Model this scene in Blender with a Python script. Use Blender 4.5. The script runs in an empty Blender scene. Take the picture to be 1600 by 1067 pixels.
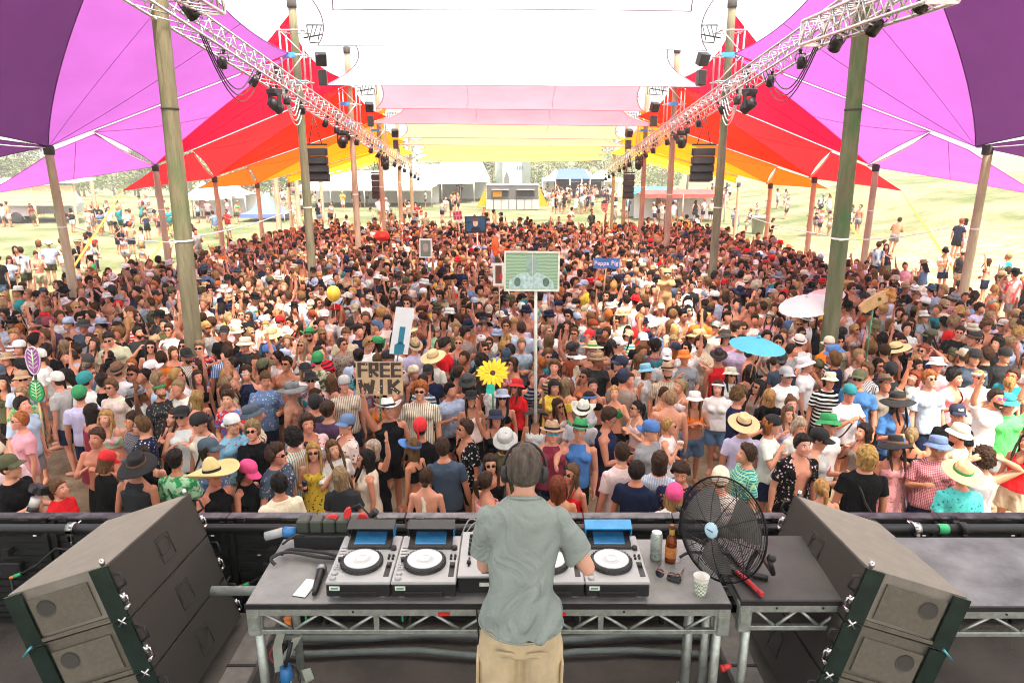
import bpy, bmesh, math, random
import numpy as np
from mathutils import Vector, Matrix, Euler
from mathutils.bvhtree import BVHTree
R = math.radians
PI = math.pi
rnd = random.Random(7)
scene = bpy.context.scene
col = scene.collection

# ------------------------------------------------------------------ camera
CAM_Z, PITCH, FPX = 5.25, R(15.2), 1090.0
cam = bpy.data.cameras.new('camera')
cam.sensor_width = 36.0
cam.lens = FPX / 1600 * 36.0
cam.clip_start, cam.clip_end = 0.05, 2000
camo = bpy.data.objects.new('camera', cam)
camo.location = (0, 0, CAM_Z)
camo.rotation_euler = (PI / 2 - PITCH, 0, 0)
col.objects.link(camo)
scene.camera = camo

# ------------------------------------------------------------------ sky, sun, exposure
SUN_EL, SUN_AZ = R(66), R(155)          # azimuth of the sun measured from +Y towards +X
world = bpy.data.worlds.new('World')
scene.world = world
world.use_nodes = True
wn = world.node_tree
bg = wn.nodes['Background']
sky = wn.nodes.new('ShaderNodeTexSky')
sky.sky_type = 'NISHITA'
sky.sun_disc = False
sky.sun_elevation = SUN_EL
sky.sun_rotation = SUN_AZ
sky.air_density = 1.0
sky.dust_density = 10.0
sky.ozone_density = 0.6
veil = wn.nodes.new('ShaderNodeMix')            # thin bright overcast, even over the whole dome
veil.data_type = 'RGBA'
veil.inputs[0].default_value = 0.55
veil.inputs[7].default_value = (2.75, 2.7, 2.6, 1)
wn.links.new(sky.outputs[0], veil.inputs[6])
wn.links.new(veil.outputs[2], bg.inputs[0])
bg.inputs[1].default_value = 0.15
sl = bpy.data.lights.new('sun', 'SUN')
sl.energy = 2.0
sl.angle = R(9)
sl.color = (1.0, 0.91, 0.78)
so = bpy.data.objects.new('sun', sl)
sd = Vector((math.sin(SUN_AZ) * math.cos(SUN_EL), math.cos(SUN_AZ) * math.cos(SUN_EL), math.sin(SUN_EL)))
so.rotation_euler = sd.to_track_quat('Z', 'Y').to_euler()
so.location = (0, 0, 60)
col.objects.link(so)
vs = scene.view_settings
vs.view_transform = 'Standard'
vs.look = 'None'
vs.gamma = 1.0
vs.use_curve_mapping = False
vs.exposure = 2.35
scene.render.engine = 'CYCLES'
cy = scene.cycles
cy.use_denoising = True
try:
    cy.denoiser = 'OPENIMAGEDENOISE'
except Exception:
    pass
cy.filter_width = 1.05
cy.max_bounces = 8
cy.diffuse_bounces = 4
cy.transmission_bounces = 6
cy.transparent_max_bounces = 12
cy.sample_clamp_indirect = 8.0
cy.caustics_reflective = cy.caustics_refractive = False

# ------------------------------------------------------------------ from the measured pixels of the photograph to points of the place
_F = Vector((0, math.cos(PITCH), -math.sin(PITCH)))
_U = Vector((0, math.sin(PITCH), math.cos(PITCH)))
def ray(px, py):
    return _F + Vector((1, 0, 0)) * ((px - 800) / FPX) - _U * ((py - 533.5) / FPX)
def on_z(px, py, z):
    d = ray(px, py)
    return Vector((0, 0, CAM_Z)) + d * ((z - CAM_Z) / d.z)
def at_y(px, py, y):
    d = ray(px, py)
    return Vector((0, 0, CAM_Z)) + d * (y / d.y)
def to_px(p):
    d = Vector(p) - Vector((0, 0, CAM_Z))
    z = d.dot(_F)
    return 800 + FPX * d.x / z, 533.5 - FPX * d.dot(_U) / z

# ------------------------------------------------------------------ object helpers
def tag(o, label=None, cat=None, group=None, kind=None):
    if label: o['label'] = label
    if cat: o['category'] = cat
    if group: o['group'] = group
    if kind: o['kind'] = kind
    return o
def empty(name, loc=(0, 0, 0), rz=0.0, label=None, cat=None, group=None):
    o = bpy.data.objects.new(name, None)
    o.empty_display_size = 0.1
    o.location = loc
    o.rotation_euler = (0, 0, rz)
    col.objects.link(o)
    return tag(o, label, cat, group)
def link(name, me, parent=None, loc=None, rot=None, mat=None):
    o = bpy.data.objects.new(name, me)
    col.objects.link(o)
    if parent: o.parent = parent
    if loc is not None: o.location = loc
    if rot is not None: o.rotation_euler = rot
    if mat and not me.materials: me.materials.append(mat)
    return o
def copy_tree(o, parent=None):
    c = o.copy()
    col.objects.link(c)
    c.parent = parent
    for ch in [x for x in o.children]:
        copy_tree(ch, c)
    return c

def frame_of(d):
    d = Vector(d).normalized()
    a = Vector((0, 0, 1)) if abs(d.z) < 0.9 else Vector((1, 0, 0))
    x = d.cross(a).normalized()
    return x, d.cross(x).normalized(), d

class MB:
    """collects shapes into one mesh"""
    def __init__(s):
        s.v, s.f, s.m, s.sm = [], [], [], []
        s.cur, s.smooth = 0, False
    def _add(s, vs, fs, smooth=None):
        b = len(s.v)
        s.v.extend([tuple(x) for x in vs])
        sm = s.smooth if smooth is None else smooth
        for f in fs:
            s.f.append([b + i for i in f]); s.m.append(s.cur); s.sm.append(sm)
        return s
    def box(s, c, size, rot=None, bev=0.0):
        hx, hy, hz = size[0] / 2, size[1] / 2, size[2] / 2
        M = rot if isinstance(rot, Matrix) else (Euler(rot).to_matrix() if rot else Matrix.Identity(3))
        c = Vector(c)
        if bev <= 0:
            P = [(-hx, -hy, -hz), (hx, -hy, -hz), (hx, hy, -hz), (-hx, hy, -hz), (-hx, -hy, hz), (hx, -hy, hz), (hx, hy, hz), (-hx, hy, hz)]
            return s._add([c + M @ Vector(p) for p in P], [(0, 3, 2, 1), (4, 5, 6, 7), (0, 1, 5, 4), (1, 2, 6, 5), (2, 3, 7, 6), (3, 0, 4, 7)])
        bev = min(bev, hx * .9, hy * .9, hz * .9)
        vs, idx = [], {}
        for sx in (-1, 1):
            for sy in (-1, 1):
                for sz in (-1, 1):
                    idx[sx, sy, sz] = len(vs)
                    vs += [(sx * hx, sy * (hy - bev), sz * (hz - bev)), (sx * (hx - bev), sy * hy, sz * (hz - bev)), (sx * (hx - bev), sy * (hy - bev), sz * hz)]
        fs = []
        for k in range(3):
            a, b = [(1, 2), (2, 0), (0, 1)][k]
            for sg in (-1, 1):
                q = []
                for (p, r) in ((-1, -1), (1, -1), (1, 1), (-1, 1)):
                    t = [0, 0, 0]; t[k] = sg; t[a] = p; t[b] = r
                    q.append(idx[tuple(t)] + k)
                fs.append(q if sg > 0 else q[::-1])
            for p in (-1, 1):
                for r in (-1, 1):
                    t0 = [0, 0, 0]; t0[a] = p; t0[b] = r; t1 = list(t0); t0[k] = -1; t1[k] = 1
                    i0, i1 = idx[tuple(t0)], idx[tuple(t1)]
                    q = [i0 + a, i1 + a, i1 + b, i0 + b]
                    fs.append(q if p * r < 0 else q[::-1])
        for (sx, sy, sz), i in idx.items():
            q = [i, i + 1, i + 2]
            fs.append(q if sx * sy * sz > 0 else q[::-1])
        return s._add([c + M @ Vector(p) for p in vs], fs)
    def tube(s, pts, r, n=8, caps=True, smooth=True):
        pts = [Vector(p) for p in pts]
        rs = r if isinstance(r, (list, tuple)) else [r] * len(pts)
        vs, fs = [], []
        px = None
        for i, p in enumerate(pts):
            d = (pts[min(i + 1, len(pts) - 1)] - pts[max(i - 1, 0)])
            if d.length < 1e-9: d = Vector((0, 0, 1))
            d.normalize()
            if px is None: x, y, _ = frame_of(d)
            else:
                x = px - d * px.dot(d)
                if x.length < 1e-6: x = frame_of(d)[0]
                x.normalize(); y = d.cross(x)
            px = x
            for k in range(n):
                a = 2 * PI * k / n
                vs.append(p + (x * math.cos(a) + y * math.sin(a)) * rs[i])
        for i in range(len(pts) - 1):
            for k in range(n):
                k2 = (k + 1) % n
                fs.append((i * n + k, i * n + k2, (i + 1) * n + k2, (i + 1) * n + k))
        s._add(vs, fs, smooth)
        if caps:
            b = len(s.v) - len(vs)
            s.f.append([b + k for k in range(n)][::-1]); s.m.append(s.cur); s.sm.append(False)
            s.f.append([b + (len(pts) - 1) * n + k for k in range(n)]); s.m.append(s.cur); s.sm.append(False)
        return s
    def lathe(s, prof, n=16, M=None, smooth=True, close=True):
        """prof: list of (r, z)"""
        M = M or Matrix.Identity(4)
        vs, fs = [], []
        for (r, z) in prof:
            for k in range(n):
                a = 2 * PI * k / n
                vs.append(M @ Vector((r * math.cos(a), r * math.sin(a), z)))
        for i in range(len(prof) - 1):
            for k in range(n):
                k2 = (k + 1) % n
                fs.append((i * n + k, i * n + k2, (i + 1) * n + k2, (i + 1) * n + k))
        s._add(vs, fs, smooth)
        if close:
            b = len(s.v) - len(vs)
            if prof[0][0] > 1e-5:
                s.f.append([b + k for k in range(n)][::-1]); s.m.append(s.cur); s.sm.append(False)
            if prof[-1][0] > 1e-5:
                s.f.append([b + (len(prof) - 1) * n + k for k in range(n)]); s.m.append(s.cur); s.sm.append(False)
        return s
    def prism(s, poly, axis_vec, org=(0, 0, 0), X=(1, 0, 0), Y=(0, 0, 1)):
        """polygon (u,v) in the plane org+u*X+v*Y extruded by axis_vec"""
        X, Y, A, org = Vector(X), Vector(Y), Vector(axis_vec), Vector(org)
        n = len(poly)
        vs = [org + X * u + Y * v for u, v in poly] + [org + X * u + Y * v + A for u, v in poly]
        fs = [list(range(n))[::-1], list(range(n, 2 * n))] + [(i, (i + 1) % n, n + (i + 1) % n, n + i) for i in range(n)]
        return s._add(vs, fs)
    def quad(s, a, b, c, d):
        return s._add([a, b, c, d], [(0, 1, 2, 3)])
    def mesh(s, name, mats):
        me = bpy.data.meshes.new(name)
        me.from_pydata(s.v, [], s.f)
        for m in (mats if isinstance(mats, (list, tuple)) else [mats]):
            me.materials.append(m)
        me.polygons.foreach_set('material_index', s.m)
        me.polygons.foreach_set('use_smooth', s.sm)
        me.update()
        return me
    def build(s, name, mats, parent=None, loc=None, rot=None):
        return link(name, s.mesh(name, mats), parent, loc, rot)

# ------------------------------------------------------------------ materials
MATS = {}
def nodes_of(name):
    m = bpy.data.materials.new(name)
    m.use_nodes = True
    nt = m.node_tree
    return m, nt, nt.nodes['Principled BSDF']
def N(nt, t, **kw):
    n = nt.nodes.new(t)
    for k, v in kw.items():
        if k.startswith('i_'):
            key = k[2:]
            n.inputs[int(key) if key.isdigit() else key.replace('_', ' ')].default_value = v
        else: setattr(n, k, v)
    return n
def mixrgb(nt, fac, a, b, mode='MIX'):
    n = nt.nodes.new('ShaderNodeMix')
    n.data_type = 'RGBA'; n.blend_type = mode
    for sock, v in ((n.inputs[0], fac), (n.inputs[6], a), (n.inputs[7], b)):
        if isinstance(v, bpy.types.NodeSocket): nt.links.new(v, sock)
        elif isinstance(v, (int, float)): sock.default_value = v
        else: sock.default_value = (*v[:3], 1)
    return n.outputs[2]
def ramp(nt, src, p0, p1, c0=(0, 0, 0), c1=(1, 1, 1)):
    n = nt.nodes.new('ShaderNodeValToRGB')
    n.color_ramp.elements[0].position, n.color_ramp.elements[1].position = p0, p1
    n.color_ramp.elements[0].color, n.color_ramp.elements[1].color = (*c0, 1), (*c1, 1)
    nt.links.new(src, n.inputs[0])
    return n.outputs[0]
def noise(nt, scale, detail=4, coord='Object', stretch=None, rough=.6):
    tc = nt.nodes.new('ShaderNodeTexCoord')
    n = N(nt, 'ShaderNodeTexNoise', i_Scale=scale, i_Detail=detail, i_Roughness=rough)
    if stretch:
        mp = nt.nodes.new('ShaderNodeMapping'); mp.inputs['Scale'].default_value = stretch
        nt.links.new(tc.outputs[coord], mp.inputs[0]); nt.links.new(mp.outputs[0], n.inputs[0])
    else: nt.links.new(tc.outputs[coord], n.inputs[0])
    return n.outputs[0]
def bump(nt, bs, h, strength=.2, dist=.02):
    b = N(nt, 'ShaderNodeBump', i_Strength=strength, i_Distance=dist)
    nt.links.new(h, b.inputs['Height']); nt.links.new(b.outputs[0], bs.inputs['Normal'])
def pm(name, c, rough=.6, metal=0.0, var=.18, scale=9.0, bmp=.12, c2=None, spec=None, stretch=None, dist=.01):
    """painted / metal / plastic / cloth surface with mottled colour, uneven gloss and fine relief"""
    if name in MATS: return MATS[name]
    m, nt, bs = nodes_of(name)
    nz = noise(nt, scale, 5, stretch=stretch)
    lo = tuple(max(0, x * (1 - var)) for x in c) if c2 is None else c2
    hi = tuple(min(1, x * (1 + var)) for x in c)
    nt.links.new(ramp(nt, nz, .3, .7, lo, hi), bs.inputs['Base Color'])
    bs.inputs['Metallic'].default_value = metal
    rr = ramp(nt, nz, .2, .8, (max(0, rough - .1),) * 3, (min(1, rough + .1),) * 3)
    nt.links.new(rr, bs.inputs['Roughness'])
    if spec is not None: bs.inputs['Specular IOR Level'].default_value = spec
    if bmp: bump(nt, bs, noise(nt, scale * 14, 3, stretch=stretch), bmp, dist)
    MATS[name] = m
    return m
def emis(name, c, strength):
    m, nt, bs = nodes_of(name)
    bs.inputs['Base Color'].default_value = (*c, 1)
    bs.inputs['Emission Color'].default_value = (*c, 1)
    bs.inputs['Emission Strength'].default_value = strength
    MATS[name] = m
    return m
def sail_mat(name, c, trans=.55):
    """stretch-tent cloth: reflects and lets light through"""
    m, nt, bs = nodes_of(name)
    nt.nodes.remove(bs)
    out = nt.nodes['Material Output']
    nz = noise(nt, .9, 3)
    cc = ramp(nt, nz, .25, .75, tuple(x * .9 for x in c), tuple(min(1, x * 1.06) for x in c))
    d = N(nt, 'ShaderNodeBsdfDiffuse'); t = N(nt, 'ShaderNodeBsdfTranslucent'); mx = N(nt, 'ShaderNodeMixShader')
    nt.links.new(cc, d.inputs[0]); nt.links.new(cc, t.inputs[0])
    b = N(nt, 'ShaderNodeBump', i_Strength=.12, i_Distance=.04)
    nt.links.new(noise(nt, 2.2, 4, stretch=(1, .35, 1)), b.inputs['Height'])
    nt.links.new(b.outputs[0], d.inputs['Normal']); nt.links.new(b.outputs[0], t.inputs['Normal'])
    mx.inputs[0].default_value = trans
    nt.links.new(d.outputs[0], mx.inputs[1]); nt.links.new(t.outputs[0], mx.inputs[2]); nt.links.new(mx.outputs[0], out.inputs[0])
    MATS[name] = m
    return m

black = pm('black plastic', (.011, .011, .012), .5, var=.3)
black_metal = pm('black powder coated steel', (.011, .011, .012), .42, .2, var=.3)
alu = pm('aluminium', (.62, .62, .62), .38, .85, var=.12, scale=20)
galv = pm('galvanised steel', (.42, .46, .42), .45, .75, var=.22, scale=30)
steel = pm('bright steel', (.6, .6, .6), .25, 1.0, var=.1)
white_plastic = pm('white plastic', (.78, .78, .76), .4, var=.05)
red_tape = pm('red tape', (.65, .03, .03), .5)
green_tape = pm('green tape', (.03, .42, .16), .5)
rope_white = pm('white rope', (.75, .74, .7), .8, scale=60)
strap_orange = pm('orange strap', (.75, .34, .05), .7, scale=40)
cable_black = pm('black rubber cable', (.015, .015, .016), .55)
# ================================================================== GROUND
def ground_z(x, y):
    z = 0.0
    t = max(0, min(1, (x - 15 - .05 * max(0, y - 20)) / 22.0))
    k = max(0, min(1, (y - 14) / 14.0))
    z += 2.9 * t * t * (3 - 2 * t) * k
    if y > 88:
        z -= 5.0 * min(1, (y - 88) / 50.0)
    z += .05 * math.sin(x * .7 + y * .23) * math.sin(y * .51 - x * .2) * (1 if y > 40 or abs(x) > 16 else .3)
    return z
def make_ground():
    xs = sorted(set([-900, -400, -200, -120] + list(np.arange(-80, 81, 2.0)) + [120, 200, 400, 900]))
    ys = sorted(set([-300, -80, -30] + list(np.arange(-10, 141, 2.0)) + [180, 260, 500, 1200]))
    vs = [(x, y, ground_z(x, y)) for y in ys for x in xs]
    nx = len(xs)
    fs = [(j * nx + i, j * nx + i + 1, (j + 1) * nx + i + 1, (j + 1) * nx + i) for j in range(len(ys) - 1) for i in range(nx - 1)]
    me = bpy.data.meshes.new('ground'); me.from_pydata(vs, [], fs)
    me.polygons.foreach_set('use_smooth', [True] * len(fs))
    m, nt, bs = nodes_of('sandy field')
    tc = N(nt, 'ShaderNodeTexCoord'); sp = N(nt, 'ShaderNodeSeparateXYZ')
    wob = noise(nt, .35, 6)
    nt.links.new(tc.outputs['Object'], sp.inputs[0])
    # bare sand under the canopy and along the trodden strip, grass elsewhere
    def math2(op, a, b):
        n = N(nt, 'ShaderNodeMath', operation=op)
        for i, v in enumerate((a, b)):
            if isinstance(v, (int, float)): n.inputs[i].default_value = v
            else: nt.links.new(v, n.inputs[i])
        return n.outputs[0]
    ax = math2('ABSOLUTE', math2('SUBTRACT', sp.outputs[0], 7.0), 0)
    wx = math2('ADD', ax, math2('MULTIPLY', wob, 6.0))
    wy = math2('ADD', sp.outputs[1], math2('MULTIPLY', wob, 8.0))
    mx = math2('GREATER_THAN', wx, 20.0)
    sm1 = N(nt, 'ShaderNodeMapRange', i_1=20.0, i_2=25.0); nt.links.new(wx, sm1.inputs[0])
    sm2 = N(nt, 'ShaderNodeMapRange', i_1=40.0, i_2=48.0); nt.links.new(wy, sm2.inputs[0])
    gmask = math2('MAXIMUM', sm1.outputs[0], sm2.outputs[0])
    gmask = math2('MULTIPLY', gmask, ramp(nt, noise(nt, .16, 5), .26, .44))
    sand = mixrgb(nt, ramp(nt, noise(nt, 1.7, 6), .35, .7), (.21, .145, .085), (.40, .32, .22))
    grass = mixrgb(nt, ramp(nt, noise(nt, 3.0, 6), .3, .7), (.062, .092, .034), (.125, .150, .062))
    grass = mixrgb(nt, ramp(nt, noise(nt, .22, 4), .4, .62), grass, (.22, .195, .125))
    c = mixrgb(nt, gmask, sand, grass)
    nt.links.new(c, bs.inputs['Base Color'])
    bs.inputs['Roughness'].default_value = .95
    bs.inputs['Specular IOR Level'].default_value = .1
    bump(nt, bs, noise(nt, 5.0, 8), .7, .12)
    me.materials.append(m)
    o = link('ground', me)
    tag(o, 'sandy trodden ground running out to pale dry grass', kind='structure')
make_ground()

# ================================================================== STAGE
FLOOR = 2.05
SX = -0.12                        # centre line of the stage
stage_black = pm('worn black stage ply', (.055, .046, .040), .65, var=.45, scale=3.0, bmp=.25)
mb = MB(); mb.box((SX, .4, FLOOR - .1), (13, 7.9, .2)); 
o = mb.build('stage_floor', stage_black); tag(o, kind='structure')
mb = MB(); mb.box((SX, 4.28, FLOOR / 2 - .1), (13, .06, FLOOR - .2))
tag(mb.build('stage_front_wall', black), kind='structure')
mb = MB(); mb.box((SX, -1.4, 9.4), (18, 6.4, .25))
tag(mb.build('stage_roof', pm('stage roof cloth', (.10, .09, .10), .8)), 'dark stage roof over the booth', kind='structure')

led_back = pm('led panel back', (.007, .008, .007), .55, var=.4, scale=14)
led_rib = pm('led panel frame', (.012, .014, .012), .45, .3, var=.3)
led_top = pm('led panel worn top edge', (.10, .10, .105), .35, .6, var=.6, scale=14, c2=(.02, .02, .02))
sticker = pm('small white sticker', (.75, .76, .72), .6)
LEDY, LEDTOP = 4.20, 2.868
def led_wall():
    root = empty('led_wall', (SX, LEDY, FLOOR), label='row of black video panels along the stage edge, seen from behind', cat='video wall')
    h = LEDTOP - FLOOR
    w = .60
    p = MB()                                   # carcass of one panel, origin at its lower middle
    p.box((0, .05, h / 2), (w - .012, .05, h - .02))
    panel_me = p.mesh('panel', led_back)
    f = MB()
    for x in (-w / 2 + .03, w / 2 - .03): f.box((x, .012, h / 2), (.03, .034, h - .03))
    for z in (.04, h / 2, h - .05): f.box((0, .014, z), (w - .1, .026, .03))
    frame_me = f.mesh('panel_frame', led_rib)
    s = MB()
    for k in range(13): s.box((0, .020, .09 + k * .052 + (.03 if k > 6 else 0)), (w - .12, .016, .008))
    rib_me = s.mesh('cooling_ribs', led_rib)
    t = MB(); t.box((0, .05, h + .004), (w - .006, .075, .016), bev=.003); t.box((.12, .012, h + .004), (.10, .018, .020)); t.box((-.2, .01, h + .002), (.05, .022, .026))
    top_me = t.mesh('top_edge', led_top)
    b = MB(); b.box((0, .0, h * .55), (.15, .05, .11), bev=.008); b.box((0, -.01, h * .72), (.05, .06, .05)); b.tube([(0, -.03, h * .5), (.03, -.07, h * .35), (.16, -.06, h * .25), (.3, -.03, h * .5)], .008, 6)
    box_me = b.mesh('power_box', black)
    st = MB(); st.box((.2, -.002, h * .86), (.022, .004, .008)); st.box((-.1, -.002, h * .68), (.02, .004, .007)); st.box((.1, .0, h * .25), (.018, .004, .007))
    st_me = st.mesh('sticker', sticker)
    for i in range(-9, 9):
        q = link('panel', panel_me, root, (i * w + w / 2, 0, 0))
        for nm, me in (('panel_frame', frame_me), ('cooling_ribs', rib_me), ('top_edge', top_me), ('power_box', box_me), ('sticker', st_me)):
            link(nm, me, q)
led_wall()

def rail():
    root = empty('guard_rail', (SX, 4.06, 2.885), label='long black scaffold tube clamped behind the video panels', cat='rail')
    mb = MB(); mb.tube([(-6, 0, 0), (6, 0, 0)], .031, 12); mb.build('tube', black_metal, root)
    for px, m in ((113, steel), (335 * .338 + 0, steel), (640, black_metal), (1430, steel), (1503, black_metal), (1240, steel)):
        x = (px - 800) / 240.0 - SX
        c = MB(); c.lathe([(.036, -.022), (.043, -.022), (.043, .022), (.036, .022)], 14, Matrix.Translation((x, 0, 0)) @ Matrix.Rotation(PI / 2, 4, 'Y'))
        c.box((x, -.03, -.045), (.03, .03, .05), bev=.005); c.tube([(x, -.03, -.06), (x, -.03, -.10)], .006, 6); c.box((x, .05, .0), (.035, .06, .04), bev=.004)
        c.build('clamp', m, root)
    x = (1472 - 800) / 240.0 - SX
    c = MB(); c.lathe([(.0325, -.032), (.0335, -.03), (.0335, .03), (.0325, .032)], 14, Matrix.Translation((x, 0, 0)) @ Matrix.Rotation(PI / 2, 4, 'Y')); c.build('tape', green_tape, root)
rail()
for k, (z, y, lab) in enumerate(((.06, 4.0, 'thick grey cable trunk on the floor along the foot of the video wall'), (.045, 3.86, 'thinner grey cable trunk on the floor, nearer the booth legs'))):
    mb = MB()
    mb.tube([(SX - 2.6 + i * .35, y + .03 * math.sin(i * 1.3 + k), FLOOR + z + .012 * math.sin(i * 2.1 + k)) for i in range(16)], .026 - .004 * k, 8)
    tag(mb.build('floor_cable', pm('grey green hose', (.10, .12, .11), .5)), lab, 'cable', 'cables along the wall foot')

# ================================================================== MAIN POLES AND OUTER POSTS
def wood_mat(name, a, b, g):
    m, nt, bs = nodes_of(name)
    streak = noise(nt, 3.0, 6, stretch=(3.0, 3.0, .35))
    c = mixrgb(nt, ramp(nt, streak, .35, .68), a, b)
    c = mixrgb(nt, ramp(nt, noise(nt, 1.3, 5, stretch=(1.6, 1.6, .45)), .50, .66), c, g)
    fine = noise(nt, 16, 5, stretch=(3, 3, .12))
    c = mixrgb(nt, ramp(nt, fine, .58, .75, (0, 0, 0), (.75, .75, .75)), c, tuple(x * .35 for x in a))
    nt.links.new(c, bs.inputs['Base Color'])
    bs.inputs['Roughness'].default_value = .85
    bump(nt, bs, fine, .5, .03)
    return m
wood_green = wood_mat('weathered pole wood, green tinge', (.14, .125, .07), (.24, .21, .13), (.09, .13, .05))
wood_green2 = wood_mat('weathered pole wood, strong green', (.10, .11, .05), (.17, .17, .10), (.03, .13, .04))
wood_pale = wood_mat('weathered pole wood, pale', (.30, .22, .145), (.44, .34, .24), (.24, .20, .12))
wood_post = wood_mat('weathered post wood, light tan', (.40, .31, .20), (.56, .45, .31), (.32, .29, .17))
PY = [13.3, 21.5, 28.2, 34.0, 39.5, 44.0]
PH = [9.7, 9.35, 9.0, 8.2, 7.5, 7.0]
ORD = ['nearest', 'second', 'third', 'fourth', 'fifth', 'farthest']
rope_dark = pm('dark rope', (.05, .045, .04), .9)
def pole(x, y, h, r0, r1, m, label, lean=(0, 0), tie=None, name='timber_pole', z0=-.3, group='timber poles of the canopy', capm=None):
    root = empty(name, (x, y, 0), label=label, cat='pole', group=group)
    mb = MB()
    n = 14
    pts, rs = [], []
    for i in range(n + 1):
        t = i / n
        pts.append((lean[0] * t + .02 * math.sin(3 * t + x), lean[1] * t + .015 * math.sin(5 * t + y), z0 + (h - z0) * t))
        rs.append((r0 + (r1 - r0) * t) * (1 + .02 * math.sin(17 * t + x * 3)))
    mb.tube(pts, rs, 16)
    mb.build('shaft', m, root)
    for z in (tie or []):
        t = (z - z0) / (h - z0)
        r = r0 + (r1 - r0) * t
        c = MB(); c.lathe([(r * 1.0, -.02), (r * 1.06, -.015), (r * 1.06, .015), (r * 1.0, .02)], 16, Matrix.Translation((lean[0] * t + .02 * math.sin(3 * t + x), lean[1] * t + .015 * math.sin(5 * t + y), z)))
        c.build('binding', rope_white if z < 5 else rope_dark, root)
    if capm:
        c = MB(); c.lathe([(r1 * 1.12, -.18), (r1 * 1.22, -.16), (r1 * 1.25, .04), (r1 * .6, .07)], 14, Matrix.Translation((lean[0], lean[1], h)))
        c.build('head_wrap', capm, root)
    return root
for s, side in ((-1, 'left'), (1, 'right')):
    for i in range(6):
        m = (wood_green if s < 0 else wood_green2) if i == 0 else wood_pale if i > 1 else wood_green
        yy = PY[i] + (.35 if s > 0 and i == 0 else 0)
        lab = '%s of the tall timber poles in the %s row%s' % (ORD[i], side, {0: ', thick and greenish', 1: ', carrying a hung loudspeaker array'}.get(i, ', bare pale wood'))
        pole(s * (6.22 + ((.13 if s < 0 else .24) if i == 0 else 0)), yy, PH[i], [.172, .135, .130, .125, .12, .115][i], [.135, .11, .105, .10, .095, .09][i], m, lab, lean=(-s * .22 if i == 0 else 0, 0), tie=[3.62] + ([6.0] if i == 0 else []), capm=rope_dark if i in (1, 2) else None)
OUT = [(12.1, 18.9, 5.35), (12.3, 24.8, 4.78), (12.3, 29.6, 4.2), (12.2, 34.2, 3.75), (12.1, 38.6, 3.6)]
for s, side in ((-1, 'left'), (1, 'right')):
    for i, (x, y, h) in enumerate(OUT):
        pole(s * x, y - (.5 if s > 0 else 0), h, [.125, .118, .112, .105, .10][i], [.105, .098, .095, .09, .088][i], wood_post,
             '%s of the short outer posts on the %s, holding the low sail corners' % (ORD[i], side), tie=[3.3] if i < 2 else None, name='outer_post', group='outer posts of the canopy', capm=rope_dark)

# ================================================================== SAILS
def bez(a, c, b, n):
    return [a * (1 - t) ** 2 + c * 2 * t * (1 - t) + b * t * t for t in [i / n for i in range(n + 1)]]
def coons(P00, P10, P11, P01, pull=(.1, .1, .1, .1), sag=0.0, n=18, m=18):
    P = [Vector(p) for p in (P00, P10, P11, P01)]
    cen = sum(P, Vector()) / 4
    def edge(a, b, k):
        if isinstance(k, Vector): return a, k, b
        mid = (a + b) / 2
        return a, mid + (cen - mid) * (2 * k), b
    e = [edge(P[0], P[1], pull[0]), edge(P[1], P[2], pull[1]), edge(P[3], P[2], pull[2]), edge(P[0], P[3], pull[3])]
    c0, d1, c1, d0 = bez(*e[0], n), bez(*e[1], m), bez(*e[2], n), bez(*e[3], m)
    vs = []
    for j in range(m + 1):
        v = j / m
        for i in range(n + 1):
            u = i / n
            p = c0[i] * (1 - v) + c1[i] * v + d0[j] * (1 - u) + d1[j] * u - (P[0] * (1 - u) * (1 - v) + P[1] * u * (1 - v) + P[3] * (1 - u) * v + P[2] * u * v)
            p = p + Vector((0, 0, -sag * 16 * u * (1 - u) * v * (1 - v)))
            vs.append(p)
    fs = [(j * (n + 1) + i, j * (n + 1) + i + 1, (j + 1) * (n + 1) + i + 1, (j + 1) * (n + 1) + i) for j in range(m) for i in range(n)]
    return vs, fs, (c0, d1, c1, d0)
hem_mat = pm('sail hem webbing', (.10, .06, .10), .8)
def sail(mat, corners, pull, sag, label, group, hem=.012, hm=None, seams=0):
    vs, fs, edges = coons(*corners, pull=pull, sag=sag)
    root = empty('shade_sail', (0, 0, 0), label=label, cat='sail', group=group)
    me = bpy.data.meshes.new('cloth'); me.from_pydata(vs, [], fs)
    me.polygons.foreach_set('use_smooth', [True] * len(fs)); me.materials.append(mat)
    link('cloth', me, root)
    mb = MB()
    for e in edges:
        if (e[0] - e[-1]).length > .05: mb.tube(e, hem, 5)
    mb.build('hem', hm or mat, root)
    if seams:
        sm = MB()
        for k in range(1, seams + 1):
            i = round(18 * k / (seams + 1))
            sm.tube([vs[j * 19 + i] - Vector((0, 0, .01)) for j in range(19)], .006, 4)
        sm.build('seam', hm or mat, root)
    return root
M_PURPLE = sail_mat('dark purple sail cloth', (.085, .024, .098), .40)
M_LAV = sail_mat('lavender sail cloth', (.38, .105, .43), .42)
M_LAV2 = sail_mat('pink lavender sail cloth', (.45, .12, .46), .40)
M_CRIM = sail_mat('crimson sail cloth', (.74, .004, .026), .56)
M_RED = sail_mat('red sail cloth', (.80, .016, .020), .56)
M_ORR = sail_mat('orange red sail cloth', (.86, .012, .002), .60)
M_ORR2 = sail_mat('bright orange red sail cloth', (.90, .075, .003), .6)
M_ORG = sail_mat('orange sail cloth', (.90, .22, .003), .55)
M_YEL = sail_mat('yellow sail cloth', (.95, .66, .03), .5)
M_WHITE = sail_mat('white sail cloth', (.84, .81, .88), .50)
M_PINK = sail_mat('pale pink sail cloth', (.95, .25, .31), .50)
M_PEACH = sail_mat('pale peach sail cloth', (.96, .40, .24), .50)
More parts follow.
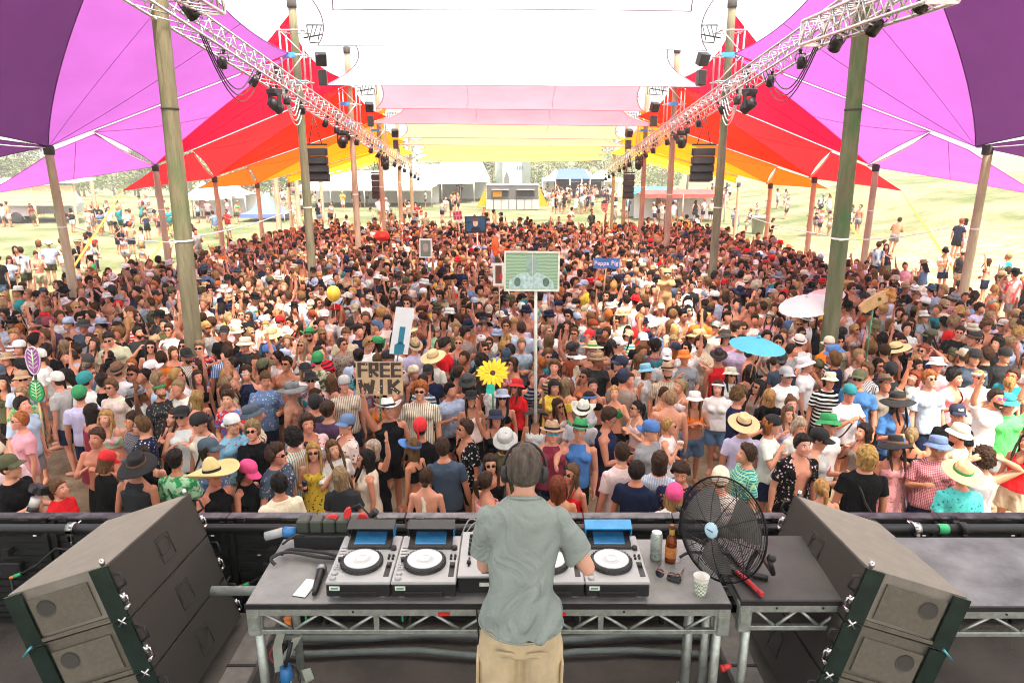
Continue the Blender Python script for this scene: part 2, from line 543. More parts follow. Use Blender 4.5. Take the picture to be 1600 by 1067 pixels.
M_CREAM = sail_mat('pale cream sail cloth', (.96, .62, .16), .50)
hem_grey = pm('pale sail hem', (.35, .30, .38), .8)
G_SIDE, G_MID = 'coloured side sails', 'pale ceiling sails'
def mir(p, s, dx=0.0):
    return Vector((s * -p.x + dx, p.y, p.z))
for s, side in ((-1, 'left'), (1, 'right')):
    A = lambda px, py, y: mir(at_y(px, py, y), s)
    W = lambda x, y, z: Vector((s * x, y, z))
    H0, H1 = W(5.8, 6.0, 10.2), W(6.3, 13.6, 9.9)
    O0, O1, O2, O3, O4, O5 = W(12.6, 11.5, 6.1), W(12.1, 18.9, 5.38), W(12.3, 24.8, 4.82), W(12.3, 29.6, 4.25), W(12.2, 34.2, 3.8), W(12.1, 38.6, 3.62)
    H2, H2t = A(452, 84, 21.2), A(452, 24, 21.5)
    H3, H4, H5, H6 = A(552, 128, 28.0), A(604, 182, 33.8), A(634, 222, 39.3), A(648, 238, 44)
    SH = (H1 + O1) / 2 + W(1.0, .2, -.35)              # the edge that purple and lavender share
    sail(M_PURPLE, (H0, H1, O1, O0), (.12, SH, .05, .1), .15, 'dark purple sail at the upper %s corner' % side, G_SIDE)
    sail(M_PURPLE, (O0, O1, A(-60, 262, 20.5), A(-300, 230, 13)), (.05, .05, .08, .05), .05, 'low dark purple flap outside the %s outer post' % side, G_SIDE)
    F1 = O1 + (H2 - O1) * .17
    sail(M_LAV, (H1, H2, O1 + Vector((0, .02, .005)), O1), (.17, -.012, 0, SH), .1, 'large lavender sail rising to the upper edge on the %s' % side, G_SIDE, seams=2)
    sail(M_LAV2, (H2 + Vector((0, .1, -.05)), O2, F1 + Vector((0, .1, -.05)), F1 + Vector((0, .1, -.04))), (.10, .06, 0, .0), .1, 'pink lavender sail between the first two outer posts on the %s' % side, G_SIDE, seams=1)
    sail(M_LAV2, (O1 + Vector((0, .3, -.08)), F1 + Vector((0, .12, -.1)), O2 + Vector((0, .1, -.05)), A(-28, 306, 22.5)), (.0, .05, .05, .03), .1, 'low pink lavender flap outside the %s posts' % side, G_SIDE, seams=1)
    def bay(Ha, Hb, Oa, Ob, G, mu, ml, mf, names, pull=.14, back=.1):
        F = Oa + (Hb - Oa) * .17
        sail(mu, (Ha, Hb, Oa + Vector((0, .05, .02)), Oa + Vector((0, .04, .03))), (.14, -.012, 0, pull), .1, names[0] % side, G_SIDE, seams=1)
        sail(ml, (Hb + Vector((0, .1, -.05)), Ob, F + Vector((0, .1, -.05)), F + Vector((0, .1, -.04))), (.08, .05, 0, 0), .1, names[1] % side, G_SIDE, seams=1)
        if G is not None:
            sail(mf, (Oa + Vector((0, .2, -.06)), F + Vector((0, .12, -.1)), Ob + Vector((0, .1, -.05)), G), (.0, .05, .05, .04), .05, names[2] % side, G_SIDE)
    bay(H2t, H3, O2, O3, A(192, 298, 27.6), M_CRIM, M_RED, M_RED, ('crimson sail behind the lavender one on the %s', 'red sail above the third outer post on the %s', 'low red flap with a pointed corner on the %s'))
    bay(H3 + Vector((0, 0, .5)), H4, O3, O4, A(307, 295, 32.6), M_ORR, M_ORR2, M_ORR2, ('upper orange red sail on the %s behind the crimson one', 'lower orange red sail on the %s above the fourth post', 'small orange red flap pointing outward on the %s'))
    bay(H4 + Vector((0, 0, .4)), H5, O4, O5, None, M_ORG, M_ORG, M_ORG, ('upper orange sail beyond the red ones on the %s', 'lower orange sail beyond the red ones on the %s', ''))
    O6 = W(11.8, 43.5, 3.75)
    bay(H5 + Vector((0, 0, .3)), H6, O5, O6, None, M_YEL, M_YEL, M_YEL, ('upper yellow sail at the far end on the %s' , 'lower yellow sail at the far end on the %s', ''))
    # lacing rods on the posts and tie-down straps
    lac = [(O1, O1 + (O0 - O1) * .55, 'dark purple'), (O2, F1, 'lavender'), (O3, O2 + (H3 - O2) * .17, 'red'), (O4, O3 + (H4 - O3) * .17, 'orange red')]
    for a, b, nm in lac:
        mb = MB(); a2, b2 = a + Vector((0, -.05, -.03)), b + Vector((0, -.02, -.03))
        mb.tube([a2 + (b2 - a2) * (i / 12) + Vector((0, 0, -.10 * math.sin(PI * i / 12))) for i in range(13)], .014, 6)
        tag(mb.build('lacing_cord', rope_white), 'white lacing along the %s sail seam, %s side' % (nm, side), 'cord', 'white lacing cords')
    for g, d, nm in ((A(192, 298, 27.6), Vector((s * 2.6, -1.0, 0)), 'red flap'), (A(307, 295, 32.6), Vector((s * 2.4, -1.0, 0)), 'small orange red flap'), (A(-28, 306, 22.5), Vector((s * 2.6, -1.2, 0)), 'lavender flap')):
        foot = Vector((g.x + d.x, g.y + d.y, 0)); foot.z = ground_z(foot.x, foot.y) - .05
        mb = MB()
        ax = (foot - g).normalized()
        sd_ = Vector((0, 1, 0)).cross(ax).normalized() * .045
        mid = g + (foot - g) * .45
        mb._add([g - sd_ * .25, g + sd_ * .25, mid + sd_, mid - sd_, foot + sd_ * .8, foot - sd_ * .8] + [p + Vector((0, .012, 0)) for p in (g - sd_ * .25, g + sd_ * .25, mid + sd_, mid - sd_, foot + sd_ * .8, foot - sd_ * .8)],
                [(0, 1, 2, 3), (3, 2, 4, 5), (6, 9, 8, 7), (9, 11, 10, 8), (0, 3, 9, 6), (3, 5, 11, 9), (1, 7, 8, 2), (2, 8, 10, 4)])
        tag(mb.build('tie_down_strap', strap_orange), 'orange strap tying the %s corner down on the %s' % (nm, side), 'strap', 'orange tie-down straps')

def mid_sail(mat, near, far, sag, label, pull=(.02, .10, .03, .10), hm=None):
    (xl, xr, yn, Yn), (fl, fr, yf1, yf2, Yf) = near, far
    sail(mat, (at_y(xl, yn, Yn), at_y(xr, yn, Yn), at_y(fr, yf2, Yf), at_y(fl, yf1, Yf)), pull, sag, label, G_MID, hem=.016, hm=hm or hem_grey, seams=2)
sail(sail_mat('white front sail cloth', (.84, .82, .80), .5), (Vector((-7.5, 1.6, 10.4)), Vector((7.5, 1.6, 10.4)), Vector((6.9, 10.2, 10.0)), Vector((-6.9, 10.2, 10.0))), (.02, .06, .03, .06), .4, 'unseen white sail added over the front crowd to soften the sun', G_MID)  # out of view, added to soften the sun on the front rows
mid_sail(M_WHITE, (330, 1290, -260, 9.5), (520, 1080, 16, 18, 16.0), .35, 'white ceiling sail at the very front, cut by the upper picture edge', )
mid_sail(M_WHITE, (420, 1180, -60, 15.5), (497, 1104, 71, 79, 21.0), .45, 'broad white ceiling sail ending at the second pair of poles')
mid_sail(M_WHITE, (520, 1080, 40, 21.8), (509, 1097, 133, 136, 25.5), .35, 'white ceiling sail with pointed ears before the third poles', pull=(.02, .16, .02, .16))
mid_sail(M_PINK, (560, 1040, 100, 26.0), (588, 1004, 170, 174, 30.0), .30, 'pale pink ceiling sail behind the third pair of poles')
mid_sail(M_PINK, (600, 1000, 150, 30.4), (574, 1033, 193, 198, 32.5), .25, 'pale pink ceiling sail with pointed ears before the fourth poles', pull=(.02, .2, .02, .2))
mid_sail(M_PEACH, (610, 992, 180, 33.0), (626, 970, 215, 218, 36.0), .22, 'pale peach ceiling sail behind the fourth pair of poles')
mid_sail(M_PEACH, (630, 968, 205, 36.5), (620, 993, 226, 230, 38.3), .18, 'pale peach ceiling sail with pointed ears before the fifth poles', pull=(.02, .2, .02, .2))
mid_sail(M_CREAM, (640, 960, 218, 39.0), (655, 950, 241, 242, 41.5), .12, 'pale cream ceiling sail before the last pair of poles')
mid_sail(M_CREAM, (655, 945, 232, 42.0), (650, 952, 250, 250, 45.5), .1, 'last pale cream ceiling sail with a drooping far edge', pull=(.02, .10, -.35, .10))

# white guide ropes between the poles
mb_r = 0
for s, side in ((-1, 'left'), (1, 'right')):
    mb = MB(); pts = [Vector((s * (12.1 - .3), 18.9, 3.3)), Vector((s * 6.25, 13.3 + (.35 if s > 0 else 0) - .3, 3.62))]
    mb.tube([pts[0] + (pts[1] - pts[0]) * (i / 8) + Vector((0, 0, -.09 * math.sin(PI * i / 8))) for i in range(9)], .012, 5)
    tag(mb.build('guide_rope', rope_white), 'thin white rope from the first outer post to the nearest pole, %s' % side, 'rope', 'guide ropes')
    mb = MB(); pts = [Vector((s * 6.22, 13.3 + (.35 if s > 0 else 0), 3.62)), Vector((s * 6.22, 21.5, 3.62))]
    mb.tube([pts[0] + (pts[1] - pts[0]) * (i / 8) + Vector((s * .3, 0, -.12 * math.sin(PI * i / 8))) for i in range(9)], .012, 5)
    tag(mb.build('guide_rope', rope_white), 'thin white rope between the first two tall poles on the %s' % side, 'rope', 'guide ropes')

# ================================================================== TRUSSES WITH LAMPS
def truss(name, a, b, w, label, nb, far_joined=None):
    a, b = Vector(a), Vector(b)
    d = (b - a); L = d.length; d.normalize()
    x = d.cross(Vector((0, 0, 1))).normalized(); z = x.cross(d)
    rot = Matrix((x, d, z)).transposed()
    root = empty(name, a, label=label, cat='truss', group='lighting trusses')
    root.rotation_euler = rot.to_euler()
    ch = MB(); ch.tube([(0, 0, 0), (0, L, 0)], .026, 8)
    chord = ch.mesh('chord', alu)
    for sx in (-1, 1):
        for sz in (-1, 1):
            link('chord', chord, root, (sx * w / 2, 0, sz * w / 2))
    step = L / nb
    br = MB(); br.tube([(0, 0, 0), (0, 0, 1)], .012, 6)
    brace = br.mesh('brace', alu)
    joined = MB()
    for k in range(nb):
        y0, y1 = k * step, (k + 1) * step
        segs = []
        for sx in (-1, 1):
            segs.append((Vector((sx * w / 2, y0, -w / 2)), Vector((sx * w / 2, (y0 + y1) / 2, w / 2))))
            segs.append((Vector((sx * w / 2, (y0 + y1) / 2, w / 2)), Vector((sx * w / 2, y1, -w / 2))))
        segs.append((Vector((-w / 2, y0, -w / 2)), Vector((w / 2, y1, -w / 2))))
        segs.append((Vector((-w / 2, y0, w / 2)), Vector((w / 2, y0, w / 2))))
        segs.append((Vector((-w / 2, y1, w / 2)), Vector((w / 2, y0, w / 2))))
        for p, q in segs:
            if far_joined is not None and k >= far_joined:
                joined.tube([p, q], .012, 5)
            else:
                o = link('brace', brace, root, p)
                v = q - p
                o.rotation_euler = v.to_track_quat('Z', 'Y').to_euler()
                o.scale = (1, 1, v.length)
    if joined.v:
        tag(joined.build('bracing', alu, root), kind='stuff')
    for y in (0, L):
        e = MB()
        for sx in (-1, 1): e.box((sx * w / 2, y, 0), (.05, .03, w))
        for sz in (-1, 1): e.box((0, y, sz * w / 2), (w, .03, .05))
        e.build('end_frame', alu, root)
    return root, rot
TZ = lambda y: 7.62 - .1135 * (y - 13.6)
for s, side in ((-1, 'left'), (1, 'right')):
    truss('lighting_truss', (s * 5.98, 11.2, TZ(11.2)), (s * 5.98, 45.0, TZ(45.0)), .40, 'long aluminium box truss hung along the %s pole row' % side, 58, 30)
pn = at_y(1270, 52, 12.2); pf = at_y(1475, -25, 8.4)
truss('lighting_truss', pn, pf, .36, 'short truss end in front of the nearest pole, upper right', 8)
pn = at_y(330, 2, 12.2); pf = at_y(255, -45, 9.6)
truss('lighting_truss', pn, pf, .36, 'short truss end beside the nearest pole, upper left', 6)
# lashing cables along the trusses
lens_m = pm('lamp lens', (.10, .09, .085), .15, 0, var=.5, scale=90)
def par_proto():
    root = empty('par_lamp', (0, 0, 0))
    b = MB(); b.lathe([(.03, .16), (.075, .15), (.10, .10), (.115, -.02), (.12, -.10), (.108, -.10), (.10, -.07), (.0, -.07)], 16); b.build('housing', black_metal, root)
    l = MB(); l.lathe([(.0, -.074), (.098, -.074), (.10, -.06)], 16, close=False)
    for k in range(8):
        a = k * PI / 4
        l.lathe([(.022, -.075), (.016, -.084), (0, -.086)], 8, Matrix.Translation((.06 * math.cos(a), .06 * math.sin(a), 0)))
    l.build('lens', lens_m, root)
    y = MB(); y.tube([(-.125, 0, 0), (-.135, 0, .12), (-.11, 0, .24), (.11, 0, .24), (.135, 0, .12), (.125, 0, 0)], .012, 6); y.build('yoke', black_metal, root)
    c = MB(); c.box((0, 0, .27), (.05, .05, .07), bev=.008); c.lathe([(.03, -.025), (.042, -.025), (.042, .025), (.03, .025)], 10, Matrix.Translation((0, 0, .32)) @ Matrix.Rotation(PI / 2, 4, 'X')); c.build('clamp', black_metal, root)
    k = MB(); k.tube([(0, .0, .15), (.06, .02, .05), (.13, .05, -.12), (.05, .08, -.22), (-.06, .08, .0), (-.05, .06, .3)], .008, 5); k.build('cable', cable_black, root)
    return root
PAR = par_proto(); par_first = True
def place_par(loc, rx, rz, label, sc=1.0):
    global par_first
    o = PAR if par_first else copy_tree(PAR)
    par_first = False
    o.location = loc; o.rotation_euler = (rx, 0, rz); o.scale = (sc,) * 3
    tag(o, label, 'lamp', 'lamps on the trusses')
def nth(i):
    if i > 24: return 'twenty-' + nth(i - 20) if i < 30 else 'thirtieth'
    return {1: 'first', 2: 'second', 3: 'third', 4: 'fourth', 5: 'fifth', 6: 'sixth', 7: 'seventh', 8: 'eighth', 9: 'ninth', 10: 'tenth', 11: 'eleventh', 12: 'twelfth', 13: 'thirteenth', 14: 'fourteenth', 15: 'fifteenth', 16: 'sixteenth', 17: 'seventeenth', 18: 'eighteenth', 19: 'nineteenth', 20: 'twentieth', 21: 'twenty-first', 22: 'twenty-second', 23: 'twenty-third', 24: 'twenty-fourth'}[i]
for s, side in ((-1, 'left'), (1, 'right')):
    ys = [14.9, 16.6, 18.9, 20.2, 22.6, 24.0, 25.6, 27.0, 29.6, 31.2, 32.6, 35.4, 37.0, 38.6, 41, 42.6, 44.2]
    for i, y in enumerate(ys):
        place_par((s * (5.98 - .2), y, TZ(y) - .52), R(28 + 20 * math.sin(i * 2.3)), R(-s * 40 + 30 * math.sin(i * 1.7)), 'black round stage lamp, %s from the near end under the %s truss' % (nth(i + 1), side), .80)
place_par(at_y(1366, 44, 10.2), R(50), R(20), 'large black stage lamp hanging beside the nearest right pole', .8)
place_par(at_y(1306, 70, 11.4), R(50), R(0), 'black stage lamp under the short truss end, upper right', .8)
place_par(at_y(1441, 8, 9.0), R(55), R(10), 'black stage lamp cut by the upper edge, right of the nearest right pole', .7)
place_par(at_y(298, 20, 11.8), R(50), R(-25), 'black stage lamp between the nearest left pole and the short truss end', .85)
def moving_head(loc, label, rx, rz):
    root = empty('moving_head_lamp', loc, rz, label, 'lamp', 'moving heads on the trusses')
    b = MB(); b.box((0, 0, 0), (.34, .24, .14), bev=.02); b.box((0, -.125, 0), (.2, .012, .07)); b.build('base', black, root)
    y = MB()
    for sx in (-1, 1): y.box((sx * .16, 0, -.22), (.05, .12, .34), bev=.015)
    y.box((0, 0, -.09), (.36, .13, .05), bev=.01); y.build('yoke', black, root)
    h = MB(); Mx = Matrix.Translation((0, 0, -.32)) @ Matrix.Rotation(rx, 4, 'X')
    h.lathe([(.05, .2), (.12, .17), (.145, .05), (.14, -.1), (.15, -.17), (.125, -.19), (0, -.175)], 14, Mx); h.build('head', black, root)
    c = MB()
    for sx in (-1, 1): c.box((sx * .1, 0, .10), (.05, .05, .09))
    c.build('clamp', black_metal, root)
    return root
for s, side in ((-1, 'left'), (1, 'right')):
    moving_head((s * 5.86, 18.2, TZ(18.2) - .42), 'big moving head lamp under the truss before the second pole, %s' % side, R(60), R(30 * s))
    moving_head((s * 5.86, 25.1, TZ(25.1) - .42), 'moving head lamp under the truss between second and third pole, %s' % side, R(50), R(-20 * s))
    moving_head((s * 5.86, 33.2, TZ(33.2) - .42), 'far moving head lamp under the truss by the fourth pole, %s' % side, R(40), R(10 * s))
    # loops of cable on the truss
    for k, (y0, y1, dr, nm) in enumerate(((14.0, 17.2, .9, 'first'), (18.6, 20.6, .8, 'second'))):
        mb = MB()
        for q in range(3 if k == 0 else 4):
            p0, p1 = Vector((s * 5.8, y0 + .1 * q, TZ(y0) - .2)), Vector((s * 5.8, y1 - .25 * q, TZ(y1) - .2))
            mb.tube([p0 + (p1 - p0) * (i / 12) + Vector((0, 0, -(dr - .12 * q) * math.sin(PI * i / 12))) for i in range(13)], .014, 5)
        tag(mb.build('hanging_cable', cable_black if k == 0 else pm('pale cable', (.6, .57, .55), .6)), '%s bundle of cables drooping below the %s truss' % (nm, side), 'cable', 'drooping cables')
    # scaffold collar with gear at the second and third pole
    for (y, z, nm) in ((21.5, 7.9, 'second'), (28.2, 7.0, 'third'), (34.0, 6.2, 'fourth')):
        root = empty('pole_rig', (s * 6.22, y, z), label='pipe bracket and small lamps rigged round the %s %s pole' % (nm, side), cat='rig', group='brackets on the poles')
        mb = MB()
        for dx in (-.32, .32):
            for dy in (-.3, .3): mb.tube([(dx, dy, -.9), (dx, dy, .75)], .026, 7)
        for zz in (-.7, 0, .65):
            mb.tube([(-.4, -.3, zz), (.4, -.3, zz)], .022, 6); mb.tube([(-.4, .3, zz), (.4, .3, zz)], .022, 6)
            mb.tube([(-.32, -.4, zz), (-.32, .4, zz)], .022, 6); mb.tube([(.32, -.4, zz), (.32, .4, zz)], .022, 6)
        mb.tube([(-.32, -.3, -.7), (.32, -.3, 0)], .018, 6); mb.tube([(.32, -.3, 0), (-.32, -.3, .65)], .018, 6)
        mb.build('pipe_frame', alu, root)
        bl = MB(); bl.box((-.1, -.33, 0), (.36, .05, .12)); bl.box((.05, -.33, -.7), (.3, .05, .08)); bl.build('blue_strap', pm('blue strap', (.04, .25, .62), .6), root)
        g = MB(); g.tube([(-s * .3, -.2, .45), (-s * 1.0, -.3, .55)], .02, 6)
        for k in range(5): g.tube([(-s * (.55 + .12 * k), -.45, .35 + .1 * (k % 2)), (-s * (.6 + .12 * k), -.15, .8)], .014, 5)
        g.tube([(-s * .5, -.45, .75), (-s * 1.15, -.45, .75), (-s * 1.1, -.3, .35), (-s * .55, -.4, .3), (-s * .5, -.45, .75)], .018, 5); g.build('wire_cage', black_metal, root)
        d = MB(); d.box((-s * .8, -.3, -.12), (.3, .26, .34), rot=(.4, 0, .3), bev=.02); d.build('small_speaker', black, root)
        for q_, z_, w_ in ((-s * .82, -.62, .24), (s * .45, -.5, .2)):
            d = MB(); d.box((q_, -.32, z_), (w_, w_, .42), rot=(0, 0, .2), bev=.02); d.build('small_speaker', black, root)

# hung loudspeaker arrays
def hung_array(x, y, ztop, n, w, label, dz=.33):
    root = empty('hung_speaker_array', (x, y, ztop), label=label, cat='speaker', group='hung loudspeaker arrays')
    root.rotation_euler = (0, 0, R(8 if x < 0 else -8))
    f = MB(); f.box((0, 0, .06), (w * 1.1, .3, .06)); f.tube([(-w * .3, 0, .06), (0, 0, .9)], .018, 6); f.tube([(w * .3, 0, .06), (0, 0, .9)], .018, 6); f.build('fly_frame', black_metal, root)
    for k in range(n):
        t = R(3.0 * k)
        yy = .02 * k * k
        c = MB(); c.box((0, 0, 0), (w, .5, dz - .02), bev=.02)
        q = c.build('cabinet', black, root, (0, yy, -.16 - k * dz), (-t, 0, 0))
        g = MB(); g.box((0, -.255, 0), (w - .08, .02, dz - .08)); g.build('grille', pm('speaker mesh', (.03, .028, .028), .6, scale=150), q)
        for sx in (-1, 1):
            g = MB(); g.box((sx * (w / 2 + .012), 0, 0), (.022, .24, dz - .05)); g.build('rigging_plate', black_metal, q)
for s, side in ((-1, 'left'), (1, 'right')):
    hung_array(s * 6.15 - (-.1 if s < 0 else .25), 22.3, 5.40, 4, .66, 'black line array speaker hung behind the second %s pole' % side, .255)
    hung_array(s * 6.2 + (-.45), 35.2, 4.2, 4, .5, 'black line array speaker hung behind the fourth %s pole' % side, .3)
# ================================================================== BOOTH
TT = 3.045                                   # height of the table top
TX0, TX1, TY0, TY1 = -1.35, 1.11, 3.06, 3.67
top_mat = pm('dark grey laminate', (.22, .22, .215), .36, var=.25, scale=6)
deck_mat = pm('scuffed grey deck', (.17, .175, .185), .55, var=.35, scale=4, c2=(.085, .085, .09))
deck_dark = pm('scuffed black deck', (.05, .047, .044), .55, var=.4, scale=5)
def deck(x0, x1, y0, y1, m, label, bays, legs, name):
    root = empty(name, ((x0 + x1) / 2, y0, FLOOR), label=label, cat='table')
    X = lambda x: x - (x0 + x1) / 2
    zt = TT - FLOOR
    b = MB(); b.box((0, (y1 - y0) / 2, zt - .012), (x1 - x0, y1 - y0, .024), bev=.003); b.build('table_top', m, root)
    e = MB(); e.box((0, -.004, zt - .014), (x1 - x0 + .004, .012, .026)); e.build('edge_strip', black, root)
    f = MB(); f.box((0, .022, zt - .052), (x1 - x0 - .02, .036, .052), bev=.004); f.build('upper_rail', galv, root)
    f = MB(); f.box((0, .022, zt - .176), (x1 - x0 - .06, .026, .026), bev=.003); f.build('lower_rail', galv, root)
    for x in (x0, x1):
        s = 1 if x == x0 else -1
        g = MB(); g.box((X(x) + s * .03, .024, zt - .11), (.066, .052, .17), bev=.006); g.box((X(x) + s * .03, -.004, zt - .11), (.05, .008, .06)); g.build('corner_post', galv, root)
        g = MB(); g.box((X(x) + s * .018, (y1 - y0) / 2, zt - .052), (.03, y1 - y0 - .08, .05)); g.build('side_rail', galv, root)
    n = bays
    L = (x1 - x0 - .16)
    for k in range(n):
        xa = -L / 2 + L * k / n; xb = -L / 2 + L * (k + .5) / n; xc = -L / 2 + L * (k + 1) / n
        for (p, q) in (((xa + .012, zt - .08), (xb - .008, zt - .165)), ((xc - .012, zt - .08), (xb + .008, zt - .165))):
            d = MB(); d.tube([(p[0], .022, p[1]), (q[0], .022, q[1])], .0085, 8); d.build('diagonal_brace', galv, root)
        if k % 2 == 1 and k < n - 1:
            d = MB(); d.box((xc, .022, zt - .12), (.026, .022, .088)); d.build('upright', galv, root)
    for q in (.22, .5, .78):
        h = MB(); h.lathe([(0, 0), (.006, 0), (.006, .003), (0, .003)], 10, Matrix.Translation((X(x0 + (x1 - x0) * q), .003, zt - .05)) @ Matrix.Rotation(PI / 2, 4, 'X')); h.build('bolt', black, root)
    for (lx, ly) in legs:
        l = MB(); l.tube([(X(lx), ly - y0, .0), (X(lx), ly - y0, zt - .06)], .024, 12); l.lathe([(.026, 0), (.042, 0), (.042, .012), (.026, .02)], 12, Matrix.Translation((X(lx), ly - y0, 0))); l.build('leg', galv, root)
    return root
deck(TX0, TX1, TY0, TY1, top_mat, 'long booth table of grey decking on a galvanised lattice frame', 8, [(TX0 + .045, TY0 + .03), (TX1 - .05, TY0 + .03), (TX0 + .05, TY1 - .05), (TX1 - .05, TY1 - .05)], 'booth_table')
deck(1.17, 2.02, TY0 + .03, TY1 + .04, deck_dark, 'scuffed black deck between the booth table and the right speakers', 3, [(1.22, TY0 + .06), (1.97, TY1 - .05)], 'deck_platform')
deck(2.05, 4.1, TY0 - .02, TY1 + .02, deck_mat, 'grey scuffed deck platform behind the right speaker stack', 6, [(2.1, TY1 - .05), (4.05, TY0 + .03)], 'deck_platform')
# props under the table, right end
for k, (px, lab) in enumerate(((1075, 'inner of two steel props standing under the right table end'), (1101, 'outer of two steel props standing under the right table end'))):
    p = at_y(px, 1000, 3.28)
    root = empty('steel_prop', (p.x, 3.28, FLOOR), label=lab, cat='prop', group='props under the table')
    t = MB(); t.tube([(0, 0, 0), (0, 0, .90)], .024, 12); t.build('tube', galv, root)
    c = MB(); c.lathe([(.026, .18), (.05, .185), (.05, .27), (.026, .28)], 12); c.box((.04, -.03, .22), (.05, .05, .07), bev=.01); c.box((.0, -.05, .14), (.03, .03, .08), rot=(.3, .2, 0)); c.build('clamp', steel, root)
pipe_h = MB(); pipe_h.tube([(TX0 - .3, 3.34, TT - .12), (TX1 + .25, 3.34, TT - .12)], .026, 12)
tag(pipe_h.build('cross_pipe', galv), 'steel pipe running lengthwise under the booth table top', 'pipe')
mb = MB(); mb.box((.045, 3.085, TT - .0), (0, 0, 0)) if False else None
for k, (x, lab) in enumerate((((693 - 800) / 309., 'red tape on the table frame left of the person at the booth'), ((876 - 800) / 309., 'red tape on the table frame right of the person at the booth'))):
    mb = MB(); mb.box((x, TY0 - .0005, TT - .062), (.06, .006, .016)); tag(mb.build('red_tape', red_tape), lab, 'tape', 'red tape marks')
for k, (px, py, lab) in enumerate(((478, 965, 'left'), (629, 965, 'middle'), (923, 962, 'right'))):
    p = at_y(px, py, 3.5)
    mb = MB(); mb.box((0, 0, 0), (.008, .012, .04)); tag(mb.build('green_cable_tie', green_tape, loc=p), '%s of the small green ties hanging under the table' % lab, 'cable tie', 'green ties')

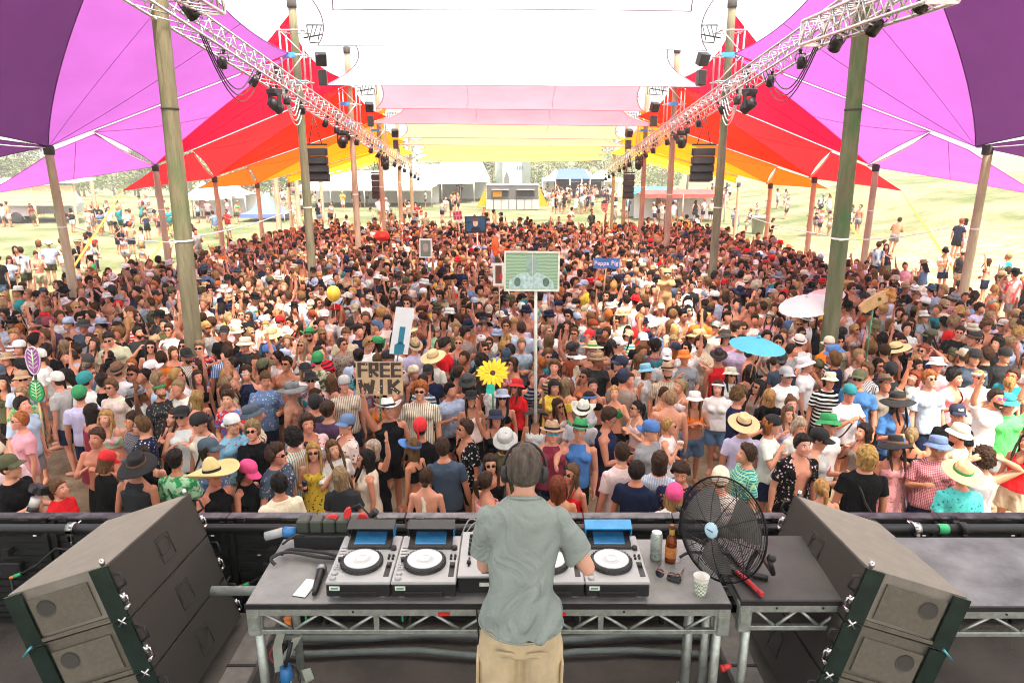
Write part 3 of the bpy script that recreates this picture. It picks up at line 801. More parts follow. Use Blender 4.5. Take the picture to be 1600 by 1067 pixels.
# ---- players and mixer
silver_top = pm('silver white control plate', (.38, .39, .39), .36, .15, var=.05, scale=10, bmp=.03)
jog_white = pm('white jog plate', (.70, .71, .71), .22, .1, var=.03, bmp=.02)
knob_black = pm('black rubber knob', (.014, .014, .015), .5)
screen_blue = pm('player screen glass', (.03, .16, .34), .08, var=.3, scale=6, bmp=0)
hood_black = pm('black sunshade board', (.015, .016, .018), .35)
hood_blue = pm('glossy blue film and screen reflection', (.02, .25, .55), .15, var=.2)
btn_grey = pm('grey button', (.38, .39, .40), .4)
label_w = pm('white paper label', (.72, .80, .72), .7, var=.2, scale=60)
W_, D_, H_ = .326, .440, .078
def player(x, lab, blue=False, hooded=True):
    root = empty('media_player', (x, TY0 + .028, TT + .018), label=lab, cat='player', group='players on the booth table')
    b = MB(); b.box((0, D_ / 2, H_ / 2 - .006), (W_, D_, H_ - .012), bev=.006); b.box((0, -.002, .018), (W_ * .60, .012, .030), bev=.004); b.box((0, -.008, .020), (.06, .006, .006)); b.build('body', black, root)
    t = MB(); t.box((0, D_ / 2 - .002, H_ + .002), (W_ + .004, D_ + .006, .018), bev=.005); t.build('top_plate', silver_top, root)
    for sx in (-1, 1):
        for y in (.05, D_ - .05):
            f = MB(); f.lathe([(.026, -.022), (.024, 0)], 14, Matrix.Translation((sx * (W_ / 2 - .045), y, 0))); f.build('foot', btn_grey, root)
    zt = H_ + .011
    J = MB(); J.lathe([(.112, zt), (.113, zt + .008), (.104, zt + .022), (.094, zt + .026), (.092, zt + .026)], 40, Matrix.Translation((-.012, .168, 0)), close=False)
    for k in range(36):
        a = 2 * PI * k / 36
        J.box((-.012 + .109 * math.cos(a), .168 + .109 * math.sin(a), zt + .014), (.006, .008, .012), rot=(0, 0, a))
    jo = J.build('jog_wheel', knob_black, root)
    J = MB(); J.lathe([(.093, zt + .026), (.090, zt + .030), (.046, zt + .031), (.045, zt + .029), (0, zt + .029)], 40, Matrix.Translation((-.012, .168, 0))); J.build('jog_plate', jog_white, jo)
    J = MB(); J.lathe([(.032, zt + .0295), (.030, zt + .031), (0, zt + .031)], 24, Matrix.Translation((-.012, .168, 0))); J.build('jog_display', pm('jog display', (.55, .57, .58), .1), jo)
    for (y, r) in ((.030, .017), (.072, .017)):
        q = MB(); q.lathe([(r, zt - .002), (r, zt + .007), (r * .8, zt + .009), (0, zt + .009)], 16, Matrix.Translation((-W_ / 2 + .030, y, 0))); q.build('play_button', btn_grey, root)
    q = MB()
    for y in (.110, .130, .150): q.lathe([(.008, zt - .002), (.008, zt + .006), (0, zt + .006)], 10, Matrix.Translation((-W_ / 2 + .022, y, 0))); q.lathe([(.008, zt - .002), (.008, zt + .006), (0, zt + .006)], 10, Matrix.Translation((-W_ / 2 + .042, y, 0)))
    tag(q.build('small_buttons', btn_grey, root), kind='stuff')
    q = MB(); q.box((-W_ / 2 + .030, .185, zt + .010), (.014, .022, .022), bev=.003); q.build('direction_lever', knob_black, root)
    q = MB()
    for k in range(4): q.box((-W_ / 2 + .026, .225 + k * .030, zt + .003), (.028, .016, .008))
    tag(q.build('loop_buttons', silver_top, root), kind='stuff')
    q = MB(); q.box((W_ / 2 - .028, .110, zt - .001), (.028, .130, .006)); q.build('tempo_slot', knob_black, root)
    q = MB(); q.box((W_ / 2 - .028, .140, zt + .008), (.022, .030, .016), bev=.003); q.build('tempo_fader', knob_black, root)
    for (dx, y) in ((.040, .205), (.018, .205), (.040, .230), (.018, .230)):
        q = MB(); q.lathe([(.007, zt - .002), (.006, zt + .012), (0, zt + .012)], 10, Matrix.Translation((W_ / 2 - dx, y, 0))); q.build('knob', knob_black, root)
    q = MB(); q.lathe([(.016, zt - .002), (.015, zt + .018), (0, zt + .018)], 16, Matrix.Translation((W_ / 2 - .028, .300, 0))); q.build('browse_knob', knob_black, root)
    # tilted screen
    tilt = R(14)
    Mx = Euler((tilt, 0, 0)).to_matrix()
    c = Vector((0, .372, zt + .020))
    s = MB(); s.box(c, (.24, .15, .022), rot=Mx, bev=.006); s.build('screen_housing', black, root)
    s = MB(); s.box(c + Mx @ Vector((0, -.005, .013)), (.17, .095, .004), rot=Mx); s.build('screen', screen_blue, root)
    if hooded:
        hm = hood_blue if blue else hood_black
        h = MB()
        p = c + Mx @ Vector((0, .085, .06))
        h.box(c + Mx @ Vector((0, .078, .032)), (.25, .010, .066), rot=Mx)
        h.box(c + Mx @ Vector((0, .045, .064)), (.26, .075, .008), rot=Mx)
        h.build('sunshade', hm, root)
        for sx in (-1, 1):
            w = MB(); w.box(c + Mx @ Vector((sx * .126, .045, .032)), (.006, .070, .058), rot=Mx); w.build('shade_cheek', hm if blue else hood_blue if sx > 0 else hm, root)  # blue right cheek on black shades is the screen's reflection put into the colour
    l = MB(); l.box((-W_ / 2 + .045, -.0045, .055), (.052, .004, .022)); l.build('label', label_w, root)
    l = MB(); l.box((-W_ / 2 + .045, -.007, .055), (.036, .002, .010)); l.build('label_print', pm('green print', (.10, .35, .22), .6), root)
    return root
XS = [-.945 + W_ / 2, -.612 + W_ / 2, .040 + W_ / 2, .373 + W_ / 2]
player(XS[0], 'silver media player at the left end of the booth table')
player(XS[1], 'silver media player second from the left, next to the mixer')
player(XS[2], 'silver media player half hidden behind the elbow at the booth')
player(XS[3], 'silver media player on the right under a glossy blue sunshade', True)
def mixer():
    x = -.122
    root = empty('dj_mixer', (x, TY0 + .060, TT + .015), label='silver mixer between the players, half hidden by the person', cat='mixer')
    w = .315
    b = MB(); b.box((0, .22, .045), (w, .43, .088), bev=.006); b.build('body', black, root)
    t = MB(); t.box((0, .22, .094), (w + .002, .435, .014), bev=.004); t.build('top_plate', silver_top, root)
    zt = .101
    for c in range(4):
        xx = -.105 + c * .07
        f = MB(); f.box((xx, .13, zt), (.010, .085, .004)); f.build('fader_slot', knob_black, root)
        f = MB(); f.box((xx, .115 + .02 * ((c * 7) % 3), zt + .010), (.022, .016, .018), bev=.003); f.build('fader', knob_black, root)
        for k in range(5):
            q = MB(); q.lathe([(.011, zt - .001), (.010, zt + .018), (.006, zt + .020), (0, zt + .020)], 12, Matrix.Translation((xx, .205 + k * .042, 0))); q.build('knob', knob_black, root)
    f = MB(); f.box((0, .035, zt + .002), (.07, .012, .004)); f.build('crossfader_slot', knob_black, root)
    f = MB(); f.box((.01, .035, zt + .010), (.014, .024, .016), bev=.003); f.build('crossfader', knob_black, root)
    l = MB(); l.box((-.02, -.0, .055), (.05, .004, .020)); l.build('label', label_w, root)
mixer()
# cables behind the gear
def cable(pts, r, lab, m=cable_black, group='cables on the booth table'):
    pts = [Vector(p) for p in pts]
    out = []
    for i in range(len(pts) - 1):
        p0, p1, p2, p3 = pts[max(i - 1, 0)], pts[i], pts[i + 1], pts[min(i + 2, len(pts) - 1)]
        for k in range(6):
            t = k / 6
            out.append(.5 * ((2 * p1) + (p2 - p0) * t + (2 * p0 - 5 * p1 + 4 * p2 - p3) * t * t + (3 * p1 - p0 - 3 * p2 + p3) * t ** 3))
    out.append(pts[-1])
    mb = MB(); mb.tube(out, r, 7)
    return tag(mb.build('cable', m), lab, 'cable', group)
Z = TT + .014
cable([on_z(430, 882, Z), on_z(424, 872, Z + .03), on_z(450, 862, Z + .03), on_z(500, 870, Z + .02), on_z(530, 872, Z)], .010, 'thick black cable looping across the left end of the table')
cable([on_z(440, 866, Z), on_z(455, 858, Z + .04), on_z(500, 862, Z + .03), on_z(545, 872, Z)], .009, 'second black cable behind the loop on the left table end')
cable([on_z(441, 850, Z + .06), on_z(462, 836, Z + .1), on_z(480, 838, Z + .06)], .007, 'thin black lead rising to the power box')
cable([on_z(1062, 870, Z), on_z(1080, 862, Z + .02), on_z(1110, 864, Z), on_z(1130, 850, Z)], .009, 'black cable on the table behind the fan foot')
cable([(-.18, TY0 - .01, TT - .02), (-.17, TY0 - .03, TT - .25), (-.20, TY0 + .02, TT - .6)], .004, 'thin black lead hanging down in front of the table frame')
for k in range(5):
    cable([(-.30 + k * .01, TY1 - .12, TT + .06), (-.24 + k * .03, TY1 - .05, TT + .16 - k * .02), (-.14 + k * .02, TY1 - .06, TT + .10)], .004, '%s thin grey lead arching behind the mixer' % nth(k + 1), pm('grey lead', (.35, .35, .36), .5))
# power box with six modules
root = empty('power_box', (-1.02, TY1 - .06, TT), label='black power box with a row of six square modules on the table', cat='power box')
b = MB(); b.box((0, 0, .045), (.46, .12, .09), bev=.006); b.build('case', black, root)
for k in range(6):
    m = MB(); m.box((-.185 + k * .076, .02, .125), (.072, .09, .075), bev=.008); m.build('module', pm('dark olive module', (.045, .055, .042), .5), root)
cn = MB(); cn.tube([(-.23, 0, .08), (-.30, -.01, .09)], .03, 12); cn.build('blue_connector', pm('blue connector', (.03, .18, .45), .4), root)
cn = MB(); cn.tube([(-.30, -.01, .09), (-.40, -.03, .07)], .026, 12); cn.build('grey_connector', pm('grey connector', (.35, .37, .38), .4), root)
for k, (px, py, rz, lab) in enumerate(((518, 811, .3, 'crumpled red tag at the left on the power box'), (543, 803, 1.2, 'upright red tag on the power box'), (567, 810, -.4, 'red tag at the right end of the power box'))):
    p = at_y(px, py, TY1 - .05)
    mb = MB()
    pts = [(math.cos(a) * (.035 + .008 * math.sin(3 * a + k)), math.sin(a) * .022) for a in [i * PI / 4 for i in range(8)]]
    mb.prism(pts, (0, .012, .006), X=(math.cos(rz), 0, math.sin(rz)), Y=(-math.sin(rz), .2, math.cos(rz)))
    tag(mb.build('red_tag', red_tape, loc=p), lab, 'tag', 'red tags')
root = empty('gooseneck_lamp', at_y(592, 850, TY1 - .02), label='black gooseneck lamp arching above the rail by the power box', cat='lamp')
g = MB(); g.tube([(-.02, 0, -.1), (-.045, 0, .06), (-.03, 0, .17), (-.10, 0, .26), (-.18, .0, .22)], .006, 8); g.build('neck', black, root)
g = MB(); g.tube([(-.045, 0, .17), (-.005, 0, .22)], [.016, .022], 10); g.tube([(.0, 0, .17), (.04, 0, .02), (.07, 0, -.1)], .006, 6); g.build('lamp_head', black, root)
# phone, microphone
p = on_z(478, 919, TT + .001)
root = empty('phone', p, R(-12), 'white phone lying face down at the left table end', 'phone')
b = MB(); b.box((0, 0, .004), (.072, .148, .008), bev=.003); b.build('body', white_plastic, root)
b = MB(); b.box((0, 0, .0005), (.076, .152, .003), bev=.001); b.build('case_rim', black, root)
p = on_z(491, 928, TT + .022); q = on_z(503, 886, TT + .024)
root = empty('microphone', p, label='black handheld microphone lying beside the white phone', cat='microphone')
d = q - p
b = MB(); b.tube([(0, 0, 0), d * .08, d * .12, d * .8, d * .84], [.012, .013, .017, .022, .024], 14); b.build('handle', black_metal, root)
b = MB(); b.tube([d * .84, d * .88, d * .95, d * 1.03, d * 1.06], [.024, .029, .030, .022, .006], 14); b.build('grille', pm('microphone mesh', (.30, .31, .32), .4, .8, scale=120), root)
# drinks
p = on_z(1024, 873, TT)
root = empty('drinks_can', p, label='tall pale green drinks can standing on the right of the table', cat='can')
b = MB(); b.lathe([(.0, 0), (.026, 0), (.033, .01), (.033, .150), (.027, .166)], 20, close=False); b.build('body', pm('pale green can print', (.46, .55, .50), .3, .4, var=.35, scale=18), root)
b = MB(); b.lathe([(.027, .166), (.028, .169), (.025, .167), (.0, .166)], 20, close=False); b.build('lid', alu, root)
p = on_z(1047, 877, TT)
root = empty('beer_bottle', p, label='brown glass bottle with a gold neck label', cat='bottle')
m, nt, bs = nodes_of('brown glass'); bs.inputs['Base Color'].default_value = (.32, .06, .01, 1); bs.inputs['Roughness'].default_value = .06; bs.inputs['Transmission Weight'].default_value = .6; bs.inputs['IOR'].default_value = 1.45
b = MB(); b.lathe([(0, 0), (.029, 0), (.031, .01), (.031, .125), (.026, .150), (.0145, .172), (.0135, .215), (.0155, .217), (.0155, .228), (.011, .228)], 20); b.build('glass', m, root)
b = MB(); b.lathe([(.0316, .035), (.0318, .036), (.0318, .100), (.0316, .101)], 20, close=False); b.build('label', pm('bottle label', (.55, .20, .05), .5, var=.5, scale=30), root)
b = MB(); b.lathe([(.0150, .172), (.0155, .175), (.0148, .205)], 20, close=False); b.build('neck_label', pm('gold foil', (.70, .48, .10), .35, .6), root)
p = on_z(1094, 928, TT)
root = empty('paper_cup', p, label='white patterned paper cup at the right table end', cat='cup')
m, nt, bs = nodes_of('patterned paper cup'); tc = N(nt, 'ShaderNodeTexCoord'); v = N(nt, 'ShaderNodeTexChecker', i_Scale=90); nt.links.new(tc.outputs['Object'], v.inputs[0]); nt.links.new(mixrgb(nt, v.outputs['Fac'], (.74, .78, .66), (.28, .36, .26)), bs.inputs['Base Color'])
b = MB(); b.lathe([(0, .0), (.027, 0), (.030, .02), (.038, .085)], 24, close=False); b.build('wall', m, root)
b = MB(); b.lathe([(.038, .085), (.040, .108), (.042, .110), (.039, .107), (.028, .01), (0, .01)], 24, close=False); b.build('rim', CUPW if 'CUPW' in globals() else pm('paper cup', (.82, .81, .76), .7), root)
p = on_z(1040, 903, TT + .004)
root = empty('sunglasses', p, R(-28), 'dark sunglasses lying open on the table', 'sunglasses')
for sx in (-1, 1):
    b = MB(); b.lathe([(0, 0), (.024, 0), (.024, .003), (0, .003)], 16, Matrix.Translation((sx * .032, 0, .022)) @ Matrix.Rotation(R(70), 4, 'X')); b.build('lens', pm('dark lens', (.02, .025, .05), .06), root)
    b = MB(); b.tube([(sx * .058, .0, .03), (sx * .066, .06, .012), (sx * .064, .13, .004)], .003, 6); b.build('temple', pm('rose metal frame', (.45, .22, .16), .35, .6), root)
b = MB(); b.tube([(-.056, 0, .036), (-.01, -.004, .032), (.01, -.004, .032), (.056, 0, .036)], .003, 6); b.build('bridge', MATS['rose metal frame'], root)
p = on_z(1053, 904, TT + .012)
mb = MB(); mb.box((0, 0, 0), (.075, .04, .022), rot=(0, 0, -.5), bev=.008); mb.box((.02, .01, .012), (.03, .03, .01), rot=(.2, 0, .3), bev=.003)
tag(mb.build('cloth_pouch', pm('black pouch', (.02, .02, .022), .7), loc=p), 'small crumpled black pouch beside the sunglasses', 'pouch')
# under-table bits
p = at_y(450, 972, 3.35)
root = empty('orange_plug', p, label='orange cup hanging under the left table end', cat='cup'); b = MB(); b.lathe([(.020, .03), (.017, -.03), (.012, -.045), (0, -.045)], 14); b.build('cup_shell', pm('orange plastic', (.80, .22, .03), .5), root); b = MB(); b.lathe([(.0205, .022), (.0225, .026), (.0225, .031), (.0205, .032)], 14, close=False); b.build('rim', MATS['orange plastic'], root)
for k, (pts, lab) in enumerate(((((440, 985), (433, 1010), (436, 1042)), 'left'), (((465, 995), (450, 1020), (446, 1030)), 'middle'), (((478, 1045), (484, 1062), (478, 1066)), 'lower'))):
    mb = MB(); P3 = [at_y(a, b, 3.3 + .02 * k) for a, b in pts]
    w = Vector((.022, .01, 0)); P4 = P3 + [P3[-1] + (P3[-1] - P3[-2]) * .2]
    for i in range(len(P4) - 1):
        mb._add([P4[i] - w, P4[i] + w, P4[i + 1] + w, P4[i + 1] - w, P4[i] - w + Vector((0, .004, 0)), P4[i] + w + Vector((0, .004, 0)), P4[i + 1] + w + Vector((0, .004, 0)), P4[i + 1] - w + Vector((0, .004, 0))], [(0, 1, 2, 3), (7, 6, 5, 4), (0, 4, 5, 1), (2, 6, 7, 3), (0, 3, 7, 4), (1, 5, 6, 2)])
    tag(mb.build('ribbon', pm('grey green tape ribbon', (.36, .40, .33), .6)), '%s strip of loose grey tape dangling under the left table end' % lab, 'ribbon', 'loose tape strips')
p = at_y(447, 1052, 3.3)
root = empty('blue_connector', p, label='blue round power connector hanging low under the table', cat='connector'); b = MB(); b.lathe([(.030, .05), (.034, 0), (.040, -.03), (.034, -.035), (0, -.03)], 16); b.build('shell', MATS['blue connector'], root); b = MB(); b.tube([(0, 0, .05), (.02, 0, .11), (.04, .02, .2)], .012, 8); b.build('lead', cable_black, root)
for k in range(4):
    cable([at_y(425 + 8 * k, 1000, 3.4), at_y(412 + 10 * k, 1025, 3.38), at_y(430 + 12 * k, 1050, 3.36), at_y(420 + 16 * k, 1080, 3.3)], .006, '%s tangled lead below the left table end' % nth(k + 1), [cable_black, pm('dull red lead', (.35, .05, .06), .5), pm('grey lead', (.35, .35, .36), .5), cable_black][k], 'leads under the table')

# ---- speaker stacks
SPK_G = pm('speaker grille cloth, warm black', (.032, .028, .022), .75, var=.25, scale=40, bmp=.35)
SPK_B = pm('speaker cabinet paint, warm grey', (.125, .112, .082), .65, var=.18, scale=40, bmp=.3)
SPK_T = pm('speaker cabinet top, dusty grey', (.22, .20, .165), .7, var=.15, scale=12, bmp=.25)  # cabinet paint lightened for the light falling on the top
SPK_P = pm('speaker rigging plate, green black', (.010, .024, .017), .4, .3, var=.35, scale=12)
def speaker_stack(s, dx, dy, label):
    ex, ey, ez = Vector((-.028, .994, -.105)), Vector((-.952, -.058, -.300)), Vector((-.304, .092, .948))
    ex, ey, ez = [v.normalized() for v in (ex, ey, ez)]
    B0 = Vector((-2.018, 3.052, 3.27))
    def Wp(u, v, w):
        p = B0 + ex * u + ey * v + ez * w
        return Vector(((2 * SX - p.x) if s > 0 else p.x, p.y, p.z)) + Vector((dx, dy, 0))
    base = Wp(.48, .25, -.9)
    root = empty('speaker_stack', (base.x, base.y, base.z), label=label, cat='speaker', group='speaker stacks beside the booth')
    L = lambda u, v, w: Wp(u, v, w) - base
    Wd, Dp, h = .97, .545, .30
    def hexa(mb, u0, u1, v0, v1, w0, w1, taper=0.0):
        P = []
        for w in (w0, w1):
            for (u, v) in ((u0, v0), (u1, v0), (u1 - taper, v1), (u0 + taper, v1)): P.append(L(u, v, w))
        F = [(0, 1, 2, 3), (7, 6, 5, 4), (0, 4, 5, 1), (1, 5, 6, 2), (2, 6, 7, 3), (3, 7, 4, 0)]
        if s < 0: F = [f[::-1] for f in F]
        mb._add(P, F, False)
    def tube(mb, pts, r, n=8): mb.tube([L(*p) for p in pts], r, n)
    for k in range(3):
        w1 = -k * h - .004; w0 = w1 - h + .008
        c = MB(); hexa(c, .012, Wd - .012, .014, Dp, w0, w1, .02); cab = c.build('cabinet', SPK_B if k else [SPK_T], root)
        g = MB(); hexa(g, .010, Wd - .010, -.006, .012, w0 + .004, w1 - .002); g.build('grille', SPK_G, cab)
        # side skin with a round port: panel around a recess
        for u in (.0075, Wd - .0075):
            out = -1 if u < .5 else 1
            pnl = MB()
            ua, ub = (u - .004, u + .004)
            hexa(pnl, ua, ub, .13, Dp - .10, w0 + .05, w1 - .05)
            pnl.build('side_panel', SPK_B, cab)
            pr = MB(); cc = (Dp - .175, (w0 + w1) / 2 + .03)
            N_ = 18
            pts0 = [L(u + out * .006, cc[0] + .040 * math.cos(a), cc[1] + .040 * math.sin(a)) for a in [2 * PI * i / N_ for i in range(N_)]]
            pts1 = [L(u + out * .009, cc[0] + .047 * math.cos(a), cc[1] + .047 * math.sin(a)) for a in [2 * PI * i / N_ for i in range(N_)]]
            pr._add(pts0 + pts1, [(i, (i + 1) % N_, N_ + (i + 1) % N_, N_ + i) for i in range(N_)], True); pr._add(pts0, [list(range(N_))], False)
            pr.build('grip_recess', pm('dark recess', (.05, .046, .038), .7), cab)
            for (va, vb) in ((.0, .095), (Dp - .085, Dp + .004)):
                pl = MB(); hexa(pl, u - .007, u + .007, va, vb, w0 + .001, w1 - .001); pl.build('rigging_plate', SPK_P, cab)
            tr = MB(); hexa(tr, u - .006, u + .006, .096, Dp - .086, w0 + .012, w0 + .030); tr.build('trim_strip', SPK_B, cab)
            # handles and pins at the grille edge
            hd = MB(); tube(hd, [(u, -.006, w1 - .05), (u, -.045, w1 - .06), (u, -.048, w1 - .12), (u, -.006, w1 - .135)], .008, 8); hd.build('handle', black_metal, cab)
            pn = MB(); tube(pn, [(u, -.012, w1 - .16), (u, -.012, w1 - .20)], .013, 8); tube(pn, [(u - .02, -.016, w1 - .235), (u + .02, -.016, w1 - .235)], .009, 8); tube(pn, [(u, -.01, w1 - .17), (u, -.03, w1 - .18), (u, -.03, w1 - .22)], .005, 6); pn.build('pin', steel, cab)
        # emblem: raised square frame with a half round in it
        em = MB()
        uc, wc = Wd * .52, (w0 + w1) / 2
        q = .072
        for (a, b) in (((-q, -q), (q, -q)), ((q, -q), (q, q)), ((q, q), (-q, q)), ((-q, q), (-q, -q))):
            tube(em, [(uc + a[0], -.0075, wc + a[1]), (uc + b[0], -.0075, wc + b[1])], .003, 5)
        arc = [(uc - q * .85 + .0, -.0075, wc + q * .75)] + [(uc + q * .15 + q * .62 * math.sin(t), -.0075, wc + q * .22 - q * .60 * -math.cos(t) - q * .0) for t in [i * PI / 8 for i in range(9)]] + [(uc - q * .85, -.0075, wc - q * .38)]
        tube(em, arc + [arc[0]], .003, 5)
        em.build('emblem', pm('embossed emblem', (.018, .016, .015), .6), cab)
        if k == 0:
            for u in (.012, Wd - .012):
                b = MB(); ell_ = [(u, .02, .0), (u, .02, .018), (u, .02, .036)]; b.tube([L(*p) for p in ell_], [.010, .015, .009], 10); b.build('top_pin', steel, cab)
        else:
            for u in (-.006, Wd + .006):
                b = MB(); tube(b, [(u, .01, w1 + .02), (u, .06, w1 - .02)], .006, 6); tube(b, [(u, .05, w1 + .02), (u, .02, w1 - .02)], .006, 6); b.build('link_pin', steel, cab)
                b = MB(); tube(b, [(u, Dp - .03, w1 + .02), (u, Dp + .03, w1 - .02)], .007, 6); b.build('link_lever', pm('aqua steel', (.10, .42, .45), .35, .5), cab)
    return root
speaker_stack(-1, 0, 0, 'tilted stack of three grey brown speakers on the left of the booth')
speaker_stack(1, -.02, -.02, 'tilted stack of three grey brown speakers on the right of the booth')
plinth = pm('scuffed brown grey plinth', (.085, .076, .066), .6, var=.3, scale=7)
for s, lab in ((-1, 'left'), (1, 'right')):
    xc = 2 * SX * (s > 0)
    X = lambda x: (xc - x) if s > 0 else x
    root = empty('speaker_plinth', (X(-2.05), 3.1, FLOOR), label='scuffed box under the %s speaker stack' % lab, cat='box', group='boxes under the speakers')
    b = MB(); b.box((0, 0, .11), (1.05, 1.9, .22), bev=.012); b.build('case', plinth, root)
    b = MB(); b.box((-s * .43, .0, .228), (.17, 1.9, .016), bev=.006); b.build('top_lip', pm('plinth edge, worn', (.16, .15, .14), .5, var=.35, scale=9), root)
    b = MB(); b.box((-s * .43, .42, .238), (.172, .02, .006)); b.build('joint_strip', black, root)

# ---- fan
def fan():
    c = at_y(1127, 826, 3.30)
    nrm = Vector((-.80, -.55, .22)).normalized()
    root = empty('pedestal_fan', (c.x + .10, c.y + .06, TT), label='black wire cage fan with a pale blue badge at the right table end', cat='fan')
    x, y, z = frame_of(nrm); 
    x = Vector((0, 0, 1)).cross(nrm).normalized(); y = nrm.cross(x)
    Mx = Matrix((x, y, nrm)).transposed().to_4x4(); Mx.translation = c - root.location
    T = lambda p: Mx @ Vector(p)
    wire = pm('black fan wire', (.014, .014, .015), .4, .3)
    def cage(depth, nring, name, nrad):
        m = MB()
        for k in range(nring):
            t = .14 + .86 * k / (nring - 1)
            r = .272 * t
            zz = depth * (1 - t ** 2.6)
            m.tube([T((r * math.cos(a), r * math.sin(a), zz)) for a in [2 * PI * i / 40 for i in range(41)]], .0016 if k < nring - 1 else .006, 4, caps=False)
        for k in range(nrad):
            a = 2 * PI * k / nrad
            m.tube([T((.272 * t * math.cos(a), .272 * t * math.sin(a), depth * (1 - t ** 2.6))) for t in [.1 + .9 * i / 8 for i in range(9)]], .0026, 4)
        tag(m.build(name, wire, root))
    cage(.085, 26, 'front_grille', 10); cage(-.10, 9, 'rear_grille', 8)
    b = MB(); b.lathe([(0, .094), (.036, .092), (.042, .084), (.042, .078)], 20, Mx); b.build('badge', pm('pale blue badge', (.42, .62, .74), .35), root)
    b = MB(); b.box(T((0, 0, .0945)), (.036, .004, .010), rot=Mx.to_3x3()); b.build('badge_lettering', pm('dark badge print', (.05, .08, .15), .5), root)
    bl = pm('grey fan blade', (.16, .15, .14), .45)
    for k in range(3):
        a0 = 2 * PI * k / 3 + .4
        m = MB(); vs, fs = [], []
        nr, na = 6, 6
        for side in (0, 1):
            for i in range(nr + 1):
                r = .05 + .18 * i / nr
                for j in range(na + 1):
                    a = a0 + (-.50 + 1.0 * j / na) * (.65 + .55 * math.sin(PI * (i / nr) * .7)) + .25 * i / nr
                    vs.append(T((r * math.cos(a), r * math.sin(a), .028 * (j / na - .5) * 2 + (.004 if side else 0))))
        o = (nr + 1) * (na + 1)
        for i in range(nr):
            for j in range(na):
                q = [i * (na + 1) + j, (i + 1) * (na + 1) + j, (i + 1) * (na + 1) + j + 1, i * (na + 1) + j + 1]
                fs.append(q); fs.append([o + t for t in q[::-1]])
        m._add(vs, fs, True); m.build('blade', bl, root)
    b = MB(); b.lathe([(.0, .03), (.045, .028), (.05, -.03), (.06, -.06), (.065, -.17), (.04, -.20), (0, -.20)], 20, Mx); b.build('motor', pm('taupe motor shell', (.14, .12, .10), .4), root)
    f0 = Vector((.02, .0, 0))
    b = MB(); b.tube([T((.285, -.02, -.02)), T((.31, -.10, -.05)), Vector((.12, -.02, .14)), Vector((.06, -.06, .05)), Vector((.05, -.10, .02))], .013, 10); b.tube([T((-.285, -.02, -.02)), T((-.30, -.16, -.06)), Vector((-.02, .10, .04)), Vector((.02, .12, .015))], .012, 10); b.build('yoke', black_metal, root)
    b = MB(); b.tube([Vector((.05, -.16, .014)), Vector((.06, -.05, .016)), Vector((.02, .16, .014))], .014, 10); b.tube([Vector((-.1, -.02, .014)), Vector((.06, -.06, .016)), Vector((.16, -.10, .014))], .014, 10); b.build('foot', black_metal, root)
    for sx in (-1, 1):
        k = MB(); k.lathe([(.018, 0), (.018, .03), (0, .032)], 12, Mx @ Matrix.Translation((sx * .285, -.02, -.02)) @ Matrix.Rotation(sx * PI / 2, 4, 'Y')); k.build('tilt_knob', black, root)
fan()
p = on_z(1150, 892, TT + .02); q = on_z(1186, 924, TT + .02)
mb = MB(); mb.tube([p, p + (q - p) * .5 + Vector((0, 0, .004)), q], .013, 10); mb.tube([q, q + (q - p) * .15], [.016, .012], 10)
tag(mb.build('red_tube', pm('red rubber', (.60, .03, .03), .45)), 'red rubber tube lying behind the fan foot', 'tube')
p = at_y(1136, 1043, 3.0)
root = empty('red_torch', p, label='small red torch lying low at the right table leg', cat='torch'); b = MB(); b.tube([(-.02, 0, 0), (.02, .01, .008)], [.016, .012], 12); b.build('barrel', MATS['red rubber'], root); b = MB(); b.tube([(-.032, -.002, -.002), (-.02, 0, 0)], [.019, .017], 12); b.build('torch_head', MATS['red rubber'], root)
# gear hanging on the wall
for k, (px, py, lab) in enumerate(((22, 900, 'green and orange plug on the video wall at the far left'), (378, 915, 'green and orange plug on the video wall beside the left speakers'))):
    p = at_y(px, py, 4.12)
    root = empty('cable_plug', p, label=lab, cat='plug', group='plugs on the video wall')
    b = MB(); b.tube([(.05, 0, .02), (0, 0, 0)], .012, 8); b.build('green_sleeve', green_tape, root)
    b = MB(); b.tube([(0, 0, 0), (-.03, 0, -.012)], .010, 8); b.build('orange_tip', pm('orange plastic', (.80, .22, .03), .5), root)
    b = MB(); b.tube([(.05, 0, .02), (.16, .01, .08), (.3, .02, .2), (.42, .03, .18)], .007, 6); b.build('lead', cable_black, root)
# ================================================================== PEOPLE
COLS = dict(white=(.80, .80, .78), cream=(.76, .69, .52), offwhite=(.66, .63, .56), black=(.007, .007, .008), charcoal=(.030, .033, .035), grey=(.27, .28, .29), silver=(.50, .50, .50),
            navy=(.012, .019, .055), slate=(.06, .09, .13), blue=(.07, .19, .48), denim=(.13, .22, .38), lightblue=(.45, .56, .72), sky=(.22, .55, .75), teal=(.02, .26, .30), aqua=(.10, .62, .60),
            green=(.03, .30, .10), mint=(.38, .70, .42), lime=(.12, .80, .18), sage=(.46, .48, .33), olive=(.085, .09, .04), yellow=(.80, .58, .06), orange=(.80, .20, .02), red=(.66, .015, .02),
            maroon=(.22, .03, .05), rust=(.48, .17, .07), pink=(.78, .36, .40), palepink=(.80, .64, .61), hotpink=(.80, .07, .26), lilac=(.58, .54, .74), purple=(.16, .08, .20), plum=(.09, .045, .09),
            brown=(.16, .08, .04), tan=(.46, .31, .18), beige=(.58, .48, .34), straw=(.74, .56, .28), taupe=(.32, .26, .22))
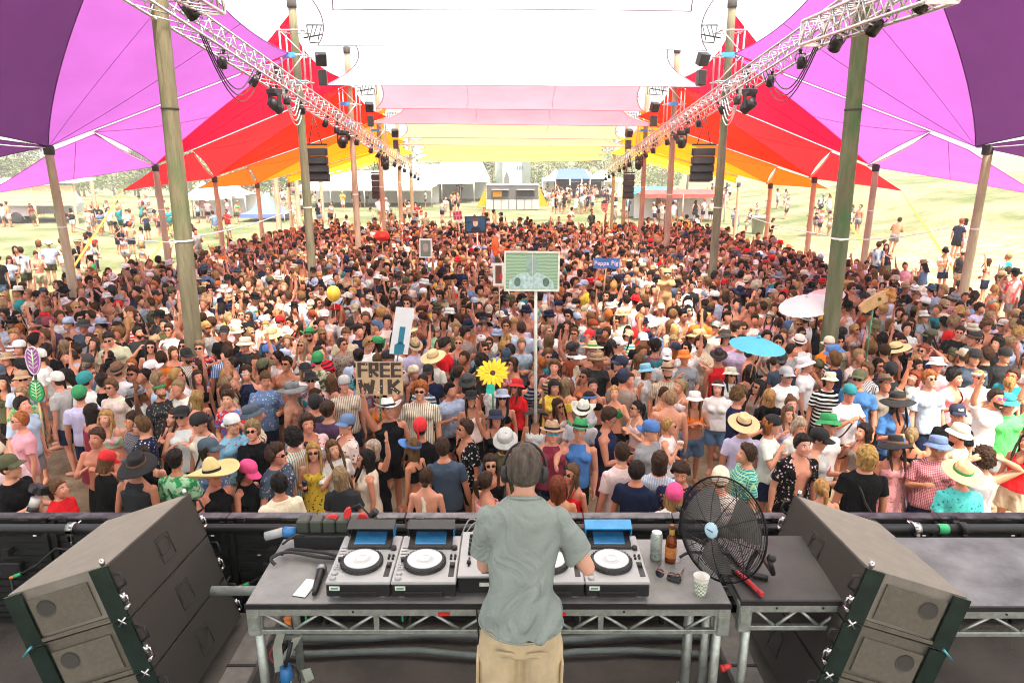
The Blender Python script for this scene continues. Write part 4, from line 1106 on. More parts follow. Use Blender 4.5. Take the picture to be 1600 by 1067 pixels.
HAIRC = dict(black=(.006, .005, .005), dark=(.016, .009, .006), brown=(.048, .023, .011), light=(.15, .075, .028), blonde=(.46, .27, .09), ash=(.33, .22, .115), silver=(.46, .38, .29), ginger=(.42, .13, .03), red=(.26, .055, .02), grey=(.20, .18, .16))
SKIN = dict(p=(.67, .32, .205), m=(.58, .255, .150), t=(.45, .18, .098), d=(.28, .12, .062))

# ---- materials driven by each object's own colour
def objcol(nt):
    return N(nt, 'ShaderNodeObjectInfo').outputs['Color']
def col2(nt):
    return N(nt, 'ShaderNodeAttribute', attribute_type='OBJECT', attribute_name='col2').outputs['Color']
def skin_mat():
    m, nt, bs = nodes_of('skin')
    oc = objcol(nt)
    c = mixrgb(nt, ramp(nt, noise(nt, 9, 4), .35, .7), mixrgb(nt, 1.0, oc, (.90, .80, .78), 'MULTIPLY'), oc)
    nt.links.new(c, bs.inputs['Base Color'])
    bs.inputs['Roughness'].default_value = .48
    bs.inputs['Specular IOR Level'].default_value = .3
    bump(nt, bs, noise(nt, 120, 2), .08, .004)
    return m
def cloth_mat(pat):
    m, nt, bs = nodes_of('clothing ' + pat)
    a, b = objcol(nt), col2(nt)
    tc = N(nt, 'ShaderNodeTexCoord')
    oi = N(nt, 'ShaderNodeObjectInfo')
    off = N(nt, 'ShaderNodeVectorMath', operation='SCALE'); off.inputs[0].default_value = (7.1, 3.3, 5.7)
    nt.links.new(oi.outputs['Random'], off.inputs['Scale'])
    vec = N(nt, 'ShaderNodeVectorMath', operation='ADD'); nt.links.new(tc.outputs['Object'], vec.inputs[0]); nt.links.new(off.outputs[0], vec.inputs[1])
    P = vec.outputs[0]
    def wave(scale, direction, lo, hi, src=None):
        w = N(nt, 'ShaderNodeTexWave', wave_type='BANDS', bands_direction=direction, i_Scale=scale, i_Distortion=.4)
        nt.links.new(src or tc.outputs['Object'], w.inputs[0])
        return ramp(nt, w.outputs['Fac'], lo, hi)
    if pat == 'plain': c = a
    elif pat == 'stripes': c = mixrgb(nt, wave(11, 'X', .80, .86), a, b)
    elif pat == 'bands': c = mixrgb(nt, wave(5, 'Z', .62, .66), a, b)
    elif pat == 'check':
        c = mixrgb(nt, wave(9, 'X', .72, .8), a, b); c = mixrgb(nt, wave(9, 'Z', .72, .8), c, b)
    elif pat == 'gingham':
        w1, w2 = wave(16, 'X', .45, .55), wave(16, 'Z', .45, .55)
        c = mixrgb(nt, mixrgb(nt, .5, w1, w2), a, b)
    elif pat in ('floral', 'leopard'):
        v = N(nt, 'ShaderNodeTexVoronoi', i_Scale=26 if pat == 'floral' else 46); nt.links.new(P, v.inputs[0])
        n2 = N(nt, 'ShaderNodeTexNoise', i_Scale=22, i_Detail=3); nt.links.new(P, n2.inputs[0])
        f = ramp(nt, v.outputs['Distance'], .30, .36, (1, 1, 1), (0, 0, 0))
        hue = mixrgb(nt, .45, b, v.outputs['Color'], 'OVERLAY') if pat == 'floral' else b
        keep = ramp(nt, n2.outputs[0], .45, .52)
        c = mixrgb(nt, mixrgb(nt, 1.0, f, keep, 'MULTIPLY'), a, hue)
    elif pat == 'blotch':
        n2 = N(nt, 'ShaderNodeTexNoise', i_Scale=11, i_Detail=4); nt.links.new(P, n2.inputs[0])
        c = mixrgb(nt, ramp(nt, n2.outputs[0], .47, .54), a, b)
        n3 = N(nt, 'ShaderNodeTexNoise', i_Scale=15, i_Detail=4); nt.links.new(tc.outputs['Object'], n3.inputs[0])
        c = mixrgb(nt, ramp(nt, n3.outputs[0], .58, .63), c, mixrgb(nt, .5, b, (.75, .70, .55)))
    shade = ramp(nt, noise(nt, 5, 4), .3, .7, (.84, .84, .84), (1, 1, 1))
    c = mixrgb(nt, 1.0, c, shade, 'MULTIPLY')
    nt.links.new(c, bs.inputs['Base Color'])
    bs.inputs['Roughness'].default_value = .85
    bs.inputs['Specular IOR Level'].default_value = .07
    fold = N(nt, 'ShaderNodeTexNoise', i_Scale=7, i_Detail=3, i_Distortion=1.2)
    mp = N(nt, 'ShaderNodeMapping'); mp.inputs['Scale'].default_value = (1, 1, .55); nt.links.new(P, mp.inputs[0]); nt.links.new(mp.outputs[0], fold.inputs[0])
    bump(nt, bs, fold.outputs[0], .55, .05)
    return m
CLOTH = {}
def cloth(pat):
    if pat not in CLOTH: CLOTH[pat] = cloth_mat(pat)
    return CLOTH[pat]
def hair_mat():
    m, nt, bs = nodes_of('hair')
    oc = objcol(nt)
    st = noise(nt, 38, 5, stretch=(1, 1, .16))
    c = mixrgb(nt, ramp(nt, st, .35, .68), mixrgb(nt, 1.0, oc, (.40, .36, .34), 'MULTIPLY'), mixrgb(nt, .014, oc, (.9, .7, .5)))
    nt.links.new(c, bs.inputs['Base Color'])
    bs.inputs['Roughness'].default_value = .55
    bs.inputs['Specular IOR Level'].default_value = .14
    bump(nt, bs, st, .9, .02)
    return m
def felt_mat(name, weave):
    m, nt, bs = nodes_of(name)
    oc = objcol(nt)
    nz = noise(nt, 70 if weave else 14, 4)
    c = mixrgb(nt, ramp(nt, nz, .3, .7), mixrgb(nt, 1.0, oc, (.72, .70, .66), 'MULTIPLY'), oc)
    nt.links.new(c, bs.inputs['Base Color']); bs.inputs['Roughness'].default_value = .85
    bump(nt, bs, nz, .4, .01)
    return m
M_SKIN, M_HAIR, M_FELT, M_STRAWHAT = skin_mat(), hair_mat(), felt_mat('hat cloth', 0), felt_mat('hat straw', 1)
M_EYE = pm('eye white', (.75, .73, .70), .3, bmp=0); M_IRIS = pm('eye and brow dark', (.015, .01, .008), .4, bmp=0)
m_, nt_, bs_ = nodes_of('lips')
nt_.links.new(mixrgb(nt_, 1.0, objcol(nt_), (.85, .45, .45), 'MULTIPLY'), bs_.inputs['Base Color']); M_LIPS = m_
m_, nt_, bs_ = nodes_of('sunglasses lens'); nt_.links.new(objcol(nt_), bs_.inputs['Base Color']); bs_.inputs['Roughness'].default_value = .08; M_LENS = m_

# ---- shape tools
SHOP = bpy.data.scenes.new('workshop')       # a scratch scene for joining shapes, removed at the end
def ell(mb, c, r, M=None, nu=14, nv=10):
    c = Vector(c)
    vs, fs = [], []
    for j in range(nv + 1):
        ph = PI * j / nv
        for i in range(nu):
            a = 2 * PI * i / nu
            p = Vector((r[0] * math.sin(ph) * math.cos(a), r[1] * math.sin(ph) * math.sin(a), r[2] * math.cos(ph)))
            vs.append(c + (M @ p if M else p))
    for j in range(nv):
        for i in range(nu):
            i2 = (i + 1) % nu
            fs.append((j * nu + i, (j + 1) * nu + i, (j + 1) * nu + i2, j * nu + i2))
    mb._add(vs, fs, True)
def rings(mb, rs, n=22, p=2.3):
    """rs: (cx, cy, z, rx, ry); superellipse rings, capped"""
    vs, fs = [], []
    for (cx, cy, z, rx, ry) in rs:
        for k in range(n):
            a = 2 * PI * k / n
            ca, sa = math.cos(a), math.sin(a)
            vs.append(Vector((cx + rx * math.copysign(abs(ca) ** (2 / p), ca), cy + ry * math.copysign(abs(sa) ** (2 / p), sa), z)))
    for i in range(len(rs) - 1):
        for k in range(n):
            k2 = (k + 1) % n
            fs.append((i * n + k, i * n + k2, (i + 1) * n + k2, (i + 1) * n + k))
    fs.append(list(range(n))[::-1]); fs.append([(len(rs) - 1) * n + k for k in range(n)])
    mb._add(vs, fs, True)
def solid(mb, voxel, smooth=2, ratio=1.0, wrinkle=0.0, seed=0):
    """union of everything in mb as one continuous skin"""
    me = mb.mesh('tmp', black)
    o = bpy.data.objects.new('tmp', me)
    SHOP.collection.objects.link(o)
    md = o.modifiers.new('r', 'REMESH'); md.mode = 'VOXEL'; md.voxel_size = voxel; md.use_smooth_shade = True
    if smooth:
        sm = o.modifiers.new('s', 'SMOOTH'); sm.factor = .5; sm.iterations = smooth
    if ratio < 1:
        dc = o.modifiers.new('d', 'DECIMATE'); dc.ratio = ratio
    SHOP.view_layers[0].update()
    out = bpy.data.meshes.new_from_object(o.evaluated_get(SHOP.view_layers[0].depsgraph))
    bpy.data.objects.remove(o); bpy.data.meshes.remove(me)
    out.materials.clear()
    if wrinkle:
        n = len(out.vertices)
        co = np.empty(n * 3); nr = np.empty(n * 3)
        out.vertices.foreach_get('co', co); out.vertex_normals.foreach_get('vector', nr)
        co = co.reshape(-1, 3); nr = nr.reshape(-1, 3)
        x, y, z = co.T
        w = np.sin(x * 31 + z * 23 + seed + 2 * np.sin(z * 11 + y * 9)) * .5 + np.sin(z * 47 - x * 19 + y * 27 + seed * 2) * .3 + np.sin(y * 39 + z * 13 + x * 8) * .3
        co += nr * (w * wrinkle)[:, None]
        out.vertices.foreach_set('co', co.ravel())
    out.polygons.foreach_set('use_smooth', [True] * len(out.polygons))
    out.update()
    return out

TORSO = dict(M=[(.80, .150, .108, 0), (.88, .168, .120, 0), (.96, .168, .118, 0), (1.06, .152, .108, 0), (1.16, .154, .110, 0), (1.26, .172, .120, 0), (1.34, .182, .120, .005), (1.395, .168, .102, .01), (1.44, .124, .082, .014), (1.475, .086, .070, .014), (1.50, .066, .062, .012)],
             F=[(.80, .150, .112, .005), (.88, .176, .125, .008), (.95, .168, .115, .005), (1.04, .134, .096, 0), (1.10, .126, .092, 0), (1.18, .138, .098, 0), (1.27, .152, .104, 0), (1.34, .156, .100, .004), (1.39, .144, .088, .01), (1.43, .106, .074, .014), (1.465, .070, .062, .014), (1.49, .054, .054, .012)])
ARMS = {  # (upper arm, forearm, curl) for the person's right arm (x<0 side mirrored in code), then left
    'rest': (((.22, .02, -1), (.10, -.22, -1), .5), ((.20, .05, -1), (.08, -.18, -1), .5)),
    'drink': (((.25, -.12, -1), (-.35, -.85, .45), 1.2), ((.22, .05, -1), (.02, -.3, -1), .5)),
    'clap': (((.28, -.40, -.85), (-.62, -.55, .62), .2), ((.28, -.40, -.85), (-.62, -.55, .62), .2)),
    'raise': (((.42, -.10, .92), (.10, -.12, 1), .1), ((.24, .0, -1), (-.2, -.7, -.3), .6)),
    'both': (((.5, -.12, .85), (.0, -.1, 1), .15), ((.5, -.12, .85), (.05, -.1, 1), .15)),
    'hips': (((.45, .18, -1), (-.55, -.25, -.6), .6), ((.24, .05, -1), (-.25, -.55, -.75), .6)),
    'point': (((.15, -.96, -.10), (-.1, -1, .05), .7), ((.22, .05, -1), (.05, -.3, -1), .5)),
    'mouth': (((.35, -.42, -.78), (-.62, -.28, .85), 1.0), ((.24, .0, -1), (-.35, -.7, -.2), .6)),
    'head': (((.88, .12, .52), (-.86, .05, .50), .5), ((.88, .12, .52), (-.86, .05, .50), .5)),
    'phone': (((.24, -.25, -.95), (-.30, -.88, .25), .9), ((.24, -.25, -.95), (-.32, -.88, .22), .9)),
    'spread': (((.95, -.12, -.10), (.88, -.42, .12), .2), ((.95, -.12, -.05), (.90, -.40, .15), .2)),
    'cross': (((.25, -.22, -.95), (-.85, -.50, .06), .6), ((.25, -.22, -.95), (-.85, -.54, .16), .6)),
}
HEADTURN = {'rest': (0, -9), 'drink': (10, -5), 'clap': (-8, -9), 'raise': (6, -14), 'both': (0, -15), 'hips': (-16, -6), 'point': (0, -8), 'mouth': (0, -8), 'head': (0, -4), 'phone': (0, 18), 'spread': (0, 2), 'cross': (14, -6)}
CRAN, JAW = ((0, .016, .026), (.078, .099, .104)), ((0, -.028, -.040), (.061, .072, .084))

class Proto:
    def __init__(s, sex, pose, vox=.010, ratio=.26, drop=0.0):
        s.sex, s.pose, s.g = sex, pose, {}
        f = sex == 'F'
        sh = (.166 if f else .190, .012, 1.365 if f else 1.372)
        yaw, pit = HEADTURN[pose]
        s.head = Matrix.Translation((0, -.020, (1.638 if not f else 1.622) - drop)) @ Matrix.Rotation(R(yaw), 4, 'Z') @ Matrix.Rotation(R(pit), 4, 'X')
        k = .93 if f else 1.0
        s.arm = []
        for sd, (up, fo, curl) in zip((-1, 1), ARMS[pose]):
            S = Vector((sd * sh[0], sh[1], sh[2]))
            u = Vector((sd * up[0], up[1], up[2])).normalized(); w = Vector((sd * fo[0], fo[1], fo[2])).normalized()
            E = S + u * .285 * k; Wr = E + w * .255 * k
            s.arm.append((S, E, Wr, u, w, curl))
        mb = MB()
        s.body_parts(mb)
        s.body = solid(mb, vox, 2, ratio)
        s.face()
        s.body.materials.append(M_SKIN); s.body.materials.append(M_EYE); s.body.materials.append(M_IRIS); s.body.materials.append(M_LIPS)
        s.body.polygons.foreach_set('material_index', s._mi)
    def body_parts(s, mb):
        f = s.sex == 'F'
        rings(mb, [(0, cy, z, rx, ry) for z, rx, ry, cy in TORSO[s.sex]])
        if f:
            for sx in (-1, 1): ell(mb, (sx * .068, -.072, 1.265), (.062, .058, .062))
        else:
            for sx in (-1, 1): ell(mb, (sx * .085, -.075, 1.30), (.085, .055, .062))
        hc = s.head.translation
        mb.tube([(0, .022, 1.43), (0, .012, 1.50), hc + Vector((0, .012, -.03))], [.062, .055, .056] if not f else [.052, .046, .048], 14)
        H = s.head
        for c, r in (CRAN, JAW): ell(mb, H @ Vector(c), r, H.to_3x3(), 18, 14)
        ell(mb, H @ Vector((0, -.072, -.098)), (.030, .026, .024), H.to_3x3())
        mb.tube([H @ Vector(p) for p in ((0, -.080, .026), (0, -.100, -.004), (0, -.104, -.022), (0, -.088, -.030))], [.009, .011, .016, .012], 8)
        for sx in (-1, 1):
            ell(mb, H @ Vector((sx * .079, .012, -.004)), (.011, .021, .031), H.to_3x3(), 8, 6)
            ell(mb, H @ Vector((sx * .036, -.076, -.030)), (.022, .018, .020), H.to_3x3(), 8, 6)
        ell(mb, H @ Vector((0, -.086, -.062)), (.022, .016, .012), H.to_3x3(), 8, 6)
        for sd in (-1, 1):
            q = .9 if f else 1.0
            mb.tube([(sd * .088, .0, .90), (sd * .094, -.005, .78), (sd * .096, -.008, .64), (sd * .094, -.004, .50), (sd * .094, .004, .44), (sd * .096, .018, .34), (sd * .096, .022, .20), (sd * .096, .024, .08)],
                    [.088, .098 if f else .094, .080, .058 * q, .052 * q, .058 * q, .044 * q, .037 * q], 12)
            mb.tube([(sd * .096, .060, .045), (sd * .098, .0, .05), (sd * .106, -.10, .038), (sd * .110, -.165, .030)], [.036, .042, .040, .028], 10)
        for sd, (S, E, Wr, u, w, curl) in zip((-1, 1), s.arm):
            q = .80 if f else 1.0
            ell(mb, S, (.060 * q, .058 * q, .062 * q))
            mb.tube([S, S + u * .10, S + u * .2, E, E + w * .07, E + w * .16, Wr, Wr + w * .02], [.056 * q, .053 * q, .046 * q, .040 * q, .043 * q, .037 * q, .027 * q, .026 * q], 12)
            s.hand(mb, sd, Wr, w, curl)
    def hand(s, mb, sd, Wr, w, curl):
        # palm faces inwards to the body's middle / front
        n = Vector((-sd * .9, -.35, 0)); n = (n - w * n.dot(w)).normalized()
        a = w.cross(n).normalized()
        if a.y > 0 or (abs(a.y) < .3 and a.z < 0): a = -a
        Mx = Matrix((a, n, w)).transposed()
        ell(mb, Wr + w * .055, (.040, .018, .052), Mx, 10, 8)
        for i, (off, ln) in enumerate(((-.030, .062), (-.010, .076), (.011, .080), (.031, .070))):
            fan = off * 3.2 * (1 - min(1, curl))
            d0 = (w + a * fan + n * .35 * curl).normalized(); d1 = (w * (1 - .7 * min(1, curl)) + a * fan + n * 1.1 * curl).normalized()
            p0 = Wr + w * .088 + a * off
            p1 = p0 + d0 * ln * .52; p2 = p1 + d1 * ln * .5
            mb.tube([p0 - w * .02, p0, p1, p2], [.0105, .0112, .0105, .0088], 7)
        t0 = Wr + w * .022 + a * .026
        t1 = t0 + (w * .6 + a * .75 + n * .3 * curl).normalized() * .042
        mb.tube([t0, t1, t1 + (w * .85 + a * .35 + n * .5 * curl).normalized() * .034], [.014, .0125, .010], 7)
    def hand_at(s, i):
        S, E, Wr, u, w, curl = s.arm[i]
        sd = (-1, 1)[i]
        n = Vector((-sd * .9, -.35, 0)); n = (n - w * n.dot(w)).normalized()
        return Wr + w * .085 + n * .035
    def face(s):
        bv = BVHTree.FromPolygons([v.co[:] for v in s.body.vertices], [p.vertices[:] for p in s.body.polygons])
        Hm = s.head
        def hit(x, z):
            o = Hm @ Vector((x, -.3, z)); d = (Hm.to_3x3() @ Vector((0, 1, 0)))
            r = bv.ray_cast(o, d)
            return (Hm.inverted() @ r[0]).y if r[0] is not None else -.085
        mb = MB()
        def patch(pts, m, proud=.0016):
            mb.cur = m
            vs = [Hm @ Vector((x, hit(x, z) - proud, z)) for x, z in pts]
            c = sum(vs, Vector()) / len(vs) + Hm.to_3x3() @ Vector((0, -.001, 0))
            n = len(vs)
            mb._add(vs + [c], [(i, (i + 1) % n, n) for i in range(n)], True)
        for sx in (-1, 1):
            ex, ez = sx * .030, .008
            patch([(ex + .0135 * math.cos(a), ez + .0065 * math.sin(a)) for a in [k * PI / 5 for k in range(10)]], 1)
            patch([(ex + .0060 * math.cos(a), ez + .0062 * math.sin(a)) for a in [k * PI / 4 for k in range(8)]], 2, .003)
            patch([(sx * .014, .026), (sx * .030, .033), (sx * .047, .027), (sx * .047, .022), (sx * .030, .027), (sx * .014, .020)], 2, .0022)
        patch([(-.023, -.062), (-.008, -.057), (0, -.059), (.008, -.057), (.023, -.062), (.010, -.072), (-.010, -.072)], 3, .002)
        nb = len(s.body.polygons)
        bm = bmesh.new(); bm.from_mesh(s.body)
        base = [bm.verts.new(v) for v in mb.v]
        mi = [0] * nb
        for f, m in zip(mb.f, mb.m):
            fc = bm.faces.new([base[i] for i in f]); fc.smooth = True; mi.append(m)
        bm.to_mesh(s.body); bm.free()
        s._mi = mi
    def torso(s, z0, z1, off, minx=0.0, flare=0.0):
        T = TORSO[s.sex]
        zs = np.array([t[0] for t in T]); X = np.array([t[1] for t in T]); Yr = np.array([t[2] for t in T]); C = np.array([t[3] for t in T])
        out = []
        n = max(4, int((z1 - z0) / .04))
        for i in range(n + 1):
            z = z0 + (z1 - z0) * i / n
            rx, ry, cy = np.interp(z, zs, X), np.interp(z, zs, Yr), np.interp(z, zs, C)
            k = max(0, (1.2 - z) / .4)
            out.append((0, cy, z, max(rx + off, minx) + flare * k, max(ry + off, minx * .72) + flare * k * .8))
        return out
    def straps(s, mb, r=.011, x=.075):
        f = s.sex == 'F'
        for sx in (-1, 1):
            mb.tube([(sx * x, -.128 if f else -.135, 1.29), (sx * x, -.105, 1.37), (sx * (x + .012), -.03, 1.455 if not f else 1.437), (sx * (x + .010), .05, 1.44 if not f else 1.425), (sx * (x - .005), .112, 1.34), (sx * (x - .01), .118, 1.28)], r, 7)
    def busts(s, mb, off):
        if s.sex == 'F':
            for sx in (-1, 1): ell(mb, (sx * .068, -.072, 1.265), (.062 + off, .058 + off, .062 + off))
        else:
            for sx in (-1, 1): ell(mb, (sx * .085, -.075, 1.30), (.085 + off, .055 + off, .062 + off))
    def garment(s, kind):
        if kind in s.g: return s.g[kind]
        mb = MB(); f = s.sex == 'F'; vox, wr = .012, .003
        if kind in ('tee', 'shirt', 'open'):
            off = .026 if kind == 'tee' else .029
            rings(mb, s.torso(.84 if not f else .88, 1.40, off, minx=.168 if not f else .150, flare=.012 if kind != 'tee' else .004) + [(0, .014, 1.435, .142 if not f else .122, .098), (0, .016, 1.472, .100 if not f else .084, .084)])
            s.busts(mb, off)
            for S, E, Wr, u, w, c in s.arm:
                q = .86 if f else 1.0
                ell(mb, S, (.066 * q, .066 * q, .070 * q))
                mb.tube([S - u * .02, S + u * .08, S + u * (.20 if kind != 'tee' else .17)], [.066 * q, .066 * q, .071 * q], 14)
            wr = .004
        elif kind == 'tank':
            rings(mb, s.torso(.86, 1.33, .024, minx=.165 if not f else 0) + [(0, .006, 1.375, .150 if not f else .128, .126), (0, .010, 1.43, .126 if not f else .104, .106), (0, .012, 1.466, .094 if not f else .078, .088)])
            s.busts(mb, .022)
        elif kind == 'cami':
            rings(mb, s.torso(.90, 1.315, .020)); s.busts(mb, .018); s.straps(mb)
        elif kind == 'crop':
            rings(mb, s.torso(1.15, 1.315, .016)); s.busts(mb, .016); s.straps(mb, .013)
        elif kind == 'bikini':
            rings(mb, s.torso(1.215, 1.245, .014)); s.busts(mb, .012); s.straps(mb, .008, .06)
        elif kind == 'halter':
            rings(mb, s.torso(.90, 1.12, .016)); s.busts(mb, .014)
            mb.tube([(-.03, .118, 1.06), (.0, .118, 1.2), (.035, .09, 1.38), (.05, .02, 1.46)], .02, 7); mb.tube([(.05, .118, 1.06), (.02, .115, 1.25), (-.05, .06, 1.44)], .016, 7)
            mb.tube([(-.05, -.12, 1.25), (-.04, -.05, 1.45)], .014, 7); mb.tube([(.05, -.12, 1.25), (.04, -.05, 1.45)], .014, 7)
        elif kind == 'dress':
            rings(mb, [(0, .004, .50, .235, .200), (0, .004, .70, .212, .175)] + s.torso(.86, 1.315, .020)); s.busts(mb, .016); s.straps(mb, .010)
            wr = .005
        elif kind in ('shorts', 'pants', 'skirt'):
            rings(mb, s.torso(.80, .94, .013))
            if kind == 'skirt': rings(mb, [(0, .004, .60, .215, .175), (0, .004, .86, .190, .140)])
            else:
                for sd in (-1, 1):
                    P = [(sd * .092, 0, .88), (sd * .100, -.005, .74), (sd * .102, -.006, .58)]; rr = [.100, .108, .112]
                    if kind == 'pants': P += [(sd * .100, 0, .44), (sd * .098, .015, .10)]; rr = [.100, .104, .090, .076, .066]
                    mb.tube(P, rr, 14)
            vox = .014
        me = solid(mb, vox, 2, .42, wr, seed=len(s.g) * 1.7 + len(s.pose))
        if kind == 'open':
            bm = bmesh.new(); bm.from_mesh(me)
            kill = [fc for fc in bm.faces if fc.calc_center_median().y < -.03 and abs(fc.calc_center_median().x) < .035 + .075 * max(0, (fc.calc_center_median().z - .84) / .6)]
            bmesh.ops.delete(bm, geom=kill, context='FACES')
            bm.to_mesh(me); bm.free()
        s.g[kind] = me
        return me
    def strap_mesh(s):
        if 'strap' in s.g: return s.g['strap']
        pts = []
        for k in range(25):
            a = 2 * PI * k / 24
            z = 1.17 + .27 * math.cos(a)
            T = s.torso(z, z + .02, .034, minx=.16)[0]
            # the loop runs over one shoulder and down to the other hip
            pts.append((T[3] * .98 * math.cos(a) * (.55 if math.cos(a) > 0 else 1), T[4] * 1.04 * math.sin(a) + .01, z + (.02 if z > 1.4 else 0)))
        mb = MB(); mb.tube(pts, .014, 6, caps=False)
        me = mb.mesh('bag_strap', black)
        s.g['strap'] = me
        return me
PROTO = {}
def proto(sex, pose):
    k = (sex, pose)
    if k not in PROTO: PROTO[k] = Proto(sex, pose)
    return PROTO[k]

# ---- hair, hats, glasses in head space (front = -y)
def head_r(d):
    best = 0
    for c, r in (CRAN, JAW):
        o = Vector((-c[0] / r[0], -c[1] / r[1], -c[2] / r[2])); v = Vector((d.x / r[0], d.y / r[1], d.z / r[2]))
        A, B, C = v.dot(v), 2 * o.dot(v), o.dot(o) - 1
        D = B * B - 4 * A * C
        if D > 0: best = max(best, (-B + math.sqrt(D)) / (2 * A))
    return best
def hairline(front):
    xs = [-1, -.3, .0, .25, .5, .75, 1.0]; ys = [-.80, -.62, -.38, .06, .46, .60, .63]
    return float(np.interp(front, xs, ys))
HAIR = {}
def sstep(a, b, x):
    t = max(0, min(1, (x - a) / (b - a)))
    return t * t * (3 - 2 * t)
def hair(style):
    if style in HAIR: return HAIR[style]
    r = random.Random(len(style) * 3 + 1)
    thick, nz, fr = {'short': (.019, .006, 22), 'crop': (.008, .002, 30), 'flat': (.006, .001, 20), 'swept': (.028, .008, 14), 'curly': (.042, .020, 26), 'long': (.020, .006, 16), 'pony': (.014, .004, 18), 'bun': (.014, .004, 18), 'bob': (.024, .007, 14), 'lowbun': (.014, .004, 18), 'shag': (.030, .010, 18), 'under': (.006, .002, 20)}[style]
    mb = MB()
    nu, nv = 40, 28
    vs, fs = [], []
    for j in range(nv + 1):
        ph = PI * j / nv
        for i in range(nu):
            a = 2 * PI * i / nu
            d = Vector((math.sin(ph) * math.cos(a), math.sin(ph) * math.sin(a), math.cos(ph)))
            front = -d.y / max(.05, math.hypot(d.x, d.y))
            h = d.z - hairline(front)
            if style in ('crop',): k = sstep(0, .2, h) * (1 + 1.6 * sstep(.3, .8, d.z))
            else: k = sstep(-.02, .16, h)
            bumpv = math.sin(fr * d.x + 3 * math.sin(9 * d.z)) * math.sin(fr * d.z + 2 * math.sin(7 * d.y)) + .6 * math.sin(fr * 1.7 * d.y + 5 * d.x)
            if style in ('swept', 'shag') and d.z > .3 and front > 0: bumpv += .8
            rad = head_r(d) + (thick + nz * bumpv) * k - .014 * (1 - k)
            vs.append(d * rad)
    for j in range(nv):
        for i in range(nu):
            i2 = (i + 1) % nu
            fs.append((j * nu + i, (j + 1) * nu + i, (j + 1) * nu + i2, j * nu + i2))
    mb._add(vs, fs, True)
    def curtain(zb, r0, r1, ang, yb=0.02, n=26):
        vs2, fs2 = [], []
        levels = 9
        for l in range(levels + 1):
            t = l / levels
            z = .05 + (zb - .05) * t
            R_ = r0 + (r1 - r0) * t
            A = R(ang) * (1 - .25 * t)
            ring = []
            for k in range(n + 1):
                a = PI / 2 - A + 2 * A * k / n
                w = 1 + .05 * math.sin(a * 19 + l * .4) + .04 * math.sin(a * 41)
                ring.append(Vector((R_ * .92 * w * math.cos(a), R_ * 1.12 * w * math.sin(a) + yb * t + .006, z + .012 * math.sin(a * 23) * t)))
            for k in range(n, -1, -1):
                a = PI / 2 - A + 2 * A * k / n
                q = R_ - .030 + .006 * t
                ring.append(Vector((q * .92 * math.cos(a), q * 1.12 * math.sin(a) + yb * t + .006, z)))
            vs2 += ring
        m2 = 2 * (n + 1)
        for l in range(levels):
            for k in range(m2):
                k2 = (k + 1) % m2
                fs2.append((l * m2 + k, (l + 1) * m2 + k, (l + 1) * m2 + k2, l * m2 + k2))
        fs2.append(list(range(m2))); fs2.append([levels * m2 + k for k in range(m2)][::-1])
        mb._add(vs2, fs2, True)
    if style == 'long':
        curtain(-.34, .100, .098, 112, .045)
        for sx in (-1, 1): mb.tube([(sx * .083, -.035, .03), (sx * .094, -.05, -.08), (sx * .088, -.085, -.20), (sx * .078, -.115, -.30)], [.016, .020, .022, .010], 8)
    if style == 'bob': curtain(-.135, .100, .104, 118, .005)
    if style == 'shag': curtain(-.10, .100, .108, 112, .005)
    if style == 'pony':
        mb.tube([(0, .105, .055), (0, .150, .060), (0, .172, .0), (0, .165, -.10), (0.01, .150, -.20)], [.022, .030, .034, .028, .008], 10)
    if style == 'bun': ell(mb, (0, .070, .130), (.042, .042, .036))
    if style == 'lowbun': ell(mb, (0, .128, -.030), (.042, .034, .036))
    HAIR[style] = solid(mb, .0075, 1, .30)
    HAIR[style].materials.append(M_HAIR)
    return HAIR[style]
HATS = {}
def warp(mb, fn):
    mb.v = [tuple(fn(Vector(v))) for v in mb.v]
